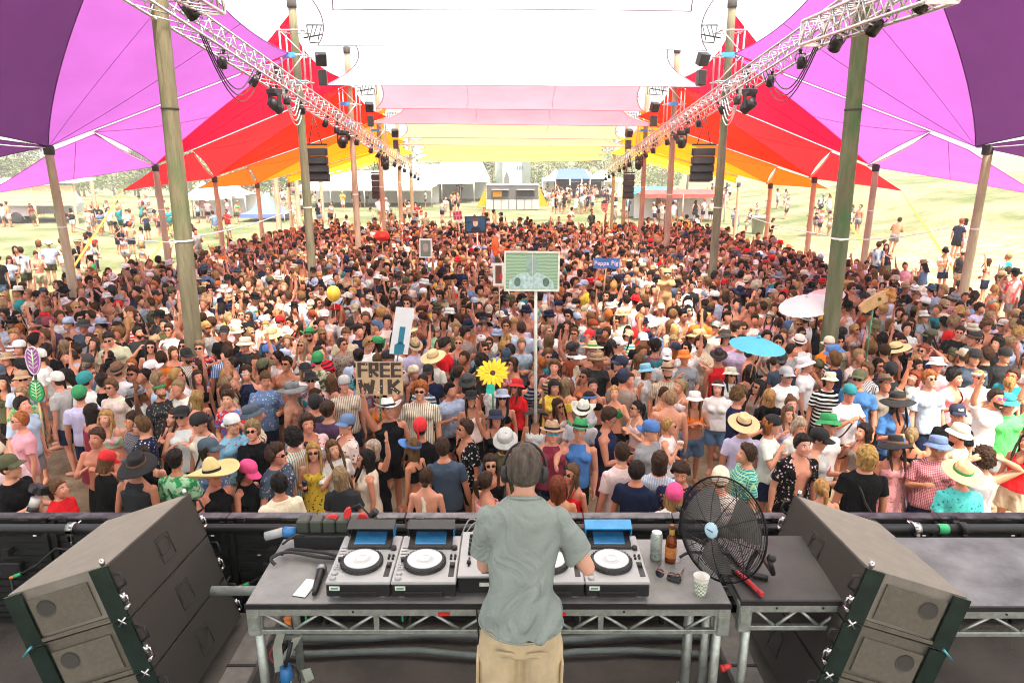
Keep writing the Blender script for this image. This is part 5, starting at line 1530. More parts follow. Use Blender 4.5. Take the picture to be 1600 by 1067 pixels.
def hat(kind):
    """returns (main mesh, band mesh or None) in head space"""
    if kind in HATS: return HATS[kind]
    a = MB(); b = None
    E = lambda p: Vector((p.x * .100, p.y * .122 + .012, p.z))
    z0 = .060
    def brim(mb, r0, r1, zf, n=36, th=.004, m=5):
        """ring brim; zf(t, angle) -> z"""
        vs, fs = [], []
        for side in (0, 1):
            for j in range(m + 1):
                t = j / m
                for k in range(n):
                    an = 2 * PI * k / n
                    rr = r0 + (r1 - r0) * t
                    vs.append(Vector((rr * math.cos(an), rr * math.sin(an), zf(t, an) + (th if side else 0))))
        o = (m + 1) * n
        for j in range(m):
            for k in range(n):
                k2 = (k + 1) % n
                fs.append((j * n + k, (j + 1) * n + k, (j + 1) * n + k2, j * n + k2)); fs.append((o + j * n + k, o + j * n + k2, o + (j + 1) * n + k2, o + (j + 1) * n + k))
        for k in range(n):
            k2 = (k + 1) % n
            fs.append((m * n + k, o + m * n + k, o + m * n + k2, m * n + k2))
        mb._add(vs, fs, True)
    def peak(mb, ang0=-62, ang1=62, ln=.72, droop=.030):
        n, m = 18, 6
        vs, fs = [], []
        for side in (0, 1):
            for j in range(m + 1):
                t = j / m
                for k in range(n + 1):
                    an = R(-90 + ang0 + (ang1 - ang0) * k / n)
                    c = math.cos((k / n - .5) * PI)
                    rr = 1.0 + ln * t * (c ** .6 if c > 0 else 0)
                    vs.append(Vector((rr * math.cos(an) * (1 - .10 * t), rr * math.sin(an), z0 - .008 - droop * t * (1 + .9 * (1 - c)) + (.005 if side else 0))))
        o = (m + 1) * (n + 1)
        for j in range(m):
            for k in range(n):
                q = [j * (n + 1) + k, (j + 1) * (n + 1) + k, (j + 1) * (n + 1) + k + 1, j * (n + 1) + k + 1]
                fs.append(q); fs.append([o + i for i in q[::-1]])
        for k in range(n):
            i0 = m * (n + 1) + k
            fs.append((i0, o + i0, o + i0 + 1, i0 + 1))
        mb._add(vs, fs, True)
    def fitted(profile, n=28):
        a.lathe([(r, z0 + z) for r, z in profile], n, close=True)
    if kind in ('cap', 'backcap'):
        fitted([(1.0, -.022), (1.015, .0), (1.0, .03), (.93, .062), (.76, .090), (.50, .106), (.2, .113), (.0, .114)])
        a.lathe([(.06, z0 + .112), (.07, z0 + .117), (0, z0 + .120)], 8)
        peak(a)
    elif kind == 'visor':
        a.lathe([(1.0, z0 - .02), (1.04, z0 - .018), (1.04, z0 + .02), (1.0, z0 + .022)], 28, close=False)
        peak(a, -75, 75, .95, .02)
    elif kind == 'headband':
        a.lathe([(.985, z0 - .018), (1.03, z0 - .014), (1.03, z0 + .014), (.98, z0 + .02)], 28, close=False)
    elif kind == 'beanie':
        fitted([(1.02, -.035), (1.05, -.02), (1.03, .01), (1.0, .05), (.86, .085), (.55, .108), (.0, .116)])
    elif kind == 'bandana':
        fitted([(1.0, -.03), (1.02, -.01), (1.0, .03), (.92, .065), (.74, .09), (.4, .106), (.0, .11)])
        a.tube([(0, 1.0, z0 - .01), (.15, 1.25, z0 - .03), (.2, 1.3, z0 - .10)], [.1, .12, .03], 8); 
    elif kind == 'bucket':
        fitted([(1.0, .0), (.99, .03), (.93, .075), (.84, .092), (.4, .098), (0, .099)])
        brim(a, .98, 1.50, lambda t, an: z0 + .006 - .050 * t - .006 * math.sin(3 * an) * t)
    elif kind == 'bowler':
        fitted([(1.0, .0), (1.0, .04), (.95, .075), (.8, .10), (.45, .118), (0, .123)])
        brim(a, .98, 1.42, lambda t, an: z0 + .002 - .008 * t + .020 * t * t * abs(math.cos(an)))
        b = MB(); b.lathe([(1.012, z0 + .006), (1.025, z0 + .01), (1.02, z0 + .032), (1.0, z0 + .034)], 28, close=False)
    elif kind in ('straw', 'sombrero', 'fedora', 'cowboy', 'floppy'):
        top = {'straw': .11, 'sombrero': .17, 'fedora': .115, 'cowboy': .125, 'floppy': .115}[kind]
        fitted([(1.0, .0), (.97, top * .35), (.92, top * .75), (.86, top * .95), (.72, top * 1.02), (.3, top * .97), (0, top * .90)] if kind != 'sombrero' else [(1.0, 0), (.92, .06), (.74, .12), (.5, .155), (.2, .172), (0, .175)])
        if kind in ('fedora', 'cowboy', 'straw'):
            def pinch(v):
                h = (v.z - z0) / top
                if h > .3 and math.hypot(v.x, v.y) < 1.0:
                    v = Vector((v.x * (1 - .26 * h * (1 if v.y < .1 else .5)), v.y, v.z - (.030 if kind != 'straw' else .015) * h * max(0, 1 - abs(v.x) * 2.2)))
                return v
            warp(a, pinch)
        R1 = {'straw': 2.15, 'sombrero': 3.0, 'fedora': 1.62, 'cowboy': 1.85, 'floppy': 2.15}[kind]
        zf = {'straw': lambda t, an: z0 - .022 * t + .006 * math.sin(2 * an + 1) * t, 'sombrero': lambda t, an: z0 - .03 * math.sin(PI * t) + .07 * t * t * (.5 + .5 * math.cos(2 * an)) - .02 * t,
              'fedora': lambda t, an: z0 - .016 * t + .022 * t * t * abs(math.cos(an)), 'cowboy': lambda t, an: z0 - .014 * t + .085 * t * t * math.cos(an) ** 2,
              'floppy': lambda t, an: z0 - .055 * t * t - .022 * t * math.sin(2 * an + .6)}[kind]
        brim(a, .98, R1, zf, 44, m=8)
        b = MB(); b.lathe([(1.012, z0 + .004), (1.03, z0 + .008), (1.015, z0 + .034), (.985, z0 + .036)], 32, close=False)
    warp(a, E)
    straw = kind in ('straw', 'sombrero')
    me = a.mesh('hat', M_STRAWHAT if straw else M_FELT)
    bme = None
    if b: warp(b, E); bme = b.mesh('hat_band', M_FELT)
    HATS[kind] = (me, bme)
    return HATS[kind]
def glasses_mesh(shape):
    mb = MB()
    if shape == 'round': w, h = .021, .020
    elif shape == 'wrap': w, h = .032, .016
    else: w, h = .0265, .0185
    for sx in (-1, 1):
        n = 14
        ring = []
        for k in range(n):
            a = 2 * PI * k / n
            q = 2.0 if shape == 'round' else 3.0
            x = w * math.copysign(abs(math.cos(a)) ** (2 / q), math.cos(a)); z = h * math.copysign(abs(math.sin(a)) ** (2 / q), math.sin(a))
            ring.append((sx * .032 + x, -.1035 + abs(sx * .032 + x) * .16, .009 + z))
        mb._add(ring + [(x, y + .004, z) for x, y, z in ring], [list(range(n)), [n + k for k in range(n)][::-1]] + [(k, (k + 1) % n, n + (k + 1) % n, n + k) for k in range(n)], False)
        mb.tube([(sx * (.032 + w), -.096, .014), (sx * .080, -.072, .016), (sx * .086, .0, .012)], .0028, 5)
    mb.tube([(-.012, -.102, .012), (.012, -.102, .012)], .0028, 5)
    return mb.mesh('sunglasses', M_LENS)
GLASS = {}
def glasses(shape):
    if shape not in GLASS: GLASS[shape] = glasses_mesh(shape)
    return GLASS[shape]
def beard_mesh():
    if 'beard' in GLASS: return GLASS['beard']
    mb = MB(); nu, nv = 30, 20; vs, fs = [], []
    for j in range(nv + 1):
        ph = PI * j / nv
        for i in range(nu):
            an = 2 * PI * i / nu
            d = Vector((math.sin(ph) * math.cos(an), math.sin(ph) * math.sin(an), math.cos(ph)))
            front = -d.y
            k = sstep(.0, .3, front) * sstep(-.36, -.56, d.z)
            vs.append(d * (head_r(d) + .011 * k - .02 * (1 - k)))
    for j in range(nv):
        for i in range(nu):
            i2 = (i + 1) % nu
            fs.append((j * nu + i, (j + 1) * nu + i, (j + 1) * nu + i2, j * nu + i2))
    mb._add(vs, fs, True)
    GLASS['beard'] = mb.mesh('beard', M_HAIR)
    return GLASS['beard']

def c4(c): return (*c, 1.0)
def jitter(c, r, k=.12):
    q = 1 + r.uniform(-k, k)
    return tuple(min(.95, x * q * (1 + r.uniform(-.05, .05))) for x in c)
TOPNAME = dict(tee='T-shirt', shirt='shirt', open='open shirt', tank='tank top', cami='strappy top', crop='crop top', bikini='bikini top', halter='halter top', dress='dress')
PATNAME = dict(plain='', stripes='striped ', bands='banded ', check='checked ', gingham='gingham ', floral='floral ', leopard='leopard print ', blotch='patterned ')
HATNAME = dict(cap='cap', backcap='backwards cap', visor='sun visor', headband='headband', beanie='beanie', bandana='bandana', bucket='bucket hat', bowler='bowler hat', straw='straw hat', sombrero='sombrero', fedora='fedora', cowboy='cowboy hat', floppy='floppy hat')
HAIRNAME = dict(short='short', crop='cropped', flat='short', swept='swept-back', curly='curly', long='long', pony='ponytailed', bun='top-knotted', bob='bobbed', lowbun='bun-tied', shag='shaggy', under='short')
HCN = dict(black='black', dark='dark brown', brown='brown', light='light brown', blonde='blonde', ash='ash blonde', silver='silvery', ginger='ginger', red='red', grey='grey')
CN = dict(offwhite='off-white', lightblue='light blue', sky='sky blue', palepink='pale pink', hotpink='hot pink', slate='slate blue', silver='light grey', denim='denim blue')
GCOL = dict(g=('square', (.012, .012, .014)), gr=('round', (.015, .014, .014)), gw=('wrap', (.012, .012, .013)), white=('square', (.75, .74, .70)), pinkg=('square', (.62, .03, .22)), blueg=('wrap', (.02, .42, .62)), orangeg=('wrap', (.75, .18, .01)), redg=('square', (.6, .02, .03)))
GNAME = dict(g='sunglasses', gr='round sunglasses', gw='wraparound sunglasses', white='white sunglasses', pinkg='pink sunglasses', blueg='blue mirrored sunglasses', orangeg='orange mirrored goggles', redg='red sunglasses')
POSEN = {'raise': 'one arm raised', 'both': 'both arms raised', 'point': 'pointing forward', 'mouth': 'hand at mouth', 'head': 'hands on head', 'phone': 'hands held together low', 'spread': 'arms spread', 'clap': 'hands together', 'cross': 'arms folded'}
def facing_word(d):
    d = (d + 180) % 360 - 180
    if abs(d) > 125: return 'back turned'
    if d > 45: return 'facing right'
    if d < -45: return 'facing left'
    return ''
PEOPLE = []
USED = set()
LANDMARKS = [(595, 592, 'the cardboard sign'), (770, 583, 'the sunflower'), (630, 530, 'the white spade board'), (1183, 540, 'the blue parasol'), (1265, 475, 'the white parasol'), (1302, 480, 'the green pole'), (303, 500, 'the thick left pole'),
             (55, 600, 'the leaf paddles'), (1368, 470, 'the cardboard boot'), (833, 560, 'the tall picture sign'), (822, 720, 'the booth'), (1125, 800, 'the fan'), (290, 780, 'the left speakers'), (1260, 790, 'the right speakers')]
def label_for(e, px, py):
    top = e['top']
    if top:
        tp = '%s %s%s' % (CN.get(e['tc'], e['tc']), PATNAME[e['pat']], TOPNAME[top])
    else: tp = 'no shirt' if e['sex'] == 'M' else 'bare shoulders'
    bits = []
    if e['hat']: bits.append('%s %s' % (CN.get(e['hc'], e['hc']), HATNAME[e['hat']]))
    else: bits.append('%s %s hair' % (HAIRNAME[e['hair']], HCN[e['hcol']]))
    if e['gl']: bits.append(GNAME[e['gl']])
    tail = [x for x in (POSEN.get(e['pose'], ''), facing_word(e['deg'])) if x]
    base = 'person in %s, %s' % (tp, ' and '.join(bits))
    lm = sorted(LANDMARKS, key=lambda l: math.hypot(l[0] - px, (l[1] - py) * 1.4))
    def where(l):
        dx, dy = px - l[0], py - l[1]
        if abs(dx) < 28: return ('below ' if dy > 0 else 'behind ') + l[2]
        return ('left of ' if dx < 0 else 'right of ') + l[2]
    cands = [base] + [base + ', ' + t for t in tail[::-1]] + ([base + ', ' + ', '.join(tail)] if len(tail) > 1 else [])
    cands += [base + ', ' + where(l) for l in lm[:3]] + ([base + ', ' + tail[-1] + ', ' + where(lm[0])] if tail else [])
    words = lambda t: len(t.replace('-', '').split())
    want = [c for c in cands[1:] + cands[:1] if words(c) <= 16] if e.get('fill') else [c for c in cands if words(c) <= 16]
    for c in want:
        if c not in USED:
            USED.add(c); return c
    return None
def add_person(e, pos, px, py):
    """e: attributes; pos: ground point under the head"""
    r = random.Random(int(px * 31 + py * 17))
    lab = label_for(e, px, py)
    tries = 0
    while lab is None and tries < 12:
        e['tc'] = r.choice(['white', 'black', 'grey', 'navy', 'pink', 'lightblue', 'beige', 'teal', 'sage', 'maroon', 'cream', 'olive', 'lilac']); e['hcol'] = r.choice(list(HCN)); tries += 1
        lab = label_for(e, px, py)
    P = proto(e['sex'], e['pose'])
    sc = e['sc']
    root = empty('person', pos, R(e['deg']), lab, 'person', 'crowd in front of the stage')
    wd = r.uniform(.92, 1.08)
    root.scale = (sc * wd * (-1 if e['mirror'] else 1), sc * wd, sc)
    root.rotation_euler = (R(r.gauss(0, 2.5)), R(r.gauss(0, 2.5)), R(e['deg']))
    sk = jitter(SKIN[e['skin']], r, .1)
    b = link('body', P.body, root); b.color = c4(sk)
    def wear(name, me, mat, c, c2=None, parent=root, M=None):
        o = bpy.data.objects.new(name, me); col.objects.link(o); o.parent = parent
        if M is not None: o.matrix_local = M
        o.color = c4(c)
        if c2 is not None: o['col2'] = [*c2, 1.0]
        if mat:
            if not me.materials: me.materials.append(None)
            o.material_slots[0].link = 'OBJECT'; o.material_slots[0].material = mat
        return o
    if e['top']:
        wear('dress' if e['top'] == 'dress' else 'top', P.garment(e['top']), cloth(e['pat']), jitter(COLS[e['tc']], r, .06), COLS[e['tc2']] if e['tc2'] else None)
    if e['top'] != 'dress': wear('shorts' if e['bot'] == 'shorts' else 'skirt' if e['bot'] == 'skirt' else 'trousers', P.garment(e['bot']), cloth('plain'), jitter(COLS[e['bc']], r, .1))
    hc = jitter(HAIRC[e['hcol']], r, .15)
    wear('hair', hair(e['hair'] if not e['hat'] else {'short': 'under', 'swept': 'under', 'crop': 'under', 'bun': 'lowbun', 'curly': 'shag'}.get(e['hair'], e['hair'])), None, hc, M=P.head)
    if e['hat']:
        me, bm_ = hat(e['hat'])
        M = P.head @ Matrix.Rotation(R(e.get('hatrot', 180 if e['hat'] == 'backcap' else r.uniform(-8, 8))), 4, 'Z') @ Matrix.Rotation(R(r.uniform(-12, 0)), 4, 'X')
        h = wear('hat', me, None, jitter(COLS[e['hc']], r, .06), M=M)
        if bm_: wear('hat_band', bm_, None, COLS[e.get('bandc') or ('black' if e['hc'] not in ('black', 'charcoal') else 'brown')], parent=h)
    if e['gl']:
        shp, gc = GCOL[e['gl']]
        up = Matrix.Identity(4) if not e.get('glup') else Matrix.Translation((0, .035, .085)) @ Matrix.Rotation(R(-25), 4, 'X')
        wear('sunglasses', glasses(shp), None, gc, M=P.head @ up)
    if e.get('beard'): wear('beard', beard_mesh(), None, hc, M=P.head)
    if e.get('strap'): wear('bag_strap', P.strap_mesh(), None, (.02, .02, .02))
    PEOPLE.append((root, e, P, px, py, pos, sc))
    return root
def parse(line):
    t = line.split()
    e = dict(deg=float(t[2]), sex=t[3][0], skin=t[3][1], pose=t[8], mirror=False, gl=None, strap=False, beard=False, hat=None, hc=None, top=None, tc=None, tc2=None, pat='plain')
    e['hair'], e['hcol'] = t[4].split(':')
    if t[5] != '-':
        q = t[5].split(':'); e['hat'], e['hc'] = q[0], q[1]
        if len(q) > 2: e['bandc'] = q[2]
    if t[6] != '-':
        q = t[6].split(':')
        e['top'] = q[0]; e['tc'] = q[1]; e['pat'] = q[2] if len(q) > 2 else 'plain'; e['tc2'] = q[3] if len(q) > 3 else None
    e['bot'], e['bc'] = t[7].split(':')
    e['sc'] = 1.0 if e['sex'] == 'M' else .945
    for x in t[9:]:
        if x in GCOL: e['gl'] = x
        elif x == 'glup': e['gl'] = 'g'; e['glup'] = True
        elif x == 'st': e['strap'] = True
        elif x == 'bd': e['beard'] = True
        elif x == 'mir': e['mirror'] = True
        elif x.startswith('sc='): e['sc'] = float(x[3:])
        elif x.startswith('hr='): e['hatrot'] = float(x[3:])
        elif x in ('can', 'cup'): e['item'] = x
    return float(t[0]), float(t[1]), e
# ================================================================== THE PERSON AT THE BOOTH
ARMS['booth'] = (((.56, -.12, -.80), (-.28, -.95, .06), .7), ((.06, -.40, -.92), (-.10, -.98, -.04), .7))
HEADTURN['booth'] = (-4, 14)
def bend(me, ang, z0=.92, z1=1.25):
    n = len(me.vertices); co = np.empty(n * 3); me.vertices.foreach_get('co', co); co = co.reshape(-1, 3)
    t = np.clip((co[:, 2] - z0) / (z1 - z0), 0, 1); t = t * t * (3 - 2 * t)
    a = -ang * t * -1
    y, z = co[:, 1].copy(), co[:, 2] - z0
    up = co[:, 2] > z0
    c, s_ = np.cos(a), np.sin(a)
    co[:, 1] = np.where(up, y * c - z * s_, y); co[:, 2] = np.where(up, y * s_ + z * c + z0, co[:, 2])
    me.vertices.foreach_set('co', co.ravel()); me.update()
def bend_matrix(M, ang, z0=.92):
    return Matrix.Translation((0, 0, z0)) @ Matrix.Rotation(ang, 4, 'X') @ Matrix.Translation((0, 0, -z0)) @ M
def booth_person():
    TORSO['M2'] = TORSO['M']
    P = Proto('M', 'booth', vox=.007, ratio=.5, drop=.045)
    LEAN = R(15)
    # roomy T-shirt with creases, finer than in the crowd
    mb = MB()
    rings(mb, [(0, .014, .885, .226, .186), (0, .010, .93, .212, .174), (0, .006, .99, .196, .158), (0, .002, 1.06, .176, .138), (0, 0, 1.16, .180, .140), (0, 0, 1.26, .192, .146), (0, .004, 1.34, .200, .144), (0, .010, 1.385, .196, .130), (0, .014, 1.425, .168, .116), (0, .016, 1.455, .132, .104), (0, .018, 1.485, .094, .090)], 30)
    for S, E, Wr, u, w, c in P.arm:
        S2 = S + Vector((0, 0, .0))
        ell(mb, S2, (.072, .072, .070))
        mb.tube([S2 - u * .02, S2 + u * .10, S2 + u * .16, S2 + u * .205], [.068, .070, .077, .082], 18)
    tee = solid(mb, .0085, 2, .6)
    n = len(tee.vertices); co = np.empty(n * 3); nr = np.empty(n * 3)
    tee.vertices.foreach_get('co', co); tee.vertex_normals.foreach_get('vector', nr)
    co = co.reshape(-1, 3); nr = nr.reshape(-1, 3); x, y, z = co.T
    w = .009 * np.sin(16 * z + 9 * np.sin(7 * x + .6) + 3 * y) * np.exp(-((z - .92) / .16) ** 2) + .012 * np.sin(34 * x + 20 * z + 2 * np.sin(14 * z)) * np.exp(-((z - 1.02) / .22) ** 2)
    w += .010 * np.sin(55 * (x * .8 + z * .6)) * np.exp(-((np.abs(x) - .16) / .07) ** 2) * np.exp(-((z - 1.28) / .12) ** 2) + .007 * np.sin(28 * z - 12 * np.abs(x)) * np.exp(-((z - 1.36) / .08) ** 2)
    w += .014 * np.exp(-((x * .9 + z - 1.02) / .018) ** 2) * (x > -.12) * (x < .12) * (y > 0)
    co += nr * w[:, None]
    tee.vertices.foreach_set('co', co.ravel()); tee.update()
    mb = MB()
    rings(mb, [(0, .004, .76, .178, .138), (0, .004, .84, .182, .142), (0, .004, .92, .160, .120), (0, .004, .96, .150, .110)], 26)
    for sd in (-1, 1): mb.tube([(sd * .098, .004, .90), (sd * .108, 0, .74), (sd * .112, -.002, .60), (sd * .112, -.002, .46)], [.104, .122, .126, .124], 18)
    shorts = solid(mb, .010, 2, .6, .005, 3)
    for me in (P.body, tee): bend(me, LEAN)
    H = bend_matrix(P.head, LEAN)
    root = empty('person', (.02, 2.84, FLOOR + .215), PI, 'person at the booth, seen from behind, in sage grey T-shirt and khaki shorts', 'person')
    root.scale = (.88, .94, .97); root.rotation_euler = (0, R(-1.5), PI)
    b = link('body', P.body, root); b.color = c4((.66, .38, .27))
    m, nt, bs = nodes_of('sage grey jersey')
    c = mixrgb(nt, ramp(nt, noise(nt, 90, 4), .3, .7), (.235, .280, .260), (.265, .310, .290))
    nt.links.new(c, bs.inputs['Base Color']); bs.inputs['Roughness'].default_value = .9; bs.inputs['Specular IOR Level'].default_value = .15
    fo = N(nt, 'ShaderNodeTexNoise', i_Scale=4.5, i_Detail=2, i_Distortion=2.2); tq = N(nt, 'ShaderNodeTexCoord'); nt.links.new(tq.outputs['Object'], fo.inputs[0]); bump(nt, bs, fo.outputs[0], .5, .06)
    link('t_shirt', tee, root, mat=m)
    mb = MB()
    # hems and collar
    rr = [(.222 * math.cos(a), .014 + .182 * math.sin(a), .80) for a in [2 * PI * i / 48 for i in range(49)]]
    mb.tube([(x_ * 1.012, y_ * 1.012, .889) for x_, y_, _ in rr], .0045, 5, caps=False)
    link('hem', mb.mesh('hem', m), root)
    mb = MB(); mb.tube([(.078 * math.cos(a), .014 + .078 * math.sin(a), 1.482 + .012 * math.sin(a)) for a in [2 * PI * i / 30 for i in range(31)]], .010, 7, caps=False)
    cme_ = mb.mesh('collar', m); bend(cme_, LEAN); link('collar', cme_, root)
    kh = pm('khaki cotton', (.54, .43, .26), .85, var=.14, scale=12, bmp=.3)
    link('shorts', shorts, root, mat=kh)
    for sd in (-1, 1):
        q = MB(); q.box((sd * .085, .146, .80), (.10, .008, .012), rot=(0, 0, -sd * .12)); q.build('back_pocket', kh, root)
        q = MB(); q.box((sd * .226, .02, .62), (.016, .13, .16), bev=.006); q.build('cargo_pocket', kh, root)
    hh = link('hair', hair('short').copy(), root); hh.matrix_local = H; hh.color = c4((.12, .105, .09))
    hp = empty('headphones', (0, 0, 0), label='black headphones worn by the person at the booth', cat='headphones')
    bpy.context.view_layer.update()
    hp.matrix_world = root.matrix_world @ H
    for sd in (-1, 1):
        q = MB(); q.lathe([(.030, .0), (.043, .004), (.045, .020), (.040, .034), (.020, .040), (0, .040)], 20, Matrix.Translation((sd * .088, .008, -.006)) @ Matrix.Rotation(sd * PI / 2, 4, 'Y')); q.build('ear_cup', black, hp)
        q = MB(); q.lathe([(.030, -.012), (.042, -.008), (.043, .004), (.030, .006)], 18, Matrix.Translation((sd * .088, .008, -.006)) @ Matrix.Rotation(sd * PI / 2, 4, 'Y')); q.build('ear_pad', cable_black, hp)
    q = MB(); q.tube([(.118 * math.sin(a), .010, .012 + .138 * math.cos(a)) for a in [R(-82) + R(164) * i / 20 for i in range(21)]], .008, 8); q.build('headband', black, hp)
    q = MB(); q.tube([(.10, -.01, -.05), (.11, -.05, -.15), (.10, -.16, -.28)], .004, 6); q.build('lead', cable_black, hp)
mb = MB(); mb.box((0, 2.5, FLOOR + .107), (1.2, .95, .212), bev=.01)
tag(mb.build('booth_riser', stage_black), 'low black riser under the person at the booth', 'riser')
booth_person()
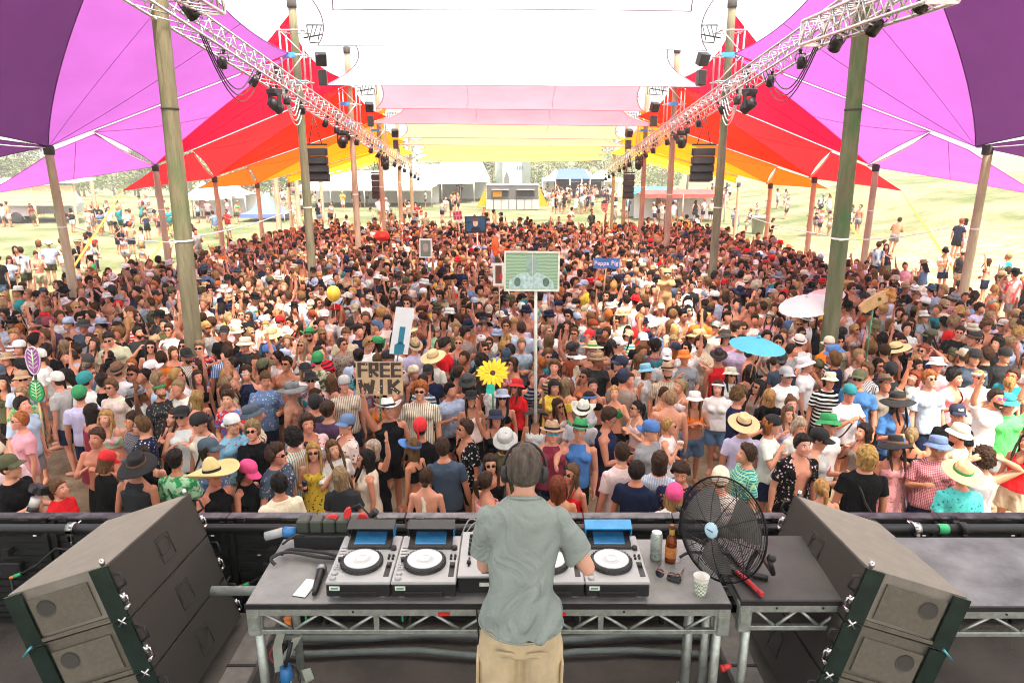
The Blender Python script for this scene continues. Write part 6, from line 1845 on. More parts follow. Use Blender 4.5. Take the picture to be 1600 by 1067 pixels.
ROSTER = '''
22 729 85 Mp short:brown cap:olive tee:black pants:black drink sc=1.04
91 766 80 Fp pony:light - tee:red shorts:black rest sc=.9
32 683 -25 Mp short:brown - shirt:white:stripes:lightblue shorts:navy rest st
25 658 -40 Mp short:ginger - tee:pink shorts:beige rest gw
146 680 5 Mm short:brown - - shorts:black clap sc=1.02
145 732 150 Fm bob:light cap:red tee:black shorts:black phone
193 732 178 Mm short:light floppy:black tank:charcoal shorts:black rest
177 650 5 Fp long:blonde - crop:pink:blotch:mint shorts:denim rest
134 648 150 Fm long:dark - dress:maroon shorts:black rest
212 654 -30 Mp curly:brown - shirt:grey:gingham:black shorts:navy rest orangeg
226 668 -80 Mp swept:light - shirt:navy:floral:white shorts:beige rest g
226 707 10 Mp short:dark - tank:black shorts:black mouth gr
14 703 -150 Mp short:brown cap:cream tee:palepink shorts:navy rest
288 656 12 Mp short:brown cap:black tank:white shorts:black clap gr
324 661 -20 Mp short:brown backcap:black tank:cream shorts:navy rest g st
363 664 55 Mp short:brown backcap:white shirt:sky:floral:rust shorts:beige rest
402 675 5 Mp curly:ash - tee:black shorts:black rest g
392 651 120 Mm short:brown bucket:slate shirt:cream:stripes:maroon shorts:beige rest
279 720 180 Mm crop:dark - shirt:green:blotch:mint shorts:beige rest st
328 707 75 Mm shag:brown cap:slate shirt:denim:floral:white shorts:black rest g
333 744 60 Mm short:brown sombrero:straw tank:black shorts:black rest
373 739 70 Fm bob:dark cap:hotpink tank:black shorts:black phone g can
426 710 70 Mp curly:brown - shirt:slate:floral:silver shorts:beige rest g
429 757 -140 Mm short:black - tee:cream shorts:black rest
261 651 -15 Fp long:brown - cami:maroon shorts:black clap
481 661 30 Mm shag:brown - open:palepink:floral:red shorts:black mouth can
461 686 -135 Mp curly:black - shirt:cream:stripes:teal shorts:navy rest
523 667 -50 Mp short:brown cap:denim open:palepink:floral:maroon shorts:black drink can
493 705 5 Fp long:blonde - dress:yellow:floral:olive shorts:black drink g can
536 702 35 Fp long:light - shirt:white shorts:denim mouth
545 745 178 Fp long:ash - tee:charcoal shorts:black rest
590 696 -30 Fp bob:silver - tank:black shorts:black raise g mir
580 716 -75 Fm long:black - tank:cream skirt:offwhite rest g
652 700 -120 Fm long:light visor:blue crop:black shorts:black rest
660 672 170 Mt short:dark bandana:red tee:black shorts:black rest
663 746 178 Fp lowbun:brown - halter:cream shorts:offwhite rest
606 640 20 Mm short:brown cowboy:white tank:black shorts:black raise
708 692 178 Mm short:brown - tee:slate shorts:black rest sc=1.05
734 670 -60 Mm swept:brown - open:black:floral:white shorts:black rest g
772 721 5 Fp long:brown - cami:black shorts:black rest gr
763 747 120 Fm pony:brown - cami:pink shorts:denim rest
787 686 178 Mm bob:light bucket:silver tee:olive shorts:black rest
766 652 10 Fm bob:brown bucket:navy cami:black shorts:denim raise
855 677 5 Mp short:brown fedora:tan tank:maroon shorts:navy rest blueg
833 652 -8 Fm long:dark floppy:black cami:white:plain shorts:black rest
892 672 -12 Mp short:brown cowboy:green tank:blue shorts:black point
877 757 172 Fm long:red - cami:rust shorts:black rest
896 738 -45 Fm long:light - cami:red shorts:denim rest g
944 650 75 Mm crop:brown - tank:navy shorts:maroon phone g sc=1.05
1018 676 45 Mp short:ash backcap:blue tee:grey shorts:navy rest
1048 668 65 Fp pony:blonde - tank:white shorts:denim mouth g cup
967 711 -160 Mp short:brown - shirt:palepink shorts:beige rest sc=1.03
994 733 150 Mm short:dark - tee:navy shorts:black rest
1029 718 160 Mp bob:brown - shirt:lightblue:stripes:white shorts:black rest
1065 746 -20 Mm swept:brown - shirt:navy:floral:orange shorts:black phone
1058 769 172 Fm long:blonde cap:hotpink tee:white shorts:black rest
898 650 165 Mm short:light cowboy:offwhite tee:silver shorts:grey rest
968 617 -5 Fp pony:blonde - bikini:green skirt:black mouth mir
1171 662 172 Mm short:brown straw:straw:black tee:lilac shorts:beige rest
1195 664 60 Mp shag:ginger backcap:black tee:white shorts:navy mouth
1166 709 -88 Mp swept:brown - shirt:teal:check:mint shorts:beige rest
1238 690 8 Mp short:dark - open:black:floral:palepink pants:black rest sc=1.06
1286 691 55 Mp short:brown cap:black tank:silver shorts:navy phone
1126 738 160 Mp short:brown cap:cream tee:offwhite shorts:navy rest
1306 766 178 Fp pony:blonde - cami:beige shorts:white rest sc=.9
1276 664 20 Mm short:brown bucket:green tee:white shorts:black rest g
1250 670 15 Fp bob:silver - tee:offwhite shorts:denim phone
1211 646 10 Fp long:light - cami:lilac shorts:denim mouth glup
1240 630 -5 Fp bun:light - tank:taupe shorts:black rest
1345 713 172 Mm shag:blonde - tee:black shorts:black rest st sc=1.05
1343 679 -75 Fp bob:dark - cami:taupe shorts:black mouth
1407 702 -8 Fm long:brown floppy:black dress:pink:floral:taupe shorts:black rest
1444 681 150 Fm pony:ash - cami:black shorts:denim rest
1459 700 -12 Mm short:ginger bucket:denim shirt:maroon:gingham:pink shorts:navy drink white
1491 650 -15 Mm short:dark cap:navy tee:black shorts:black rest
1508 680 -130 Mm short:brown bucket:offwhite:black tee:beige shorts:navy rest
1534 713 178 Mm curly:brown - tank:silver shorts:taupe head sc=1.03
1504 743 175 Mp short:brown straw:straw:green shirt:aqua:floral:teal shorts:beige rest
1405 630 12 Mt long:black floppy:black open:blue shorts:navy drink st
1472 597 3 Mp swept:ginger - shirt:lightblue shorts:navy rest gr sc=1.08
1537 617 5 Mm short:dark - shirt:white shorts:navy both pinkg bd sc=1.05
1533 588 -15 Mp short:blonde headband:white shirt:offwhite shorts:navy rest gr
1587 632 -10 Mm short:dark bucket:teal tee:lime shorts:grey head
1596 690 -60 Fm long:dark - cami:red shorts:beige rest
1410 588 -60 Fp bob:red - tank:white shorts:denim rest white
1382 601 5 Mt short:brown fedora:brown shirt:taupe shorts:black raise mir
1400 579 170 Mm short:dark cap:black tee:charcoal shorts:black rest
1434 570 8 Fm long:dark - bikini:tan shorts:denim rest
1463 571 -5 Mp short:brown bucket:white tee:pink shorts:navy rest redg
1454 545 -65 Mp short:red - tee:navy shorts:beige head g
1515 558 -12 Mm shag:light backcap:black shirt:slate shorts:navy rest st sc=1.06
1522 529 -80 Mm short:dark bowler:black tee:black shorts:black rest
1558 537 -70 Mp curly:dark - tee:charcoal shorts:navy rest
1579 558 0 Mp short:brown backcap:black tee:charcoal shorts:grey rest
1582 585 -60 Mm short:brown - tee:teal shorts:black rest redg
1572 602 160 Fp pony:blonde - cami:black shorts:denim rest
1361 580 -70 Mm swept:light - shirt:silver:stripes:black shorts:navy rest g
1347 594 -40 Mm short:brown cap:olive tee:blue shorts:navy rest g sc=1.05
1333 613 10 Mm short:brown backcap:teal tee:white shorts:black clap st
1289 593 -5 Mm shag:brown bucket:cream shirt:black:bands:white shorts:navy rest
1225 586 12 Mp short:brown cap:silver tee:white shorts:black rest g st
1158 620 85 Mm curly:light - shirt:navy shorts:navy phone sc=1.05
1087 617 0 Fm long:light bucket:white crop:orange shorts:denim clap
1129 606 -25 Fp bob:brown headband:white shirt:white shorts:denim rest
1134 586 5 Fm long:dark bucket:cream tee:white shorts:denim rest gr
1202 617 178 Fp long:blonde - tee:black shorts:black rest
1178 580 175 Fm long:dark - cami:charcoal shorts:black rest
1185 602 -60 Fm long:black - cami:taupe shorts:black rest g
1269 569 55 Mp short:brown bucket:white tee:white shorts:navy rest
1239 564 150 Mm short:dark backcap:charcoal tee:slate shorts:black rest
1256 537 178 Mp short:brown bowler:palepink tee:white shorts:beige rest
1303 552 75 Mp short:brown bucket:blue tank:white:bands:navy shorts:navy rest
1290 538 20 Mp short:brown backcap:cream tee:orange shorts:black rest
1127 527 -5 Mp bob:dark floppy:charcoal shirt:pink shorts:black rest
1131 559 170 Mt short:brown fedora:black tank:red shorts:black rest
1171 552 60 Mm short:brown - - shorts:navy drink
1205 500 -40 Fp long:brown fedora:beige shirt:pink shorts:denim rest
923 547 3 Mm short:dark straw:straw:green - shorts:black spread
888 557 60 Mm short:brown visor:white tee:beige shorts:grey mouth g
921 588 -35 Ft bun:dark - cami:orange shorts:black clap g
944 602 0 Fm pony:dark - bikini:black skirt:black rest
882 602 165 Fp long:ash - crop:yellow shorts:denim rest
909 627 60 Fp bob:black headband:blue tee:silver shorts:black rest
984 591 30 Fp pony:brown - bikini:navy shorts:denim hips
1010 581 45 Fm bob:brown bucket:sky tank:white shorts:denim rest g
1023 614 30 Fm lowbun:brown - cami:yellow shorts:denim rest gr
1044 623 178 Mp short:ash - - shorts:navy rest
1044 582 0 Mm short:brown fedora:tan shirt:beige:stripes:taupe shorts:navy rest bd
1065 599 -60 Fp pony:ash - cami:white skirt:lightblue rest
1004 640 -60 Fp pony:black - cami:palepink shorts:black clap g
1077 560 3 Mm short:brown bucket:orange shirt:grey shorts:navy mouth orangeg st
1041 559 175 Mp short:brown backcap:white tee:silver shorts:navy rest
974 568 -80 Mp short:brown cap:navy tank:black shorts:black rest
996 530 3 Mp short:brown cap:white tee:black shorts:black rest
966 537 70 Mp short:brown cap:white shirt:white shorts:beige mouth
917 525 -40 Mm short:brown cap:red tee:grey shorts:navy rest
959 590 160 Mm short:brown beanie:navy tee:taupe shorts:black rest
697 540 90 Mm short:dark - tee:red shorts:black phone sc=1.06
747 546 40 Mm swept:brown - shirt:slate:gingham:grey shorts:navy mouth g
675 560 155 Mp short:brown straw:straw:tan tee:offwhite shorts:white rest
672 582 5 Mm bob:black cap:black tee:navy shorts:navy rest redg
730 600 172 Fm long:dark bucket:charcoal cami:taupe skirt:black rest
736 625 5 Fm long:dark bucket:black cami:palepink shorts:black rest
785 623 3 Fm long:dark bucket:lightblue bikini:black shorts:black rest g st
806 608 -35 Fm long:brown bucket:red tee:red shorts:black rest g
826 590 12 Fp pony:ash - tank:navy:bands:grey shorts:denim rest
804 570 -55 Fm bob:brown - bikini:pink shorts:denim rest g
798 548 -60 Mm short:dark - tank:black shorts:black rest g
819 512 178 Mp short:brown - shirt:lightblue shorts:navy rest sc=1.06
850 533 -130 Mm bob:light - tee:navy shorts:navy rest sc=1.04
726 522 60 Mm bob:dark - shirt:taupe shorts:black phone
756 509 0 Mp short:brown floppy:black - shorts:black mouth g
684 517 5 Fp bob:light cap:black tee:mint shorts:denim rest
664 602 150 Mm short:dark - tee:slate:bands:silver shorts:navy rest
651 611 0 Mp curly:ginger - shirt:cream:stripes:brown shorts:beige rest g sc=1.05
542 603 18 Mp short:light backcap:silver shirt:cream:stripes:brown shorts:navy rest
491 596 15 Mp short:light bucket:black shirt:teal:blotch:pink shorts:black rest g st
470 582 40 Mp bob:blonde cap:black shirt:white pants:black rest
490 635 170 Mm short:dark cap:black tee:charcoal shorts:black rest
521 638 165 Mp crop:brown - tee:plum shorts:black rest
490 563 178 Mm short:dark beanie:green shirt:olive:blotch:sage shorts:navy rest
491 524 3 Mm short:dark cowboy:green open:red:floral:white shorts:black rest g bd
459 533 0 Fp bob:ash - cami:white shorts:denim head
507 551 50 Mp short:dark - tee:red:bands:navy shorts:navy rest
536 539 50 Mm short:brown - shirt:taupe:floral:black shorts:black rest g
549 558 178 Mm crop:black - tee:lightblue shorts:navy rest st
564 536 45 Mp short:blonde - tee:white shorts:beige phone glup
590 536 -60 Fm long:black bandana:green cami:red shorts:black rest
548 509 172 Mp short:dark backcap:black tee:white shorts:navy rest st
645 542 -160 Mp short:brown fedora:tan shirt:lilac pants:navy raise
515 598 175 Fp long:light - cami:offwhite skirt:white rest
450 558 -70 Fm bob:brown bucket:lightblue cami:white shorts:denim point
403 593 30 Mm short:light - shirt:denim:floral:lightblue shorts:navy phone sc=1.05
365 624 0 Mp crop:brown - tee:red:blotch:blue shorts:black mouth mir
350 602 100 Fp long:ash - cami:beige shorts:black rest
304 624 -120 Fp long:blonde - cami:black shorts:black rest
308 590 40 Fm long:brown - crop:black shorts:denim rest
254 611 50 Mm bun:light headband:green shirt:charcoal:floral:taupe shorts:black rest bd
245 575 110 Mp short:brown cap:white shirt:cream:stripes:brown shorts:beige rest
275 588 170 Fm long:dark - dress:tan:leopard:black shorts:black rest
292 558 60 Mt short:black cap:black shirt:offwhite:stripes:maroon shorts:navy spread bd
265 552 50 Fp bob:light - cami:pink shorts:denim point
293 540 0 Fm long:dark - cami:black shorts:black rest g
319 542 5 Mp crop:ash - shirt:red:blotch:navy shorts:black mouth g
344 552 -150 Mm short:brown - shirt:blue:stripes:white shorts:navy rest
358 572 -60 Fm pony:dark - cami:white skirt:white mouth
340 522 5 Mp short:dark cap:black tee:black shorts:black rest white
386 537 -5 Mp short:light bucket:cream shirt:charcoal shorts:black clap gr
379 519 40 Mm short:brown bucket:beige tank:black shorts:black rest
358 509 10 Mp short:brown bucket:cream tank:pink shorts:navy rest
416 521 175 Mm short:brown straw:straw:tan shirt:slate shorts:black rest
412 551 55 Mp short:brown cap:blue shirt:white shorts:denim drink cup
266 518 5 Mm crop:brown - shirt:white shorts:beige mouth g st
70 557 -70 Mp short:brown cap:white tee:white shorts:grey drink cup sc=1.06
106 596 -100 Mp short:brown cap:white tee:silver shorts:navy rest
127 596 165 Mp short:dark beanie:teal tee:white shorts:navy rest
129 614 -160 Mm short:brown cap:green tee:lilac shorts:navy rest
142 560 -50 Fp long:light - crop:black shorts:white rest
127 555 -40 Fp lowbun:brown - tank:lightblue shorts:denim rest
103 540 -85 Fm long:ash - cami:black shorts:black rest
171 558 -50 Ft lowbun:dark - bikini:tan shorts:black rest g
194 525 8 Mp short:dark - shirt:sage shorts:black phone g st sc=1.06
202 569 10 Fp bun:ginger - cami:black shorts:denim rest gw
187 603 -5 Mp swept:light - shirt:palepink:floral:mint shorts:beige rest g
186 582 175 Mp short:brown fedora:brown tee:white shorts:navy rest
169 593 178 Mm crop:dark - tee:black shorts:black rest
20 563 3 Fm bob:brown bucket:tan cami:black shorts:black rest
30 593 40 Mp short:brown bucket:tan tee:lightblue shorts:navy rest g
37 617 10 Fp bob:ash - shirt:tan:blotch:green shorts:black clap
27 635 80 Mp short:black - tee:lightblue shorts:grey rest
21 545 0 Mp bob:light backcap:white tee:charcoal shorts:black rest
52 521 5 Fp long:light - cami:tan shorts:denim rest
127 509 0 Mm short:brown bucket:charcoal tee:slate shorts:black rest
154 522 -5 Fp long:blonde - cami:sage shorts:denim rest g
78 507 175 Mp short:brown cap:maroon tee:plum shorts:black rest sc=1.04
130 533 0 Fp bob:brown - tee:grey shorts:denim rest
145 539 -5 Fp long:brown - cami:beige shorts:denim rest
216 519 60 Mm short:dark - tee:charcoal shorts:black mouth bd
1595 560 -30 Fm long:brown - crop:white shorts:denim rest g
8 598 20 Fm long:dark - cami:olive shorts:black rest
1000 565 -170 Fp long:light - cami:white shorts:denim rest
858 603 20 Fm bob:dark headband:black shirt:yellow:floral:rust shorts:denim rest
860 575 -10 Mp shag:light - tank:brown:bands:beige shorts:navy rest
'''
entries = []
for ln in ROSTER.strip().splitlines():
    px, py, e = parse(ln)
    zh = (1.64 if e['sex'] == 'M' else 1.62) * e['sc']
    p = on_z(px, py, zh)
    entries.append([px, py, e, Vector((p.x, p.y))])
# settle people who stand into each other
for it in range(30):
    for i in range(len(entries)):
        for j in range(i + 1, len(entries)):
            a, b = entries[i][3], entries[j][3]
            d = b - a
            if d.length < .36:
                n = d.normalized() if d.length > 1e-4 else Vector((1, 0))
                k = (.36 - d.length) * .25
                entries[i][3] = a - n * k; entries[j][3] = b + n * k
# more of the same crowd between them, further back
r = random.Random(21)
def clear(p, dmin, extra=()):
    return all((p - q[3]).length > dmin for q in entries) and all(math.hypot(p.x - s * 6.22, p.y - y) > .55 for s in (-1, 1) for y in PY)
WT = dict(tee=8, shirt=5, tank=4, cami=5, crop=2, bikini=2, open=1, none=2, dress=1)
def random_person(r):
    sex = 'M' if r.random() < .58 else 'F'
    if sex == 'M':
        top = r.choices(['tee', 'shirt', 'tank', 'open', None], [8, 5, 3.4, 2.2, 3.2])[0]; hr = r.choices(['short', 'crop', 'swept', 'curly', 'shag'], [6, 3, 2, 2, 1])[0]; bot = 'shorts'
    else:
        top = r.choices(['cami', 'tank', 'crop', 'bikini', 'tee', 'dress'], [6, 3, 3, 2, 2, 1])[0]; hr = r.choices(['long', 'pony', 'bun', 'bob', 'lowbun'], [7, 3, 1, 2, 1])[0]; bot = r.choice(['shorts', 'shorts', 'skirt'])
    tc = r.choices(['white', 'black', 'charcoal', 'grey', 'navy', 'lightblue', 'cream', 'pink', 'palepink', 'red', 'teal', 'beige', 'sage', 'maroon', 'denim', 'lilac', 'olive', 'yellow', 'orange', 'green'], [14, 7, 3, 3, 3.4, 4, 5, 3, 6, 1.5, 1.2, 3, 1.5, 1.2, 2, 2, 1.0, .7, .7, .6])[0]
    pat = r.choices(['plain', 'stripes', 'floral', 'blotch', 'check', 'bands'], [10, 2, 3, 1.5, 1, 1])[0] if top in ('shirt', 'open', 'tee', 'dress') else 'plain'
    if top == 'tee' and pat not in ('plain', 'bands'): pat = 'plain'
    tc2 = r.choice([c for c in ('white', 'navy', 'black', 'rust', 'teal', 'palepink', 'maroon') if c != tc])
    ht = r.choices([None, 'cap', 'backcap', 'bucket', 'straw', 'fedora', 'floppy', 'bowler', 'beanie', 'visor'], [30, 4, 2.4, 3.4, .3, .5, .4, .3, .3, .3])[0]
    hcol = {'straw': 'straw'}.get(ht) or r.choice(['black', 'black', 'white', 'cream', 'navy', 'beige', 'olive', 'grey', 'slate', 'charcoal', 'offwhite', 'tan', 'white', 'black', 'navy', 'red', 'lightblue'])
    deg = r.choices([r.gauss(0, 28), r.gauss(60, 25), r.gauss(-60, 25), r.gauss(180, 30)], [10, 2.2, 2.2, 3])[0]
    return dict(deg=deg, sex=sex, skin=r.choices('pmtd', [8, 6, 1.6, .3])[0], pose=r.choices(['rest', 'drink', 'clap', 'raise', 'hips', 'mouth', 'phone', 'cross', 'both'], [5, 3, 2.4, 1.7, 2.0, 1.6, 1.4, 1.2, .6])[0], mirror=r.random() < .4,
                gl=r.choices([None, 'g', 'gr', 'gw', 'white'], [9, 5, 3, 1.5, .4])[0], strap=r.random() < .1, beard=sex == 'M' and r.random() < .15, hat=ht, hc=hcol if ht else None, top=top, tc=tc, tc2=tc2 if pat != 'plain' else None, pat=pat,
                hair=hr, hcol=r.choices(['black', 'dark', 'brown', 'light', 'blonde', 'ash', 'ginger', 'red'], [2.2, 6, 6, 3.6, 2.2, 1.8, .6, .4])[0], bot=bot, bc=r.choice(['black', 'navy', 'denim', 'beige', 'grey', 'white', 'olive']), sc=(1.0 if sex == 'M' else .945) * r.uniform(.95, 1.05))
tries = 0
while len(entries) < 296 and tries < 6000:
    tries += 1
    px, py = r.uniform(4, 1596), r.uniform(505, 600)
    if px < 45 and py < 520: continue
    p3 = on_z(px, py, 1.62)
    p = Vector((p3.x, p3.y))
    if not clear(p, .56): continue
    e = random_person(r); e['fill'] = True
    entries.append([px, py, e, p])
for px, py, e, p in entries:
    add_person(e, (p.x, p.y, 0), px, py)

# ---- cans and cups held by people
can_me = MB().lathe([(.0, 0), (.026, 0), (.031, .006), (.033, .02), (.033, .135), (.027, .150), (.027, .154), (.024, .150), (0, .149)], 14)
cup_me = MB().lathe([(0, 0), (.030, 0), (.044, .115), (.046, .117), (.042, .114), (.029, .01), (0, .01)], 14)
CANS = [pm('pale drinks can', (.66, .68, .70), .3, .5, var=.3, scale=30), pm('dark drinks can', (.03, .04, .06), .3, .4)]
CUPW = pm('paper cup', (.82, .81, .76), .7); CUPB = pm('blue plastic cup', (.05, .30, .62), .4)
cme = [can_me.mesh('can', CANS[0]), can_me.mesh('can', CANS[1])]
ume = [cup_me.mesh('cup', CUPW), cup_me.mesh('cup', CUPB)]
ci = 0
bpy.context.view_layer.update()
for root, e, P, px, py, pos, sc in PEOPLE:
    it = e.get('item')
    if not it: continue
    hnd = 0
    M = root.matrix_world @ Matrix.Translation(P.hand_at(hnd))
    o = link('drink_can' if it == 'can' else 'drinking_cup', (cme if it == 'can' else ume)[ci % 2])
    o.matrix_world = Matrix.Translation(M.translation - Vector((0, 0, .06))) @ Matrix.Rotation(R(8), 4, 'X')
    who = root['label'].split(',')[0].replace('person in ', '')
    tag(o, '%s held by the person in %s' % (['pale drinks can', 'dark drinks can', 'white paper cup', 'blue plastic cup'][(0 if it == 'can' else 2) + ci % 2], who), 'can' if it == 'can' else 'cup', 'drinks held in the crowd')
    ci += 1

# ================================================================== THE CROWD BEHIND, one mass
def arrays(me):
    me.calc_loop_triangles()
    n = len(me.vertices); co = np.empty(n * 3); me.vertices.foreach_get('co', co)
    t = np.empty(len(me.loop_triangles) * 3, dtype=np.int32); me.loop_triangles.foreach_get('vertices', t)
    return co.reshape(-1, 3), t.reshape(-1, 3)
def thin(me, target):
    o = bpy.data.objects.new('tmp', me); SHOP.collection.objects.link(o)
    me.calc_loop_triangles()
    nt_ = len(me.loop_triangles)
    tr = o.modifiers.new('t', 'TRIANGULATE')
    d = o.modifiers.new('d', 'DECIMATE'); d.ratio = min(1, target / max(1, nt_))
    SHOP.view_layers[0].update()
    out = bpy.data.meshes.new_from_object(o.evaluated_get(SHOP.view_layers[0].depsgraph))
    bpy.data.objects.remove(o)
    a = arrays(out); bpy.data.meshes.remove(out)
    return a
TPL = {}
NPR = np.random.RandomState(8)
def tpl(key, me, n):
    if key not in TPL: TPL[key] = thin(me, n)
    return TPL[key]
def xf(co, M):
    A = np.array(M)
    return co @ A[:3, :3].T + A[:3, 3]
def crowd_mass(spots, name, label, lod=1.0):
    V, T, C = [], [], []
    nv = 0
    r = random.Random(5)
    for (x, y, z, deg, far) in spots:
        e = random_person(r)
        if deg is not None: e['deg'] = deg
        P = proto(e['sex'], e['pose'])
        k = (e['sex'], e['pose'])
        q = lod * (1.0 if not far else .55)
        sfx = 'n' if not far else 'f'
        sk = jitter(SKIN[e['skin']], r, .12)
        parts = [(tpl(('b', sfx) + k, P.body, 490 * q), sk, None)]
        if e['top']: 
            tcol = jitter(COLS[e['tc']], r, .12)
            parts.append((tpl((e['top'], sfx) + k, P.garment(e['top']), 230 * q), tcol, None, COLS[e['tc2']] if e['tc2'] else None))
        if e['top'] != 'dress': parts.append((tpl((e['bot'],) + k, P.garment(e['bot']), 90), jitter(COLS[e['bc']], r, .12), None))
        hs = e['hair'] if not e['hat'] else {'short': 'under', 'swept': 'under', 'crop': 'under', 'bun': 'lowbun', 'curly': 'shag'}.get(e['hair'], e['hair'])
        parts.append((tpl(('h', hs), hair(hs), 150), jitter(HAIRC[e['hcol']], r, .2), P.head))
        if e['hat']:
            rz = 180 if e['hat'] == 'backcap' else r.uniform(-10, 10)
            parts.append((tpl(('hat', e['hat']), hat(e['hat'])[0], 130), jitter(COLS[e['hc']], r, .1), P.head @ Matrix.Rotation(R(rz), 4, 'Z')))
        if e['gl'] and not far:
            parts.append((tpl(('g', sfx, e['gl']), glasses(GCOL[e['gl']][0]), 60), GCOL[e['gl']][1], P.head))
        W = Matrix.Translation((x, y, z)) @ Matrix.Rotation(R(r.gauss(0, 4)), 4, 'X') @ Matrix.Rotation(R(r.gauss(0, 4)), 4, 'Y') @ Matrix.Rotation(R(e['deg']), 4, 'Z') @ Matrix.Diagonal((e['sc'] * r.uniform(.9, 1.1), e['sc'] * r.uniform(.9, 1.1), e['sc'] * r.uniform(.96, 1.04), 1))
        if e['mirror']: W = W @ Matrix.Scale(-1, 4, (1, 0, 0))
        for (co, tr), c, M, *c2 in parts:
            co = xf(co, W @ M if M is not None else W)
            V.append(co); T.append((tr[:, ::-1] if e['mirror'] else tr) + nv); nv += len(co)
            cc = np.tile(np.array([*c, 1.0]), (len(co), 1))
            if c2 and c2[0]:
                pick = NPR.random(len(co)) < .42
                cc[pick, :3] = c2[0]
            C.append(cc)
    V = np.concatenate(V); T = np.concatenate(T); C = np.concatenate(C)
    me = bpy.data.meshes.new(name)
    me.vertices.add(len(V)); me.vertices.foreach_set('co', V.astype(np.float32).ravel())
    me.loops.add(len(T) * 3); me.loops.foreach_set('vertex_index', T.astype(np.int32).ravel())
    me.polygons.add(len(T)); me.polygons.foreach_set('loop_start', np.arange(0, len(T) * 3, 3, dtype=np.int32))
    at = me.color_attributes.new('tone', 'FLOAT_COLOR', 'POINT'); at.data.foreach_set('color', C.astype(np.float32).ravel())
    me.polygons.foreach_set('use_smooth', np.ones(len(T), dtype=bool))
    me.update(calc_edges=True); me.validate()
    if 'crowd tones' not in MATS:
        m, nt, bs = nodes_of('crowd tones')
        a = N(nt, 'ShaderNodeAttribute', attribute_name='tone')
        c = mixrgb(nt, ramp(nt, noise(nt, 9, 4), .35, .68), mixrgb(nt, 1.0, a.outputs['Color'], (.62, .58, .57), 'MULTIPLY'), a.outputs['Color'])  # random darkening in the colour stands in for shaded folds and creases
        nt.links.new(c, bs.inputs['Base Color']); bs.inputs['Roughness'].default_value = .75
        bs.inputs['Specular IOR Level'].default_value = .1
        bump(nt, bs, noise(nt, 14, 3), .6, .04)
        MATS['crowd tones'] = m
    me.materials.append(MATS['crowd tones'])
    return tag(link(name, me), label, 'crowd', kind='stuff')
r = random.Random(33)
spots, cells = [], {}
for q in entries: cells.setdefault((int(q[3].x // .7), int(q[3].y // .7)), []).append(q[3])
def far_ok(p, dmin):
    cx, cy_ = int(p.x // .7), int(p.y // .7)
    for i in (-1, 0, 1):
        for j in (-1, 0, 1):
            for q in cells.get((cx + i, cy_ + j), ()):
                if (p - q).length < dmin: return False
    return True
def inside(x, y):
    # outline of the packed crowd on the ground
    if y > 36.5: return 0
    left = -13.6 + (.0 if y < 18 else (y - 18) * .17); rgt = np.interp(y, [9, 13, 16, 19, 24, 30, 37], [10, 12.5, 12.5, 12.2, 11.5, 11.0, 9.5])
    if x < left or x > rgt: return 0
    edge = min(x - left, rgt - x, (36.5 - y) * .9)
    return 1.0 if edge > 1.6 else .30 + .4 * edge / 1.6
tries = 0
while tries < 60000:
    tries += 1
    y = r.uniform(9.6, 36.5); x = r.uniform(-14, 14)
    if y < 10.3 or (y < 12 and not 160 < to_px((x, y, 1.6))[0] < 1060): continue
    w = inside(x, y)
    if r.random() > w: continue
    p = Vector((x, y))
    if any(math.hypot(x - s * 6.22, y - yy) < .5 for s in (-1, 1) for yy in PY) or any(math.hypot(x - s * ox, y - oy) < .4 for s in (-1, 1) for ox, oy, _ in OUT): continue
    if not far_ok(p, .345 + .13 * (.5 + .5 * math.sin(x * 1.7 + 2 * math.sin(y * 1.1)) * math.sin(y * 1.9 + x * .6))): continue
    cells.setdefault((int(x // .7), int(y // .7)), []).append(p)
    spots.append((x, y, ground_z(x, y), None, y > 22))
print('crowd', len(spots), 'people', len(entries), 'protos', len(PROTO))
crowd_mass(spots, 'crowd', 'dense crowd of festival-goers packed under the canopy behind the front rows')
# people scattered over the field
r = random.Random(61); spots = []
def scatter(n, x0, x1, y0, y1, tight=0):
    for _ in range(n):
        x, y = r.uniform(x0, x1), r.uniform(y0, y1)
        spots.append((x, y, ground_z(x, y), r.uniform(0, 360), True))
        if r.random() < .5: spots.append((x + .6, y + r.uniform(-.4, .4), ground_z(x + .6, y), r.uniform(0, 360), True))
scatter(26, -24, -14.5, 23, 38); scatter(30, -40, -13, 40, 62); scatter(28, -12, 12, 38, 52); scatter(22, -30, 20, 52, 66)
scatter(38, 3, 10, 60, 86); scatter(22, -28, -6, 66, 84); scatter(20, 10, 26, 52, 80); scatter(12, 12.5, 17, 19, 30); scatter(10, 12, 22, 32, 46)
crowd_mass(spots, 'scattered_crowd', 'people strolling and standing on the open field around the canopy', .8)
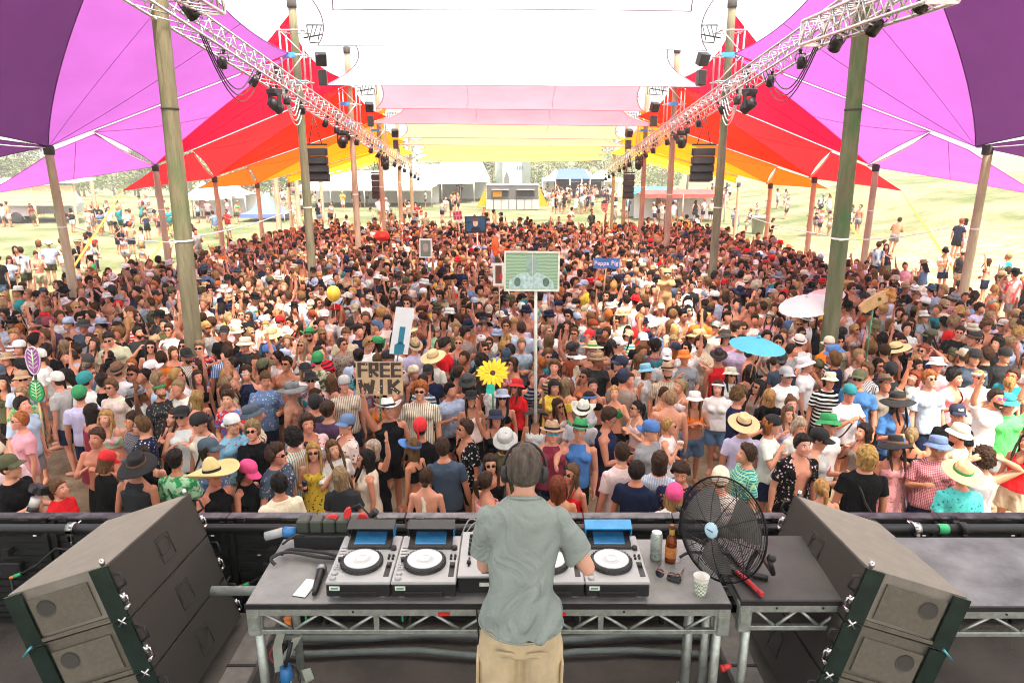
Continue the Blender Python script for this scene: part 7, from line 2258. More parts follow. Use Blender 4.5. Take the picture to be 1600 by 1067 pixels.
# ================================================================== THINGS HELD UP IN THE CROWD
card = pm('brown cardboard', (.50, .34, .19), .85, var=.12, scale=14)
ink = pm('dark brown paint', (.045, .03, .022), .8)
pole_white = pm('pale painted stick', (.72, .74, .66), .6)
bamboo = pm('wooden stick', (.58, .40, .20), .7)
green_stick = pm('green wrapped stick', (.06, .25, .12), .6)
def face_frame(px, py, Y, tilt=0.0, yaw=0.0, pitch=0.0):
    c = at_y(px, py, Y)
    M = Matrix.Translation(c) @ Matrix.Rotation(yaw, 4, 'Z') @ Matrix.Rotation(pitch, 4, 'X') @ Matrix.Rotation(tilt, 4, 'Y')
    s = 1.0 / (FPX / (c - Vector((0, 0, CAM_Z))).dot(_F))
    return c, M, s
def stick(root, top, bottom, r, m, name='stick'):
    mb = MB(); mb.tube([top, bottom], r, 8); return mb.build(name, m, root)
def sign_root(name, px, py, Y, label, cat, group=None, **k):
    c, M, s = face_frame(px, py, Y, **k)
    o = empty(name, (0, 0, 0), label=label, cat=cat, group=group)
    o.matrix_world = M
    return o, c, s
# cardboard sign with painted letters
root, c, s = sign_root('cardboard_sign', 593, 591, 9.75, 'cardboard sign with dark block letters FREE over WIK', 'sign', pitch=R(-8))
w, h = 73 * s, 53 * s
b = MB(); b.box((0, 0, 0), (w, .012, h)); b.build('board', card, root)
LET = {'F': ['V0', 'H2', 'H1'], 'R': ['V0', 'H2', 'H1', 'V1t', 'D'], 'E': ['V0', 'H2', 'H1', 'H0'], 'W': ['WW'], 'I': ['VC'], 'K': ['V0', 'KK']}
def letter(ch, x, z, lw, lh):
    m = MB(); t = lw * .36; y = -.0085
    def bar(x0, z0, x1, z1, th):
        d = Vector((x1 - x0, 0, z1 - z0)); a = math.atan2(d.z, d.x)
        m.box((x + (x0 + x1) / 2, y, z + (z0 + z1) / 2), (d.length, .005, th), rot=(0, -a, 0))
        
    for st in LET[ch]:
        y -= .0004
        if st == 'V0': bar(t / 2, 0, t / 2, lh, t)
        if st == 'VC': bar(lw / 2, 0, lw / 2, lh, t * 1.5)
        if st == 'V1t': bar(lw - t / 2, lh * .45, lw - t / 2, lh, t)
        if st == 'H2': bar(0, lh - t / 2.6, lw, lh - t / 2.6, t / 1.5)
        if st == 'H1': bar(0, lh * .5, lw, lh * .5, t / 1.7)
        if st == 'H0': bar(0, t / 2.6, lw, t / 2.6, t / 1.5)
        if st == 'D': bar(t, lh * .45, lw - t * .2, t * .3, t * .8)
        if st == 'KK':
            bar(t * .7, lh * .42, lw - t * .2, lh * .94, t * .8); bar(t * .8, lh * .50, lw - t * .1, lh * .05, t * .85)
        if st == 'WW':
            q = lw * 1.0
            for (x0, z0, x1, z1) in ((.08, 1, .24, 0), (.26, 0, .48, .75), (.52, .75, .74, 0), (.76, 0, .92, 1)): 
                y -= .0003; bar(q * x0, lh * z0 * .94 + lh * .03, q * x1, lh * z1 * .94 + lh * .03, t * .72)
    return m
lw, lh = w * .215, h * .44
for i, ch in enumerate('FREE'): letter(ch, -w * .465 + i * w * .238, h * .03, lw, lh).build('letter', ink, root)
for ch, x, q in (('W', -w * .45, 1.6), ('I', -.02 * w, .55), ('K', w * .17, 1.25)): letter(ch, x, -h * .47, lw * q, lh).build('letter', ink, root)
stick(root, (.0, .012, h / 2), (.0, .012, -h / 2 - .62), .012, green_stick)
fl = MB(); rr = random.Random(4)
for k in range(26):
    x_, z_ = (rr.uniform(-w / 2, w / 2), rr.uniform(-h / 2, h / 2)) if k < 16 else (rr.uniform(-.04, .04), -h / 2 - rr.uniform(.05, .55))
    ell(fl, (x_, -.02, z_), (.008, .008, .008), None, 6, 4)
tag(fl.build('fairy_lights', white_plastic, root), kind='stuff')
# white board with a painted spade
root, c, s = sign_root('spade_board', 628, 517, 11.6, 'tilted white board with a teal spade painted on it', 'sign', tilt=R(12), yaw=R(38))
w, h = 27 * s * 1.2, 74 * s
b = MB(); b.box((0, 0, 0), (w, .014, h)); b.build('board', pm('white board', (.80, .84, .86), .5, var=.04), root)
teal_p = pm('teal paint', (.02, .22, .32), .6)
b = MB(); b.box((.0, -.010, -h * .10), (w * .30, .006, h * .38)); b.build('painted_shaft', teal_p, root)
b = MB(); b.prism([(-w * .28, -h * .50), (w * .22, -h * .50), (w * .26, -h * .30), (-.0 * w, -h * .22), (-w * .30, -h * .30)], (0, -.0045, 0), (0, -.0085, 0)); b.build('painted_blade', teal_p, root)
stick(root, (0, .012, h * .2), (0, .012, -h * .5 - .35), .013, teal_p)
# tall framed picture
root, c, s = sign_root('picture_sign', 831, 424, 9.4, 'framed picture of a pale figure on green, held high on a long stick', 'sign', tilt=R(.6), pitch=R(-4))
w, h = 86 * s, 62 * s
b = MB(); b.box((0, .004, 0), (w, .016, h)); b.build('backing', pole_white, root)
m, nt, bs = nodes_of('printed lawn'); tcx = N(nt, 'ShaderNodeTexWave', wave_type='BANDS', bands_direction='Z', i_Scale=7.0, i_Distortion=3.0); tt = N(nt, 'ShaderNodeTexCoord'); nt.links.new(tt.outputs['Object'], tcx.inputs[0])
nt.links.new(mixrgb(nt, tcx.outputs['Fac'], (.20, .36, .22), (.36, .50, .36)), bs.inputs['Base Color']); bs.inputs['Roughness'].default_value = .25
b = MB(); b.box((0, -.006, 0), (w * .94, .004, h * .90)); b.build('print_ground', m, root)
pale = pm('printed pale jacket', (.42, .58, .58), .3, var=.25, scale=18, bmp=0); face_g = pm('printed grey head', (.26, .38, .36), .3, var=.2, scale=14, bmp=0); dark_g = pm('printed dark green', (.10, .18, .13), .3, bmp=0)
b = MB(); b.prism([(-w * .42, -h * .44), (w * .42, -h * .44), (w * .38, -h * .24), (w * .24, -h * .10), (w * .09, -h * .02), (0, -h * .14), (-w * .09, -h * .02), (-w * .26, -h * .08), (-w * .40, -h * .22)], (0, -.002, 0), (0, -.0082, 0)); b.build('printed_jacket', pale, root)
b = MB(); b.prism([(w * .11 * math.cos(a), h * .16 + h * .23 * math.sin(a)) for a in [i * PI / 8 for i in range(16)]], (0, -.002, 0), (0, -.0092, 0)); b.build('printed_head', face_g, root)
for k in (-1, 1): 
    b = MB(); b.prism([(k * w * .26 + w * .06 * math.cos(a), -h * .27 + h * .12 * math.sin(a)) for a in [i * PI / 6 for i in range(12)]], (0, -.0015, 0), (0, -.0104, 0)); b.build('printed_patch', dark_g, root)
for (x_, z_, a_, b_) in ((0, h / 2 - .008, w, .022), (0, -h / 2 + .008, w, .022), (-w / 2 + .008, 0, .022, h), (w / 2 - .008, 0, .022, h)):
    b = MB(); b.box((x_, -.010, z_), (a_, .020, b_)); b.build('frame_bar', pole_white, root)
b = MB(); b.box((.005, -.013, 0), (.006, .004, h * .9)); b.build('fold_line', pole_white, root)
b = MB(); b.tube([(.05, .02, h / 2), (.09, .02, -2.15)], .022, 10); b.build('stick', pole_white, root)
root, c, s = sign_root('poster_sign', 780, 429, 14.0, 'white poster with a brown block, half hidden behind the framed picture', 'sign')
b = MB(); b.box((0, 0, 0), (20 * s, .012, 36 * s)); b.build('board', pm('off white card', (.72, .70, .66), .6), root)
b = MB(); b.box((-1 * s, -.008, 0), (10 * s, .004, 28 * s)); b.build('brown_block', pm('brown print', (.16, .05, .03), .5), root)
b = MB(); b.box((3 * s, -.012, -3 * s), (4 * s, .003, 8 * s)); b.build('red_block', red_tape, root)
stick(root, (0, .01, -18 * s), (0, .01, -18 * s - .6), .012, bamboo)
# small portrait, screen sign, pink grid sign
root, c, s = sign_root('portrait_sign', 665, 388, 21.5, 'small white framed portrait on a blue stick', 'sign', tilt=R(1))
b = MB(); b.box((0, 0, 0), (20 * s, .02, 30 * s)); b.build('frame', white_plastic, root)
b = MB(); b.box((0, -.012, 0), (15.5 * s, .006, 25 * s)); b.build('print_ground', pm('printed grey green', (.20, .22, .16), .4, bmp=0), root)
b = MB(); b.prism([(4.5 * s * math.cos(a), 1 * s + 7 * s * math.sin(a)) for a in [i * PI / 6 for i in range(12)]], (0, -.004, 0), (0, -.015, 0)); b.build('printed_face', pm('printed face', (.40, .34, .28), .4, bmp=0), root)
stick(root, (0, 0, -15 * s), (0, 0, -15 * s - .7), .018, pm('blue stick', (.05, .15, .5), .5))
root, c, s = sign_root('screen_sign', 743, 351, 27.5, 'black framed screen picture of a face on dark blue', 'sign', tilt=R(-1.5))
b = MB(); b.box((0, 0, 0), (33 * s, .04, 26 * s)); b.build('frame', black, root)
b = MB(); b.box((0, -.024, .5 * s), (29 * s, .006, 21 * s)); b.build('print_ground', pm('printed dark blue', (.02, .06, .12), .3, var=.4, scale=3, bmp=0), root)
b = MB(); b.prism([(4 * s * math.cos(a), 2.5 * s + 5.5 * s * math.sin(a)) for a in [i * PI / 6 for i in range(12)]], (0, -.004, 0), (0, -.028, 0)); b.build('printed_face', pm('printed skin', (.55, .33, .25), .4, bmp=0), root)
b = MB(); b.prism([(-8 * s, -9.5 * s), (8 * s, -9.5 * s), (6 * s, -4 * s), (-6 * s, -4 * s)], (0, -.004, 0), (0, -.028, 0)); b.build('printed_shoulders', black, root)
b = MB(); b.prism([(5 * s * math.cos(a), 5.5 * s + 4.5 * s * math.sin(a)) for a in [i * PI / 6 for i in range(7)]], (0, -.003, 0), (0, -.033, 0)); b.build('printed_hair', pm('printed brown hair', (.12, .04, .02), .4, bmp=0), root)
stick(root, (2 * s, 0, -13 * s), (2 * s, 0, -13 * s - 2.0), .03, alu)
root, c, s = sign_root('grid_sign', 715, 337, 33.0, 'small pink and red picture grid held up at the back', 'sign', tilt=R(-6))
b = MB(); b.box((0, 0, 0), (14 * s, .03, 14 * s)); b.build('board', pm('pink card', (.70, .35, .38), .6), root)
for i in range(3):
    for j in range(2):
        b = MB(); b.box(((-4.5 + 4.5 * i) * s, -.02, (-3.2 + 6.4 * j) * s), (3.4 * s, .01, 5 * s)); b.build('picture', pm('crimson print', (.40, .05, .10), .5, var=.4), root)
stick(root, (0, 0, -7 * s), (0, 0, -7 * s - 1.2), .03, bamboo)
# red lantern
root, c, s = sign_root('paper_lantern', 597, 369, 26.0, 'round red paper lantern held up on the left at the back', 'lantern')
b = MB(); n = 10
b.lathe([(11 * s * math.sin(PI * i / 10) + .02 + (.012 if i % 2 else 0), 8 * s * -math.cos(PI * i / 10)) for i in range(11)], 16); b.build('shade', pm('red paper', (.75, .02, .01), .6), root)
for z_ in (-8 * s, 8 * s):
    b = MB(); b.lathe([(.05, z_ - .02), (.06, z_ - .02), (.06, z_ + .03), (.05, z_ + .03)], 10); b.build('cap', pm('gold paper', (.75, .45, .05), .5), root)
stick(root, (0, 0, -8 * s), (0, 0, -8 * s - .8), .02, bamboo); b = MB(); b.tube([(0, 0, 8 * s), (0, 0, 8 * s + .3)], .01, 6); b.build('cord', rope_white, root)
# blue lettered board
root, c, s = sign_root('lettered_board', 948, 411, 19.0, 'wavy blue board with white outlined lettering and a red heart', 'sign', tilt=R(4))
b = MB()
top_ = [(-21, 5), (-14, 8), (-7, 7), (0, 6), (6, 9), (13, 7), (20, 10)]; bot_ = [(20, -7), (12, -9), (4, -7), (-5, -10), (-12, -9), (-20, -10)]
b.prism([(x_ * s, z_ * s) for x_, z_ in top_ + bot_], (0, .02, 0)); b.build('board', pm('blue painted board', (.04, .16, .45), .6), root)
def text_mesh(txt, size, ext=.003, bold=True):
    cu = bpy.data.curves.new('t', 'FONT'); cu.body = txt; cu.size = size; cu.extrude = ext; cu.align_x = 'CENTER'; cu.align_y = 'CENTER'; cu.offset = .012 * size if bold else 0; cu.resolution_u = 2
    o = bpy.data.objects.new('t', cu); SHOP.collection.objects.link(o); SHOP.view_layers[0].update()
    me = bpy.data.meshes.new_from_object(o.evaluated_get(SHOP.view_layers[0].depsgraph))
    bpy.data.objects.remove(o); bpy.data.curves.remove(cu)
    me.materials.clear()
    return me
for txt, x_, z_ in (('Peppa', -8.0, -1), ('Pig', 12.5, .5)):
    me = text_mesh(txt, 9.6 * s); me.materials.append(pm('pink white lettering', (.85, .68, .78), .6))
    o = link('lettering', me, root, (x_ * s, -.006, z_ * s), (PI / 2, -.06, 0))
b = MB(); b.prism([(2 * s * (16 * math.sin(t) ** 3) / 16, 8 * s + 2 * s * (13 * math.cos(t) - 5 * math.cos(2 * t) - 2 * math.cos(3 * t) - math.cos(4 * t)) / 16) for t in [2 * PI * i / 20 for i in range(20)]], (0, -.02, 0), (0, -.004, 0)); b.build('heart', red_tape, root)
stick(root, (0, .02, 0), (0, .02, -1.0), .02, bamboo)
# teddy bear held up
fur = pm('tan plush', (.46, .25, .11), .95, var=.25, scale=40, bmp=.6)
c = at_y(1040, 448, 16.6); s = (c - Vector((0, 0, CAM_Z))).dot(_F) / FPX
root = empty('teddy_bear', (c.x, c.y, c.z - 28 * s), label='big tan teddy bear with dark glasses standing up out of the crowd', cat='toy bear')
mb = MB(); u = s
ell(mb, (0, 0, 30 * u), (10 * u, 9 * u, 14 * u)); ell(mb, (0, 0, 16 * u), (10.5 * u, 9.5 * u, 10 * u))
ell(mb, (0, -1 * u, 49 * u), (8.5 * u, 8.5 * u, 8.5 * u)); ell(mb, (0, -8 * u, 46.5 * u), (4 * u, 4 * u, 3.4 * u))
for sd in (-1, 1):
    ell(mb, (sd * 7 * u, 0, 56 * u), (3.2 * u, 1.8 * u, 3.2 * u))
    mb.tube([(sd * 9 * u, 0, 38 * u), (sd * 12 * u, -4 * u, 32 * u), (sd * 4 * u, -10 * u, 33 * u), (-sd * 1 * u, -10.5 * u, 38 * u)], [4 * u, 3.6 * u, 3.4 * u, 3 * u], 10)
    mb.tube([(sd * 5.5 * u, 0, 12 * u), (sd * 6 * u, -1 * u, 0), (sd * 6 * u, -1 * u, -14 * u)], [5.6 * u, 5.2 * u, 4.6 * u], 12)
bm_ = solid(mb, .022, 2, .5, .006); link('body', bm_, root, mat=fur)
b = MB()
for sd in (-1, 1): b.box((sd * 3.4 * u, -8.8 * u, 51 * u), (5.4 * u, 1.2 * u, 3 * u), bev=.01)
b.box((0, -9.3 * u, 51.5 * u), (3 * u, .8 * u, .8 * u)); b.build('glasses', black, root)
b = MB(); ell(b, (0, -12 * u, 48 * u), (1.4 * u, 1 * u, 1 * u)); b.build('nose', black, root)
# cardboard boot on a stick
root, c, s = sign_root('cardboard_boot', 1366, 469, 12.2, 'big tan cardboard boot with shaggy brown rim on a green stick', 'cutout', tilt=R(-24))
b = MB(); b.prism([(-25 * s, -8 * s), (-20 * s, -13 * s), (8 * s, -9 * s), (22 * s, -10 * s), (25 * s, 9 * s), (10 * s, 8 * s), (-12 * s, 5 * s), (-24 * s, 0)], (0, .10, 0), (0, -.05, 0)); b.build('boot', pm('tan painted card', (.42, .26, .12), .8, var=.25, scale=9), root)
mb = MB(); rr = random.Random(9)
for k in range(26): ell(mb, (25 * s + rr.uniform(-5, 4) * s, rr.uniform(-.07, .07), rr.uniform(-11, 10) * s), (4 * s, .05, 4 * s), None, 8, 6)
link('fur_rim', solid(mb, .012, 1, .5, .006), root, mat=pm('rust fur', (.40, .17, .05), .95, var=.4, scale=30, bmp=.8))
b = MB(); b.prism([(6 * s + 3 * s * math.cos(a), 3 * s * math.sin(a)) for a in [i * PI / 5 for i in range(10)]], (0, -.004, 0), (0, -.052, 0)); b.build('painted_eyelet', ink, root)
mb = MB(); mb.tube([Vector((3 * s, .06, 0)), Vector((3 * s, .06, 0)) + Matrix.Rotation(R(24), 3, 'Y') @ Vector((0, 0, -1.25))], .014, 8); mb.build('stick', green_stick, root)
# parasols
def parasol(px, py, Y, rad, m, label, tx, ty, lower):
    c = at_y(px, py, Y)
    root = empty('paper_parasol', c, label=label, cat='parasol', group='paper parasols in the crowd')
    root.rotation_euler = (tx, ty, 0)
    n = 24
    ri = pm('parasol rib', (.42, .30, .16), .7)
    prof = lambda t: .34 * rad * (1 - t ** 1.35)
    for k in range(n):
        a0, a1 = 2 * PI * k / n, 2 * PI * (k + 1) / n
        vs, fs = [], []
        for i in range(7):
            t = .03 + .97 * i / 6
            for a, d in ((a0, 0), ((a0 + a1) / 2, -.010 * t), (a1, 0)):
                vs.append((rad * t * math.cos(a), rad * t * math.sin(a), prof(t) + d))
        for i in range(6):
            for j in range(2): fs.append((i * 3 + j, (i + 1) * 3 + j, (i + 1) * 3 + j + 1, i * 3 + j + 1))
        b = MB(); b._add(vs, fs, True); b.build('panel', m, root)
        b = MB(); b.tube([(rad * t * math.cos(a0), rad * t * math.sin(a0), prof(t) - .006) for t in (.03, .3, .6, 1.0)], .004, 5); b.build('rib', ri, root)
    b = MB(); b.lathe([(.03, .33 * rad), (.035, .36 * rad), (.02, .42 * rad), (0, .43 * rad)], 10); b.build('cap', m, root)
    b = MB(); b.tube([(0, 0, .40 * rad), (0, 0, -lower)], .010, 8); b.build('shaft', bamboo, root)
    return root
parasol(1183, 541, 10.9, .44, sail_mat('sky blue oiled paper', (.16, .62, .82), .35), 'sky blue paper parasol open above the crowd', R(5), R(5), .55)
parasol(1262, 477, 14.2, .57, sail_mat('white oiled paper', (.86, .82, .84), .35), 'white paper parasol in front of the green pole', R(9), R(-15), .6)
parasol(1290, 462, 15.2, .40, sail_mat('pink oiled paper', (.88, .55, .58), .35), 'pink paper parasol partly behind the white one', R(8), R(-13), .5)
# sunflower
root, c, s = sign_root('sunflower', 770, 583, 10.2, 'big yellow artificial sunflower held above the crowd', 'flower', pitch=R(-38))
pet = pm('yellow petal', (.88, .58, .01), .6, var=.15, scale=20)
rr = random.Random(3)
pm1 = MB(); nn = 6; vs, fs = [], []
for i in range(nn + 1):
    t = i / nn; wd = .030 * math.sin(PI * min(1, t * .92 + .06)) ** .7
    for j in (-1, 0, 1): vs.append((.04 + t * .19, -.030 * math.sin(PI * t * .8) + (.006 if j == 0 else 0), j * wd))
for i in range(nn):
    for j in range(2): fs.append((i * 3 + j, (i + 1) * 3 + j, (i + 1) * 3 + j + 1, i * 3 + j + 1))
pm1._add(vs, fs, True); pme = pm1.mesh('petal', pet)
for ring_, (n_, sc_, dy) in enumerate(((17, 1.08, .012), (15, .95, 0), (11, .72, -.012))):
    for k in range(n_):
        o = link('petal', pme, root, (0, dy, 0), (rr.uniform(-.25, .25), 2 * PI * k / n_ + ring_ * .2, 0)); q = sc_ * rr.uniform(.9, 1.1); o.scale = (q, q, q)
b = MB(); b.lathe([(0, .030), (.03, .028), (.045, .012), (.05, -.01), (.03, -.03)], 16, Matrix.Rotation(PI / 2, 4, 'X')); b.build('centre', pm('dark flower centre', (.08, .03, .01), .9, scale=60, bmp=.6), root)
mb = MB(); mb.tube([(0, .03, 0), (0, .20, -.30), (.0, .32, -.62)], .014, 8); mb.build('stem', green_stick, root)
p = at_y(766, 608, 9.9)
root = empty('green_fan', p, label='turquoise hand fan held just below the sunflower', cat='hand fan')
b = MB(); b.prism([(-.065, -.02), (-.05, -.075), (.04, -.08), (.07, -.01), (.06, .075), (-.045, .08)], (0, .008, 0)); b.build('leaf_panel', pm('turquoise plastic', (.04, .62, .46), .4), root)
b = MB(); b.tube([(0, .004, -.07), (.01, .02, -.2)], .01, 8); b.build('handle', pole_white, root)
# leaf paddles
root, c, s = sign_root('leaf_paddles', 55, 590, 10.3, 'purple and green leaf shaped paddles one above the other on a wooden stick', 'decoration', pitch=R(-6))
def leaf(zc, w, h, m, rim, inv=False):
    vs = []
    n = 24
    pts = []
    for k in range(n):
        a = 2 * PI * k / n
        ww = w * (1 + .35 * (math.sin(a) if not inv else -math.sin(a)) * .5)
        pts.append((ww * math.cos(a), zc + h * math.sin(a)))
    b = MB(); b.prism(pts, (0, .02, 0), (0, -.01, 0)); lf = b.build('leaf', m, root)
    b = MB(); b.tube([(x_, -.004, z_) for x_, z_ in pts + pts[:1]], .012, 6, caps=False); b.build('rim', rim, lf)
    b = MB(); b.tube([(0, -.014, zc - h * .8), (0, -.014, zc + h * .8)], .009, 6); b.build('midrib', pm('pale vein', (.55, .75, .45), .5), lf)
    for k in range(5):
        z_ = zc - h * .6 + k * h * .3
        for sd in (-1, 1):
            b = MB(); b.tube([(0, -.014, z_), (sd * w * .62, -.014, z_ + h * .28)], .006, 5); b.build('vein', MATS['pale vein'], lf)
leaf(27 * s, 11 * s, 22 * s, pm('purple foil', (.30, .06, .36), .3, .3, var=.4, scale=14), pm('silver foil', (.55, .50, .52), .3, .6))
leaf(-21 * s, 11.5 * s, 17 * s, pm('green foil', (.02, .34, .10), .3, .3, var=.4, scale=14), pm('dark green rim', (.02, .12, .05), .4), True)
b = MB(); b.tube([(0, .01, 8 * s), (0, .01, -8 * s)], .02, 8); b.build('joint', ink, root)
stick(root, (0, .012, -36 * s), (.04, .012, -36 * s - .62), .014, bamboo)
# face paddle, yellow ball
root, c, s = sign_root('face_paddle', 944, 322, 32.0, 'oval red face cut-out on a stick at the far edge of the crowd', 'cutout')
b = MB(); b.prism([(5 * s * math.cos(a), 9 * s * math.sin(a)) for a in [i * PI / 8 for i in range(16)]], (0, .03, 0)); b.build('board', pm('printed red face', (.55, .12, .09), .5, var=.3, scale=3), root)
b = MB(); b.prism([(4.5 * s * math.cos(a), 4 * s + 5 * s * math.sin(a)) for a in [i * PI / 6 for i in range(7)]], (0, -.006, 0), (0, -.002, 0)); b.build('printed_hair', ink, root)
b = MB(); b.box((0, -.005, -4 * s), (4 * s, .008, 1.2 * s)); b.build('printed_mouth', ink, root)
for k in (-1, 1): b = MB(); b.box((k * 2.1 * s, -.005, 1.2 * s), (1.8 * s, .008, .9 * s)); b.build('printed_eye', ink, root)
stick(root, (0, .015, -9 * s), (0, .015, -9 * s - 1.4), .03, bamboo)
c = at_y(521, 459, 16.5)
root = empty('balloon', c, label='yellow balloon floating among heads right of the thick left pole', cat='balloon')
b = MB(); b.lathe([(.18 * math.sin(PI * i / 10) * (1 - .12 * (1 - i / 10)) + 1e-4, -.20 * math.cos(PI * i / 10)) for i in range(11)], 16); b.build('skin', pm('yellow rubber', (.85, .55, .05), .3), root)
b = MB(); b.tube([(0, 0, -.2), (.02, 0, -.5), (0, .02, -.9)], .004, 5); b.build('string', rope_white, root)
# orange inflatable figure
c = at_y(774, 385, 22.5)
root = empty('inflatable_toy', c, label='orange red inflatable with a striped tail held up near the middle', cat='inflatable')
mb = MB(); mb.tube([(0, 0, -.3), (-.02, 0, .1), (.02, 0, .35)], [.10, .12, .06], 12); mb.tube([(.02, 0, -.1), (.2, 0, -.18), (.32, 0, -.05)], [.07, .06, .03], 10); mb.tube([(-.02, 0, .1), (-.14, -.05, -.08)], [.06, .03], 10)
link('body', solid(mb, .02, 2, .6), root, mat=pm('orange vinyl', (.85, .13, .02), .3))
b = MB(); b.tube([(-.1, 0, -.5), (-.06, 0, .0)], [.09, .06], 10); b.build('tail', pm('lilac stripes', (.55, .45, .70), .5, var=.5, scale=12), root)

# photographer's camera
ph = PEOPLE[0]
c = at_y(60, 768, ph[5][1] - .12)
root = empty('photo_camera', c, R(-18), 'camera with a long pale lens held by the photographer in black', 'camera')
root.rotation_euler = (R(66), R(8), R(-18)); root.scale = (1.35, 1.35, 1.35)
b = MB(); b.box((0, .02, 0), (.14, .08, .10), bev=.012); b.box((0, .02, .06), (.06, .06, .04), bev=.01); b.build('camera_body', black, root)
for (z0, z1, r_, mm, nm) in ((-.05, -.13, .042, 'g', 'lens_barrel'), (-.13, -.17, .045, 'b', 'zoom_ring'), (-.17, -.24, .047, 'g', 'lens_barrel'), (-.24, -.30, .054, 'b', 'lens_hood')):
    b = MB(); b.tube([(0, -z0 * 0 + z0, 0), (0, z1, 0)], [r_, r_ * 1.04], 18); b.build(nm, black if mm == 'b' else pm('pale grey lens paint', (.55, .56, .53), .45), root)

# lettering on clothes
def chest_text(pred, txt, size, colr, loc, rot, head=False):
    for pr, e, P, px, py, pos, sc in PEOPLE:
        if pred(e, px, py):
            me = text_mesh(txt, size, .0015); me.materials.append(pm('lettering ' + txt, colr, .7, bmp=0))
            o = link('lettering', me, pr)
            M = Matrix.Translation(loc) @ Euler(rot).to_matrix().to_4x4()
            o.matrix_local = (P.head @ M) if head else M
            return
chest_text(lambda e, x, y: x == 1286, 'TOMMY', .075, (.42, .10, .12), (0, -.166, 1.24), (PI / 2 - .12, 0, 0))
chest_text(lambda e, x, y: x == 1491, 'NY', .05, (.80, .80, .78), (0, -.124, .095), (PI / 2 - .35, 0, 0), True)
# ================================================================== FAR SIDE OF THE FIELD
def foliage_mat(name, a, b):
    m, nt, bs = nodes_of(name)
    oi = N(nt, 'ShaderNodeObjectInfo')
    c = mixrgb(nt, ramp(nt, noise(nt, .8, 4), .3, .7), a, b)
    nt.links.new(c, bs.inputs['Base Color']); bs.inputs['Roughness'].default_value = .8
    return m
F1_, F2_ = foliage_mat('dark bush foliage', (.045, .075, .022), (.09, .13, .04)), foliage_mat('light bush foliage', (.08, .13, .03), (.15, .19, .06))
bark = pm('bark', (.12, .09, .06), .9)
def tree_proto(seed, h, w, m):
    rr = np.random.RandomState(seed)
    root = empty('tree', (0, 0, 0))
    t = MB(); t.tube([(0, 0, -.2), (.1, 0, h * .25), (-.05, .1, h * .55), (.05, 0, h * .8)], [.22, .17, .11, .04], 8)
    for k in range(5):
        a = k * 1.3 + seed
        t.tube([(0, 0, h * (.3 + .07 * k)), (w * .35 * math.cos(a), w * .35 * math.sin(a), h * (.5 + .08 * k))], [.08, .025], 6)
    t.build('trunk', bark, root)
    cl = []
    for k in range(16):
        a = rr.uniform(0, 6.28); q = rr.uniform(.1, 1) ** .6; z = rr.uniform(.32, .95)
        rad = w * .5 * q * (1 - .6 * max(0, z - .55) / .45)
        cl.append((rad * math.cos(a), rad * math.sin(a), h * z, w * rr.uniform(.14, .26)))
    V, Fc = [], []
    for (x, y, z, r_) in cl:
        for _ in range(120):
            d = rr.normal(size=3); d /= np.linalg.norm(d); d *= r_ * rr.uniform(.6, 1.05)
            p = np.array([x, y, z]) + d * np.array([1, 1, .75])
            u = rr.normal(size=3); u /= np.linalg.norm(u); v = np.cross(u, rr.normal(size=3)); v /= np.linalg.norm(v)
            sz = rr.uniform(.10, .22)
            b = len(V); V += [tuple(p - u * sz), tuple(p + v * sz * .6), tuple(p + u * sz), tuple(p - v * sz * .6)]; Fc.append((b, b + 1, b + 2, b + 3))
    me = bpy.data.meshes.new('crown'); me.from_pydata(V, [], Fc); me.materials.append(m)
    link('crown', me, root)
    return root
tp = [tree_proto(1, 8.0, 7.0, F1_), tree_proto(2, 9.0, 8.0, F1_), tree_proto(3, 7.0, 6.5, F2_), tree_proto(4, 8.5, 9.0, F2_)]
rr = random.Random(12)
used = set(); kinds = ['dark dense', 'tall dark', 'small light', 'broad light']
spots_t = []
for i in range(30): spots_t.append((-100 + i * 4.6 + rr.uniform(-1, 1), rr.uniform(108, 124)))
for i in range(13): spots_t.append((-75 + i * 3.9 + rr.uniform(-1, 1), rr.uniform(84, 96)))
for i, (x, y) in enumerate(spots_t):
    k = rr.randrange(4)
    o = tp[k] if k not in used else copy_tree(tp[k])
    used.add(k)
    sc = rr.uniform(.8, 1.12)
    o.location = (x, y, ground_z(x, y) - (.8 if y < 100 else 0)); o.rotation_euler = (0, 0, rr.uniform(0, 6.28)); o.scale = (sc, sc, sc * (.85 if y < 100 else 1.0))
    tag(o, '%s tree, %s from the left in the %s tree line' % (kinds[k], nth((i if i < 30 else i - 30) + 1), 'farther' if i < 30 else 'nearer'), 'tree', 'tree line beyond the field')
for k in range(4):
    if k not in used:
        for c_ in list(tp[k].children): bpy.data.objects.remove(c_)
        bpy.data.objects.remove(tp[k])
canvas = pm('white marquee canvas', (.82, .82, .80), .7, var=.05, scale=1)
canvas_g = pm('grey wall cloth', (.45, .45, .44), .8)
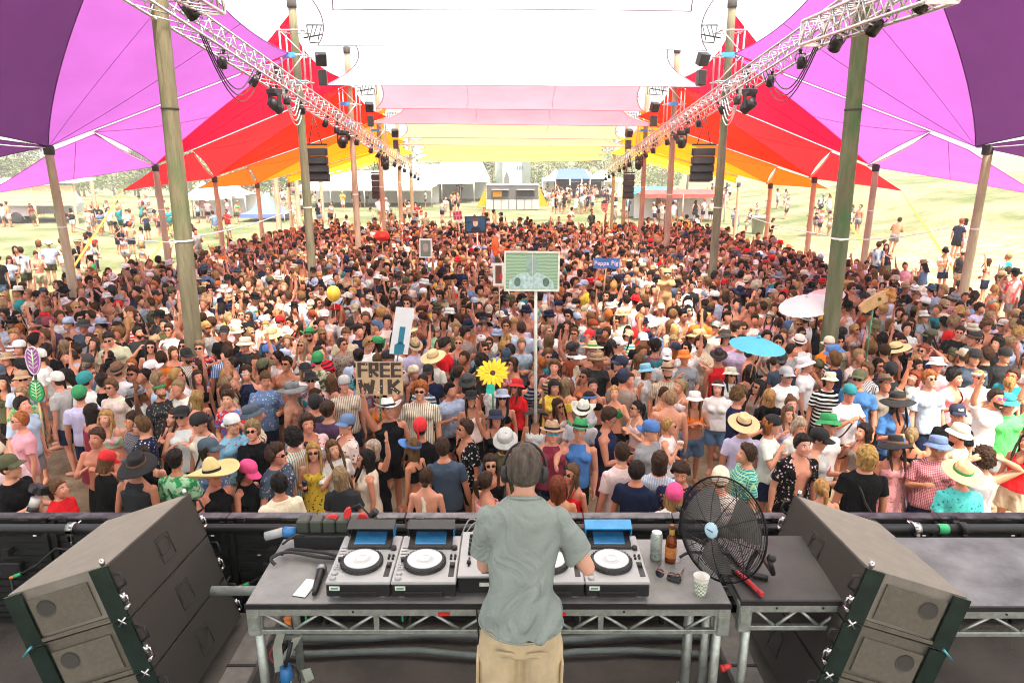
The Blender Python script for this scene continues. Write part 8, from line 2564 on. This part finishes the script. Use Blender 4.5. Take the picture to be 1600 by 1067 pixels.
def marquee(px, py, Y, w, d, hw, hr, label, kind='gable', m=canvas, name='marquee'):
    c = at_y(px, py, Y); z0 = ground_z(c.x, Y)
    root = empty(name, (c.x, Y, z0), label=label, cat='tent', group='tents across the field')
    if kind == 'gable':
        b = MB(); b._add([(-w / 2, -d / 2, hw), (w / 2, -d / 2, hw), (w / 2, d / 2, hw), (-w / 2, d / 2, hw), (-w / 2 + w * .12, 0, hr), (w / 2 - w * .12, 0, hr)], [(0, 1, 5, 4), (1, 2, 5), (2, 3, 4, 5), (3, 0, 4)]); b.build('roof', m, root)
    else:
        b = MB(); vs, fs = [], []
        n = 8
        for j in range(n + 1):
            t = j / n
            q = (1 - t); zz = hw + (hr - hw) * t ** 2.0
            for (sx, sy) in ((-1, -1), (1, -1), (1, 1), (-1, 1)): vs.append((sx * w / 2 * q + 1e-3 * sx, sy * d / 2 * q, zz))
        for j in range(n):
            for k in range(4): fs.append((j * 4 + k, j * 4 + (k + 1) % 4, (j + 1) * 4 + (k + 1) % 4, (j + 1) * 4 + k))
        b._add(vs, fs, True); b.build('roof', m, root)
    b = MB(); b.box((0, d / 2 - .1, hw / 2), (w, .06, hw)); b.build('back_wall', canvas, root)
    v = MB(); v.box((0, -d / 2 - .02, hw - .12), (w, .04, .28)); v.build('valance', m, root)
    n = max(2, int(w / 3) + 1)
    for i in range(n):
        l = MB(); l.tube([(-w / 2 + w * i / (n - 1), -d / 2, 0), (-w / 2 + w * i / (n - 1), -d / 2, hw)], .05, 6); l.build('pole', alu, root)
    return root
marquee(580, 300, 72, 13, 7, 1.9, 3.4, 'long low white marquee behind the left pole row')
marquee(672, 290, 78, 10, 8, 2.3, 3.9, 'gabled white marquee left of the container bar')
marquee(722, 288, 80, 6, 6, 2.4, 4.2, 'white marquee with dark doorway openings beside the container bar')
marquee(648, 285, 84, 5, 5, 2.4, 4.6, 'narrow peaked white tent behind the gabled marquee', 'peak')
for i, px in enumerate((322, 345, 366)): marquee(px, 330, 58 + i, 3.2, 3.2, 1.8, 3.0, '%s of the small peaked white tents on the left of the field' % nth(i + 1), 'peak')
marquee(417, 325, 56, 3.6, 3.0, .6, 2.3, 'blue ridge tent between the left posts', 'peak', pm('blue tent cloth', (.10, .15, .42), .7), 'ridge_tent')
for i, (px, w, m_) in enumerate(((868, 3.2, canvas), (893, 4, pm('navy awning', (.05, .10, .22), .7)), (915, 4, canvas), (940, 5, canvas))): marquee(px, 296, 84, w, 3, 2.2, 3.3, '%s stall canopy right of the container bar' % nth(i + 1), 'peak' if i != 1 else 'gable', m_, 'stall_canopy')
marquee(1015, 312, 58, 4.0, 3, 2.2, 2.5, 'white stall with a blue fascia between the right poles', 'gable', pm('blue fascia', (.05, .35, .60), .6), 'stall')
marquee(1060, 318, 56, 6.5, 3, 2.1, 2.4, 'stall with a red lettered fascia right of the fourth right pole', 'gable', pm('red fascia', (.62, .06, .05), .6, var=.5, scale=2), 'stall')
# container bar
c = on_z(801, 328, 0)
root = empty('container_bar', (c.x, c.y, 0), label='dark container bar with a pale panelled front and an open hatch', cat='bar')
u = (c - Vector((0, 0, CAM_Z))).dot(_F) / FPX
cont = pm('dark container paint', (.085, .08, .08), .6)
b = MB(); b.box((0, 1.2, 18.6 * u), (80 * u, 2.4, 37 * u)); b.build('container', cont, root)
b = MB(); b.box((0, 1.2, 37.6 * u), (83 * u, 2.5, 1.2 * u)); b.build('roof', pm('container roof', (.30, .30, .30), .6), root)
for k in range(7):
    b = MB(); b.box(((-36 + 12 * k) * u, -.08, 8 * u), (11 * u, .10, 15 * u)); b.build('front_panel', pm('pale mesh panel', (.34, .33, .32), .6, scale=8), root)
for x0, x1 in ((-32, -6), (6, 34)):
    b = MB(); b.box(((x0 + x1) / 2 * u, .0, 25 * u), ((x1 - x0) * u, .06, 9 * u)); b.build('hatch', pm('dark hatch', (.02, .02, .02), .6), root)
    b = MB(); b.box(((x0 + x1) / 2 * u, -.25, 31 * u), ((x1 - x0) * u, .5, .05)); b.build('awning', pm('hatch awning', (.3, .3, .3), .6), root)
orange_sail = sail_mat('orange pennant cloth', (.9, .42, .02), .4)
b = MB(); b.prism([(-31 * u, 20 * u), (-17 * u, 20 * u), (-17 * u, 29 * u), (-31 * u, 29 * u)], (0, -.02, 0), (0, -.1, 0)); b.build('banner', orange_sail, root)
for sd in (-1, 1):
    b = MB(); b.prism([(sd * 41 * u, 5 * u), (sd * 41 * u, 35 * u), (sd * 56 * u, 5 * u)] if sd < 0 else [(sd * 41 * u, 5 * u), (sd * 56 * u, 5 * u), (sd * 41 * u, 35 * u)], (0, .04, 0)); b.build('side_sail', orange_sail, root)
# inflatable castle
c = at_y(800, 290, 78); z0 = ground_z(c.x, 78)
root = empty('castle_facade', (c.x, 78, z0), label='pale blue toy castle front with pointed towers behind the bar', cat='castle')
u = 78 / FPX
blue_w = pm('pale blue castle board', (.50, .58, .60), .7)
b = MB(); b.box((2 * u, .5, 32 * u), (50 * u, 1.0, 64 * u)); b.build('wall', blue_w, root)
for x in (-20, 22):
    b = MB(); b.lathe([(6 * u, 0), (6 * u, 62 * u), (7 * u, 63 * u), (7 * u, 66 * u), (0, 82 * u)], 10, Matrix.Translation((x * u, -.2, 0))); b.build('tower', blue_w, root)
b = MB(); b.prism([(-9 * u, 0), (9 * u, 0), (9 * u, 40 * u), (0, 56 * u), (-9 * u, 40 * u)], (0, -.1, 0), (-8 * u, -.05, 0)); b.build('gate_arch', pm('pale arch', (.62, .68, .68), .7), root)
b = MB(); b.prism([(-4 * u, 0), (4 * u, 0), (4 * u, 36 * u), (0, 46 * u), (-4 * u, 36 * u)], (0, -.05, 0), (-8 * u, -.16, 0)); b.build('gate', pm('dark gate', (.12, .13, .12), .7), root)
for k in range(4): b = MB(); b.prism([(-1 * u, 0), (1 * u, 0), (1 * u, 4 * u), (0, 6 * u), (-1 * u, 4 * u)], (0, -.05, 0), ((8 + 4 * k) * u, -.05, 48 * u)); b.build('slit_window', MATS['dark gate'], root)
# trucks and stall at the left edge
def truck(px, py, Y, label, colr):
    c = at_y(px, py, Y); z0 = ground_z(c.x, Y)
    root = empty('food_truck', (c.x, Y, z0), R(8), label, 'truck', 'trucks at the field edge')
    mt = pm('truck paint ' + str(px), colr, .4)
    b = MB(); b.box((-1.6, 0, 1.7), (4.4, 2.1, 2.3), bev=.06); b.build('box_body', mt, root)
    b = MB(); b.prism([(.6, .55), (2.6, .55), (2.7, 1.3), (2.2, 2.2), (.6, 2.4)], (0, 2.0, 0), (0, -1.0, 0)); b.build('cab', mt, root)
    b = MB(); b.prism([(1.0, 1.45), (2.25, 1.45), (2.0, 2.1), (1.0, 2.15)], (0, -.03, 0), (0, -1.0, 0)); b.build('side_window', pm('truck glass', (.10, .16, .20), .1), root)
    b = MB(); b.box((-1.6, -1.07, 1.9), (2.6, .04, 1.0)); b.build('hatch', pm('hatch interior', (.10, .09, .09), .6), root)
    for x in (-2.6, 1.7):
        for y in (-.95, .95):
            w_ = MB(); w_.lathe([(0, -.12), (.3, -.12), (.42, -.10), (.42, .10), (.3, .12), (0, .12)], 16, Matrix.Translation((x, y, .42)) @ Matrix.Rotation(PI / 2, 4, 'X')); w_.build('wheel', cable_black, root)
truck(70, 350, 56, 'white food truck parked at the left edge of the field', (.42, .45, .48))
truck(2, 352, 54, 'second pale truck cut by the left picture edge', (.40, .34, .38))
c = at_y(70, 330, 54)
root = empty('timber_stall', (c.x, 54, 0), label='light timber stall above the white truck', cat='stall')
for k in range(5): b = MB(); b.box((0, -1, 1.5 + .3 * k), (6.4, .05, .28)); b.build('board', pm('pale timber', (.62, .42, .25), .7), root)
b = MB(); b.box((0, 0, 3.15), (7, 2.6, .12), rot=(.06, 0, 0)); b.build('roof', canvas, root)
for x in (-3, 0, 3): b = MB(); b.box((x, -1.05, 1.4), (.14, .1, 2.8)); b.build('post', MATS['pale timber'], root)
# waste bin, far bare posts, white fence cloth on the bank
c = on_z(1183, 366, 0)
root = empty('waste_bin', (c.x, c.y, ground_z(c.x, c.y)), label='square grey waste bin beyond the right posts', cat='bin')
b = MB(); b.lathe([(.38, 0), (.5, 1.05), (.53, 1.05), (.53, 1.12)], 4, Matrix.Rotation(PI / 4, 4, 'Z')); b.build('tub', pm('grey bin plastic', (.42, .42, .38), .6), root)
b = MB(); b.box((0, 0, 1.16), (.80, .80, .07), bev=.02); b.build('lid', white_plastic, root)
for i, (px, py, Y, hh) in enumerate(((150, 330, 60, 5.5), (436, 350, 42, 4.0), (468, 345, 50, 4.2), (505, 340, 56, 4.0))):
    p = at_y(px, py, Y)
    pole(p.x, Y, hh, .17, .13, wood_pale, '%s bare pole standing out on the left of the field' % nth(i + 1), name='field_pole', group='bare poles on the field')
fen = MB()
root = empty('bank_fence', (0, 0, 0), label='pale fence cloth along the top of the right bank', cat='fence')
pts = [(26 + 2.6 * k, 30 + 4.2 * k) for k in range(10)]
for k in range(9):
    (x0, y0), (x1, y1) = pts[k], pts[k + 1]
    z0, z1 = ground_z(x0, y0), ground_z(x1, y1)
    b = MB(); b._add([(x0, y0, z0), (x1, y1, z1), (x1, y1, z1 + 1.5), (x0, y0, z0 + 1.5), (x0 + .03, y0, z0), (x1 + .03, y1, z1), (x1 + .03, y1, z1 + 1.5), (x0 + .03, y0, z0 + 1.5)], [(0, 1, 2, 3), (7, 6, 5, 4), (3, 2, 6, 7), (0, 3, 7, 4), (1, 5, 6, 2)]); b.build('cloth_panel', canvas, root)
    b = MB(); b.tube([(x0, y0, z0 - .2), (x0, y0, z0 + 1.6)], .04, 6); b.build('post', alu, root)
# people sitting on the bank
bpy.data.scenes.remove(SHOP)
# ================================================================== HAZE VOLUME
mb = MB(); mb.box((0, 62, -1.2), (330, 160, 24.0))
m, nt, bs = nodes_of('dusty air'); nt.nodes.remove(bs)
pv = N(nt, 'ShaderNodeVolumePrincipled'); pv.inputs['Color'].default_value = (.95, .92, .90, 1); pv.inputs['Density'].default_value = .0019  # even haze volume, added so the far field fades
nt.links.new(pv.outputs[0], nt.nodes['Material Output'].inputs['Volume'])
tag(mb.build('haze', m), 'thin haze added to fade the far field', kind='stuff')
